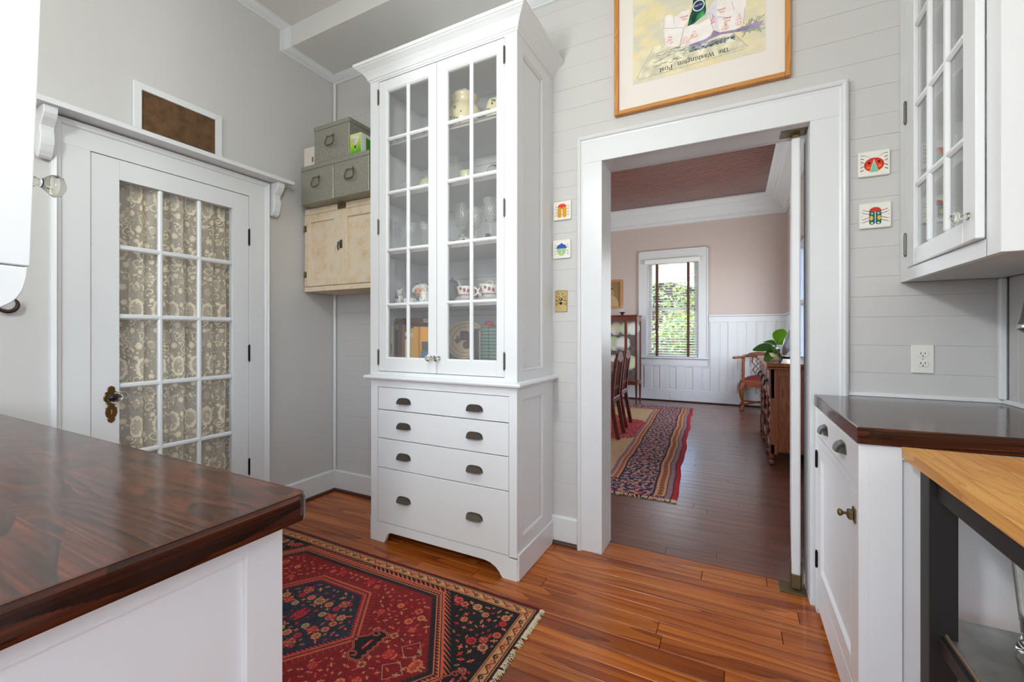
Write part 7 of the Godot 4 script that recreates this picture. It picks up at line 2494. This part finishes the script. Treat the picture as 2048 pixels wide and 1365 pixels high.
func sideboard() -> void:
	var o := thing("sideboard", "antique carved oak sideboard with turned posts along the dining room wall", "sideboard", Vector3(2.985, 0, -2.2))
	# local: x into the wall, z runs back (negative)
	var len := 1.52
	var b := wood_mb(Vector3(0, 0, 1), Vector2(0.6, 2.5))
	b.bx(-0.03, 0.43, 0.862, 0.878, -len - 0.03, 0.03, 0.004); b.bx(-0.042, 0.43, 0.878, 0.915, -len - 0.04, 0.04, 0.012)
	obj("top", b, M.oak, o)
	for e in [0.0, -len + 0.03]:
		b = wood_mb(Vector3.UP, Vector2(0.6, 2.5))
		b.bx(0.0, 0.058, 0.10, 0.862, e - 0.03, e, 0.003); b.bx(0.37, 0.425, 0.10, 0.862, e - 0.03, e, 0.003)
		b.bx(0.058, 0.37, 0.80, 0.862, e - 0.03, e, 0.002); b.bx(0.058, 0.37, 0.13, 0.20, e - 0.03, e, 0.002); b.bx(0.058, 0.37, 0.20, 0.80, e - 0.024, e - 0.014)
		obj("end_panel", b, M.oak, o)
	b = wood_mb(Vector3(0, 0, 1), Vector2(0.6, 2.5))
	b.bx(0.41, 0.425, 0.10, 0.862, -len, 0)
	obj("back_panel", b, M.oak, o)
	b = wood_mb(Vector3(0, 0, 1), Vector2(0.6, 2.5))
	b.bx(0.0, 0.41, 0.585, 0.61, -len + 0.02, -0.02, 0.004); b.bx(0.004, 0.41, 0.33, 0.352, -len + 0.02, -0.02, 0.004); b.bx(0.0, 0.41, 0.115, 0.185, -len + 0.02, -0.02, 0.004); b.bx(0.002, 0.02, 0.835, 0.862, -len, 0.0)
	obj("shelf", b, M.oak, o)
	var st := [0.0, -0.44, -1.02, -len]
	for i in 3:
		b = wood_mb(Vector3(0, 0, 1), Vector2(0.6, 2.5))
		var za: float = st[i] - 0.045
		var zb: float = st[i + 1] + 0.045
		b.bx(-0.008, 0.35, 0.625, 0.832, zb, za, 0.006)
		var d := obj("drawer", b, M.oak, o)
		b = MB.new()
		var zc := (za + zb) * 0.5
		b.bx(-0.012, -0.007, 0.70, 0.765, zc - 0.055, zc + 0.055, 0.003)
		b.tube(PackedVector3Array([Vector3(-0.012, 0.745, zc - 0.045), Vector3(-0.034, 0.735, zc - 0.04), Vector3(-0.04, 0.705, zc - 0.02), Vector3(-0.04, 0.70, zc + 0.02), Vector3(-0.034, 0.735, zc + 0.04), Vector3(-0.012, 0.745, zc + 0.045)]), 0.006, 6)
		obj("bail_pull", b, M.black_iron, d)
		b = wood_mb(Vector3.UP, Vector2(0.6, 2.5))   # carved panel door or open bay below
		if i != 1:
			b.bx(0.03, 0.045, 0.36, 0.58, zb, za); b.bx(0.015, 0.03, 0.36, 0.58, za - 0.05, za, 0.004); b.bx(0.015, 0.03, 0.36, 0.58, zb, zb + 0.05, 0.004)
			for k in 5: b.ball(Vector3(0.028, 0.40 + 0.035 * k, zc + 0.03 * sin(k * 2.0)), Vector3(0.012, 0.02, 0.03), 8)
			obj("carved_panel", b, M.oak, o)
		else:
			for k in 3: b.lathe([Vector2(0.012, 0.355), Vector2(0.016, 0.38), Vector2(0.008, 0.42), Vector2(0.017, 0.47), Vector2(0.008, 0.52), Vector2(0.016, 0.56), Vector2(0.012, 0.585)], 10, Vector3(0.03, 0, lerpf(za, zb, 0.25 + 0.25 * k)))
			obj("spindles", b, M.oak, o)
	for i in 4:
		var z: float = st[i] - 0.022 if i < 3 else -len + 0.022
		b = wood_mb(Vector3.UP, Vector2(0.6, 2.5))
		b.tint = Color(0.55, 0.45, 0.42)
		b.bx(-0.012, 0.03, 0.60, 0.862, z - 0.022, z + 0.022, 0.003); b.bx(-0.012, 0.03, 0.09, 0.19, z - 0.022, z + 0.022, 0.003)
		var rows := []
		for k in 41:   # barley twist
			var y := lerpf(0.185, 0.605, k / 40.0)
			var r := PackedVector3Array()
			for j in 12:
				var a := TAU * j / 12
				var rr := 0.017 + 0.005 * cos(2.0 * (a - k * 0.42))
				r.append(Vector3(0.008 + cos(a) * rr, y, z + sin(a) * rr))
			rows.append(r)
		b.grid(rows, true)
		obj("turned_post", b, M.oak, o)
		b = wood_mb(Vector3.UP, Vector2(0.6, 2.5))
		b.tint = Color(0.5, 0.4, 0.38)
		for x in [0.012, 0.39]:
			b.lathe([Vector2(0, 0.0), Vector2(0.018, 0.0), Vector2(0.026, 0.012), Vector2(0.028, 0.03), Vector2(0.02, 0.045), Vector2(0.014, 0.05), Vector2(0.022, 0.058), Vector2(0.026, 0.072), Vector2(0.02, 0.09), Vector2(0.024, 0.105)], 14, Vector3(x, 0, z))
		obj("bun_feet", b, M.oak, o)
	# things on the sideboard
	var p := thing("display_plate", "oval silver-white plate propped on a dark wooden stand on the sideboard", "plate", Vector3(3.115, 0.916, -2.33))
	b = MB.new()
	b.xf = Transform3D(Basis(Vector3.UP, -0.45) * Basis(Vector3(0, 0, 1), -0.30), Vector3(0.0, 0.07, 0)) * Transform3D(Basis(Vector3(0, 0, 1), PI / 2), Vector3(0, 0.13, 0))
	b.lathe([Vector2(0, 0.0), Vector2(0.075, 0.0), Vector2(0.09, 0.008), Vector2(0.118, 0.014), Vector2(0.12, 0.018), Vector2(0.09, 0.013), Vector2(0, 0.006)], 36, Vector3.ZERO, Vector2(1.15, 0.9))
	obj("plate", b, mat("silvered", Color(0.82, 0.84, 0.88), 0.2, 0.6), p)
	b = MB.new()
	for s in [-1.0, 1.0]:
		b.tube(PackedVector3Array([Vector3(-0.055, 0.006, s * 0.05), Vector3(-0.04, 0.035, s * 0.045), Vector3(-0.055, 0.075, s * 0.04), Vector3(-0.065, 0.11, s * 0.035), Vector3(-0.055, 0.12, s * 0.03)]), 0.010, 8)
		b.tube(PackedVector3Array([Vector3(-0.045, 0.05, s * 0.045), Vector3(0.02, 0.045, s * 0.04), Vector3(0.08, 0.07, s * 0.04), Vector3(0.10, 0.10, s * 0.035)]), 0.010, 8)
		b.tube(PackedVector3Array([Vector3(0.08, 0.07, s * 0.04), Vector3(0.09, 0.006, s * 0.045)]), 0.009, 8)
	b.tube(PackedVector3Array([Vector3(-0.045, 0.04, -0.045), Vector3(-0.045, 0.04, 0.045)]), 0.009, 8)
	b.tube(PackedVector3Array([Vector3(0.06, 0.055, -0.04), Vector3(0.06, 0.055, 0.04)]), 0.009, 8)
	obj("stand", b, mat("ebony", Color(0.09, 0.05, 0.04), 0.3), p)
	p = thing("potted_plant", "leafy rubber plant in a low pot on the sideboard behind the propped plate", "plant", Vector3(3.06, 0.916, -2.72))
	b = MB.new()
	b.lathe([Vector2(0, 0), Vector2(0.045, 0), Vector2(0.06, 0.07), Vector2(0.064, 0.075), Vector2(0.056, 0.075), Vector2(0.052, 0.06), Vector2(0, 0.06)], 18)
	obj("pot", b, M.cream_glaze, p)
	b = MB.new()
	b.tube(PackedVector3Array([Vector3(0, 0.06, 0), Vector3(0.0, 0.14, 0.01), Vector3(0.02, 0.22, 0.0)]), [0.007, 0.006, 0.004], 6)
	obj("stem", b, M.leaf_green, p)
	var lv := [[Vector3(0.0, 0.12, 0), Vector3(-0.20, 0.15, 0.06), 0.05, 0], [Vector3(0, 0.10, 0), Vector3(-0.10, 0.03, 0.05), 0.045, 0], [Vector3(0.01, 0.18, 0), Vector3(0.06, 0.36, 0.03), 0.065, 1], [Vector3(0, 0.15, 0), Vector3(-0.10, 0.23, -0.08), 0.04, 0], [Vector3(0.01, 0.16, 0), Vector3(0.16, 0.26, -0.05), 0.05, 1], [Vector3(0, 0.13, 0), Vector3(-0.02, 0.12, 0.16), 0.045, 0]]
	for q in lv:
		b = MB.new()
		var a: Vector3 = q[0]
		var e: Vector3 = q[1]
		var dir := (e - a).normalized()
		var side := dir.cross(Vector3(0.25, 0.6, 0.75)).normalized()
		var up := side.cross(dir)
		var rr := []
		for i in 11:
			var t := i / 10.0
			var wd: float = q[2] * pow(sin(PI * clampf(t * 0.94 + 0.03, 0, 1)), 0.75)
			var c: Vector3 = a.lerp(e, t) - Vector3(0, 0.05 * t * t, 0)
			var r := PackedVector3Array()
			for j in 5:
				var u := (j - 2) / 2.0
				r.append(c + side * wd * u + up * absf(u) * wd * 0.25)
			rr.append(r)
		b.grid(rr)
		var rr2 := []
		for r in rr:
			var x := PackedVector3Array()
			for v in r: x.append(v - up * 0.0015)
			rr2.append(x)
		b.grid(rr2, false, true)
		obj("leaf", b, M.leaf_bright if q[3] == 1 else M.leaf_green, p)


func corner_chair() -> void:
	var o := thing("corner_chair", "carved corner chair with a red seat between sideboard and wainscot", "chair", Vector3(2.82, 0, -5.15))
	# local origin under the front leg; seat runs to +x and -z
	var b := MB.new()
	b.us = Vector2(4, 4)
	var rows := []
	for i in 9:
		var row := PackedVector3Array()
		for j in 9:
			var u := i / 8.0
			var v := j / 8.0
			row.append(Vector3(0.01 + 0.42 * u, 0.465 + 0.075 * pow(sin(PI * u) * sin(PI * v), 0.6), -0.02 - 0.42 * v))
		rows.append(row)
	b.grid(rows, false, false, Vector2(2, 2))
	obj("seat", b, M.red_fabric, o)
	b = wood_mb(Vector3.RIGHT)
	b.bx(-0.015, 0.445, 0.395, 0.468, -0.03, 0.0, 0.008); b.bx(-0.015, 0.445, 0.395, 0.468, -0.46, -0.43, 0.008); b.bx(-0.015, 0.012, 0.395, 0.468, -0.43, -0.03, 0.008); b.bx(0.42, 0.445, 0.395, 0.468, -0.43, -0.03, 0.008)
	b.prism(PackedVector2Array([Vector2(0.03, 0.40), Vector2(0.40, 0.40), Vector2(0.33, 0.375), Vector2(0.25, 0.37), Vector2(0.2, 0.355), Vector2(0.14, 0.37), Vector2(0.10, 0.36), Vector2(0.06, 0.33)]), -0.025, -0.003, 0.003)
	obj("seat_rail", b, M.oak, o)
	var legs := [Vector2(0.0, -0.015), Vector2(0.43, -0.015), Vector2(0.0, -0.445), Vector2(0.43, -0.445)]
	for i in 4:
		b = wood_mb(Vector3.UP)
		var c: Vector2 = legs[i]
		var ox := -1.0 if c.x < 0.2 else 1.0
		var oz := 1.0 if c.y > -0.2 else -1.0
		var pa := PackedVector3Array()
		var ra := []
		for q in [[0.0, 0.43, 0.032], [0.02, 0.37, 0.040], [0.032, 0.31, 0.038], [0.022, 0.22, 0.027], [0.006, 0.14, 0.020], [0.0, 0.09, 0.018], [0.012, 0.06, 0.022], [0.022, 0.03, 0.026], [0.026, 0.008, 0.022]]:
			pa.append(Vector3(c.x + ox * q[0], q[1], c.y + oz * q[0] * 0.6)); ra.append(q[2])
		b.tube(pa, ra, 12)
		for k in 4:   # claw foot
			var a := TAU * k / 4 + 0.4
			b.ball(Vector3(c.x + ox * 0.026 + cos(a) * 0.022, 0.02, c.y + oz * 0.016 + sin(a) * 0.022), Vector3(0.012, 0.018, 0.012), 8)
		obj("leg", b, M.oak, o)
	for s in [[0.0, -0.015], [0.0, -0.445], [0.43, -0.445]]:
		b = wood_mb(Vector3.UP)
		b.lathe([Vector2(0.022, 0.45), Vector2(0.022, 0.52), Vector2(0.014, 0.53), Vector2(0.021, 0.56), Vector2(0.020, 0.68), Vector2(0.015, 0.79), Vector2(0.018, 0.805)], 12, Vector3(s[0], 0, s[1]))
		obj("arm_post", b, M.oak, o)
	b = wood_mb(Vector3.RIGHT)
	b.tube(PackedVector3Array([Vector3(-0.12, 0.815, 0.03), Vector3(-0.07, 0.82, 0.0), Vector3(0.0, 0.82, -0.03), Vector3(0.0, 0.822, -0.2), Vector3(0.02, 0.825, -0.40), Vector3(0.08, 0.83, -0.45), Vector3(0.25, 0.83, -0.46), Vector3(0.42, 0.825, -0.45), Vector3(0.55, 0.82, -0.45)]), [0.022, 0.024, 0.024, 0.022, 0.026, 0.028, 0.024, 0.024, 0.02], 10, true, 0.75)
	b.ball(Vector3(-0.12, 0.815, 0.03), Vector3(0.03, 0.022, 0.025), 10)
	obj("arm_rail", b, M.oak, o)
	b = wood_mb(Vector3.RIGHT)
	b.prism(PackedVector2Array([Vector2(0.06, 0.845), Vector2(0.10, 0.875), Vector2(0.20, 0.89), Vector2(0.30, 0.89), Vector2(0.38, 0.875), Vector2(0.42, 0.845)]), -0.475, -0.445, 0.006)
	obj("crest", b, M.oak, o)
	for s in 2:   # pierced splats on the two closed sides
		b = wood_mb(Vector3.UP)
		if s == 0: b.xf = Transform3D(Basis.IDENTITY, Vector3(0.215, 0, -0.452))
		else: b.xf = Transform3D(Basis(Vector3.UP, PI / 2), Vector3(0.008, 0, -0.23))
		for k in [-1.0, 1.0]:
			b.tube(PackedVector3Array([Vector3(k * 0.05, 0.47, 0), Vector3(k * 0.03, 0.53, 0), Vector3(k * 0.075, 0.60, 0), Vector3(k * 0.04, 0.66, 0), Vector3(k * 0.085, 0.73, 0), Vector3(k * 0.07, 0.82, 0)]), [0.016, 0.012, 0.016, 0.012, 0.016, 0.016], 8, true, 0.6)
			b.tube(PackedVector3Array([Vector3(k * 0.03, 0.50, 0), Vector3(-k * 0.03, 0.58, 0), Vector3(k * 0.03, 0.66, 0), Vector3(-k * 0.03, 0.74, 0), Vector3(k * 0.03, 0.81, 0)]), 0.011, 8, true, 0.6)
		obj("pierced_splat", b, M.oak, o)
	b = wood_mb(Vector3.RIGHT)
	b.tube(PackedVector3Array([Vector3(0.01, 0.10, -0.025), Vector3(0.215, 0.125, -0.23), Vector3(0.42, 0.10, -0.44)]), 0.013, 8); b.tube(PackedVector3Array([Vector3(0.42, 0.10, -0.025), Vector3(0.215, 0.115, -0.23), Vector3(0.01, 0.10, -0.44)]), 0.013, 8)
	obj("cross_stretcher", b, M.oak, o)


func china_cabinet() -> void:
	var o := thing("china_cabinet", "mahogany glass-fronted china cabinet on tapered legs, left of the dining room window", "cabinet", Vector3(0.70, 0, -5.105))
	var W := 0.545    # half width
	var D := 0.36
	var b := wood_mb(Vector3.RIGHT, Vector2(0.6, 2.5))
	b.bx(-W - 0.015, W + 0.015, 1.475, 1.50, -D - 0.005, 0.015, 0.004); b.bx(-W, W, 1.40, 1.475, -D, 0.0, 0.003)
	obj("top", b, M.mahogany, o)
	b = wood_mb(Vector3.RIGHT, Vector2(0.6, 2.5))
	b.bx(-W, W, 0.31, 0.375, -D, 0.0, 0.003)
	obj("base", b, M.mahogany, o)
	b = wood_mb(Vector3.RIGHT, Vector2(0.6, 2.5))
	b.bx(-W + 0.01, W - 0.01, 0.375, 1.40, -D, -D + 0.012)
	obj("back_panel", b, M.closet_dark, o)
	for sx in [-1.0, 1.0]:
		for z in [-0.016, -D + 0.016]:
			b = wood_mb(Vector3.UP, Vector2(0.6, 2.5))
			b.bx(sx * W, sx * (W - 0.034), 0.375, 1.40, z - 0.016, z + 0.016, 0.002)
			var rows := []
			for q in [[0.0, 0.010], [0.31, 0.018]]:
				var r := PackedVector3Array()
				for c in [[-1, -1], [1, -1], [1, 1], [-1, 1]]: r.append(Vector3(sx * (W - 0.018) + c[0] * q[1], q[0], z + c[1] * q[1]))
				rows.append(r)
			for j in 4: b.quad(rows[0][j], rows[1][j], rows[1][(j + 1) % 4], rows[0][(j + 1) % 4])
			obj("leg_post", b, M.mahogany, o)
		b = MB.new()
		b.bx(sx * (W - 0.012), sx * (W - 0.016), 0.375, 1.40, -D + 0.03, -0.03)
		obj("side_pane", b, M.pane, o)
	# front: wide door in the middle, narrow fixed lights
	for x in [-0.355, 0.355]:
		b = wood_mb(Vector3.UP, Vector2(0.6, 2.5))
		b.bx(x - 0.022, x + 0.022, 0.375, 1.40, -0.024, 0.002, 0.002)
		obj("stile", b, M.mahogany, o)
	b = MB.new()
	for q in [[-0.51, -0.377], [-0.333, 0.333], [0.377, 0.51]]: b.bx(q[0], q[1], 0.375, 1.40, -0.014, -0.011)
	obj("front_pane", b, M.pane, o)
	for y in [0.56, 0.885, 1.155]:
		b = MB.new()
		b.bx(-W + 0.03, W - 0.03, y - 0.006, y, -D + 0.012, -0.035)
		obj("glass_shelf", b, M.thin_glass, o)
	var k := 0
	var desc := ["cream flower-rimmed plate", "pale green sprigged plate", "white scalloped plate"]
	var where := ["on the china cabinet's top shelf", "on the china cabinet's middle shelf", "on the china cabinet's lower shelf"]
	for r in 3:
		var y: float = [1.155, 0.885, 0.56][r]
		for c in 3:
			var x: float = [0.12, 0.30, 0.43][c] - (0.05 if r > 0 else 0.0)
			var rad: float = [0.115, 0.125, 0.12][r]
			if c == 2 and r == 1: continue
			var p := thing("plate", "%s %s, %s" % [desc[(r + c) % 3], where[r], ["nearest the middle of its door", "just left of the right stile", "behind the narrow right pane"][c]], "plate", Vector3(0.70 + x, y, -5.40 + 0.02 * c), "plates in the china cabinet")
			b = MB.new()
			b.xf = Transform3D(Basis(Vector3.RIGHT, PI / 2 - 0.18), Vector3(0, rad * 0.985, 0))
			b.lathe([Vector2(0, 0.0), Vector2(rad * 0.6, 0.0), Vector2(rad * 0.7, 0.008), Vector2(rad, 0.016), Vector2(rad, 0.019), Vector2(rad * 0.7, 0.012), Vector2(0, 0.005)], 28)
			obj("dish", b, [M.cream_glaze, M.pale_green_glaze, M.white_glaze][(r + c) % 3], p)
			b = MB.new()
			b.xf = Transform3D(Basis(Vector3.RIGHT, PI / 2 - 0.18), Vector3(0, rad * 0.985, 0))
			for j in 20: b.ball(Vector3(cos(TAU * j / 20) * rad * 0.86, 0.016, sin(TAU * j / 20) * rad * 0.86), Vector3(0.009, 0.002, 0.009), 6)
			obj("rim_pattern", b, M.green_print if (r + c) % 3 != 0 else M.dark_print, p)
			k += 1
	for r in 2:
		var bw := thing("bowl", ["footed white bowl on the china cabinet's top shelf", "footed white bowl on the china cabinet's middle shelf"][r], "bowl", Vector3(0.84, [1.155, 0.885][r], -5.25))
		b = MB.new()
		b.lathe([Vector2(0, 0), Vector2(0.035, 0), Vector2(0.03, 0.015), Vector2(0.06, 0.045), Vector2(0.07, 0.07), Vector2(0.066, 0.07), Vector2(0.05, 0.04), Vector2(0, 0.025)], 20)
		obj("body", b, M.white_glaze, bw)
	var v := thing("flower_vase", "small dark posy in a black vase behind the china cabinet's narrow pane", "vase", Vector3(1.13, 0.885, -5.25))
	b = MB.new()
	b.lathe([Vector2(0, 0), Vector2(0.025, 0), Vector2(0.03, 0.03), Vector2(0.015, 0.07), Vector2(0.02, 0.085)], 14)
	obj("vase", b, M.black_iron, v)
	b = MB.new()
	for j in 14: b.ball(Vector3(rng.randf_range(-0.04, 0.04), 0.10 + rng.randf() * 0.07, rng.randf_range(-0.03, 0.03)), Vector3(0.016, 0.016, 0.016), 6)
	obj("flowers", b, mat("dried_petals", Color(0.24, 0.10, 0.12), 0.9), v)
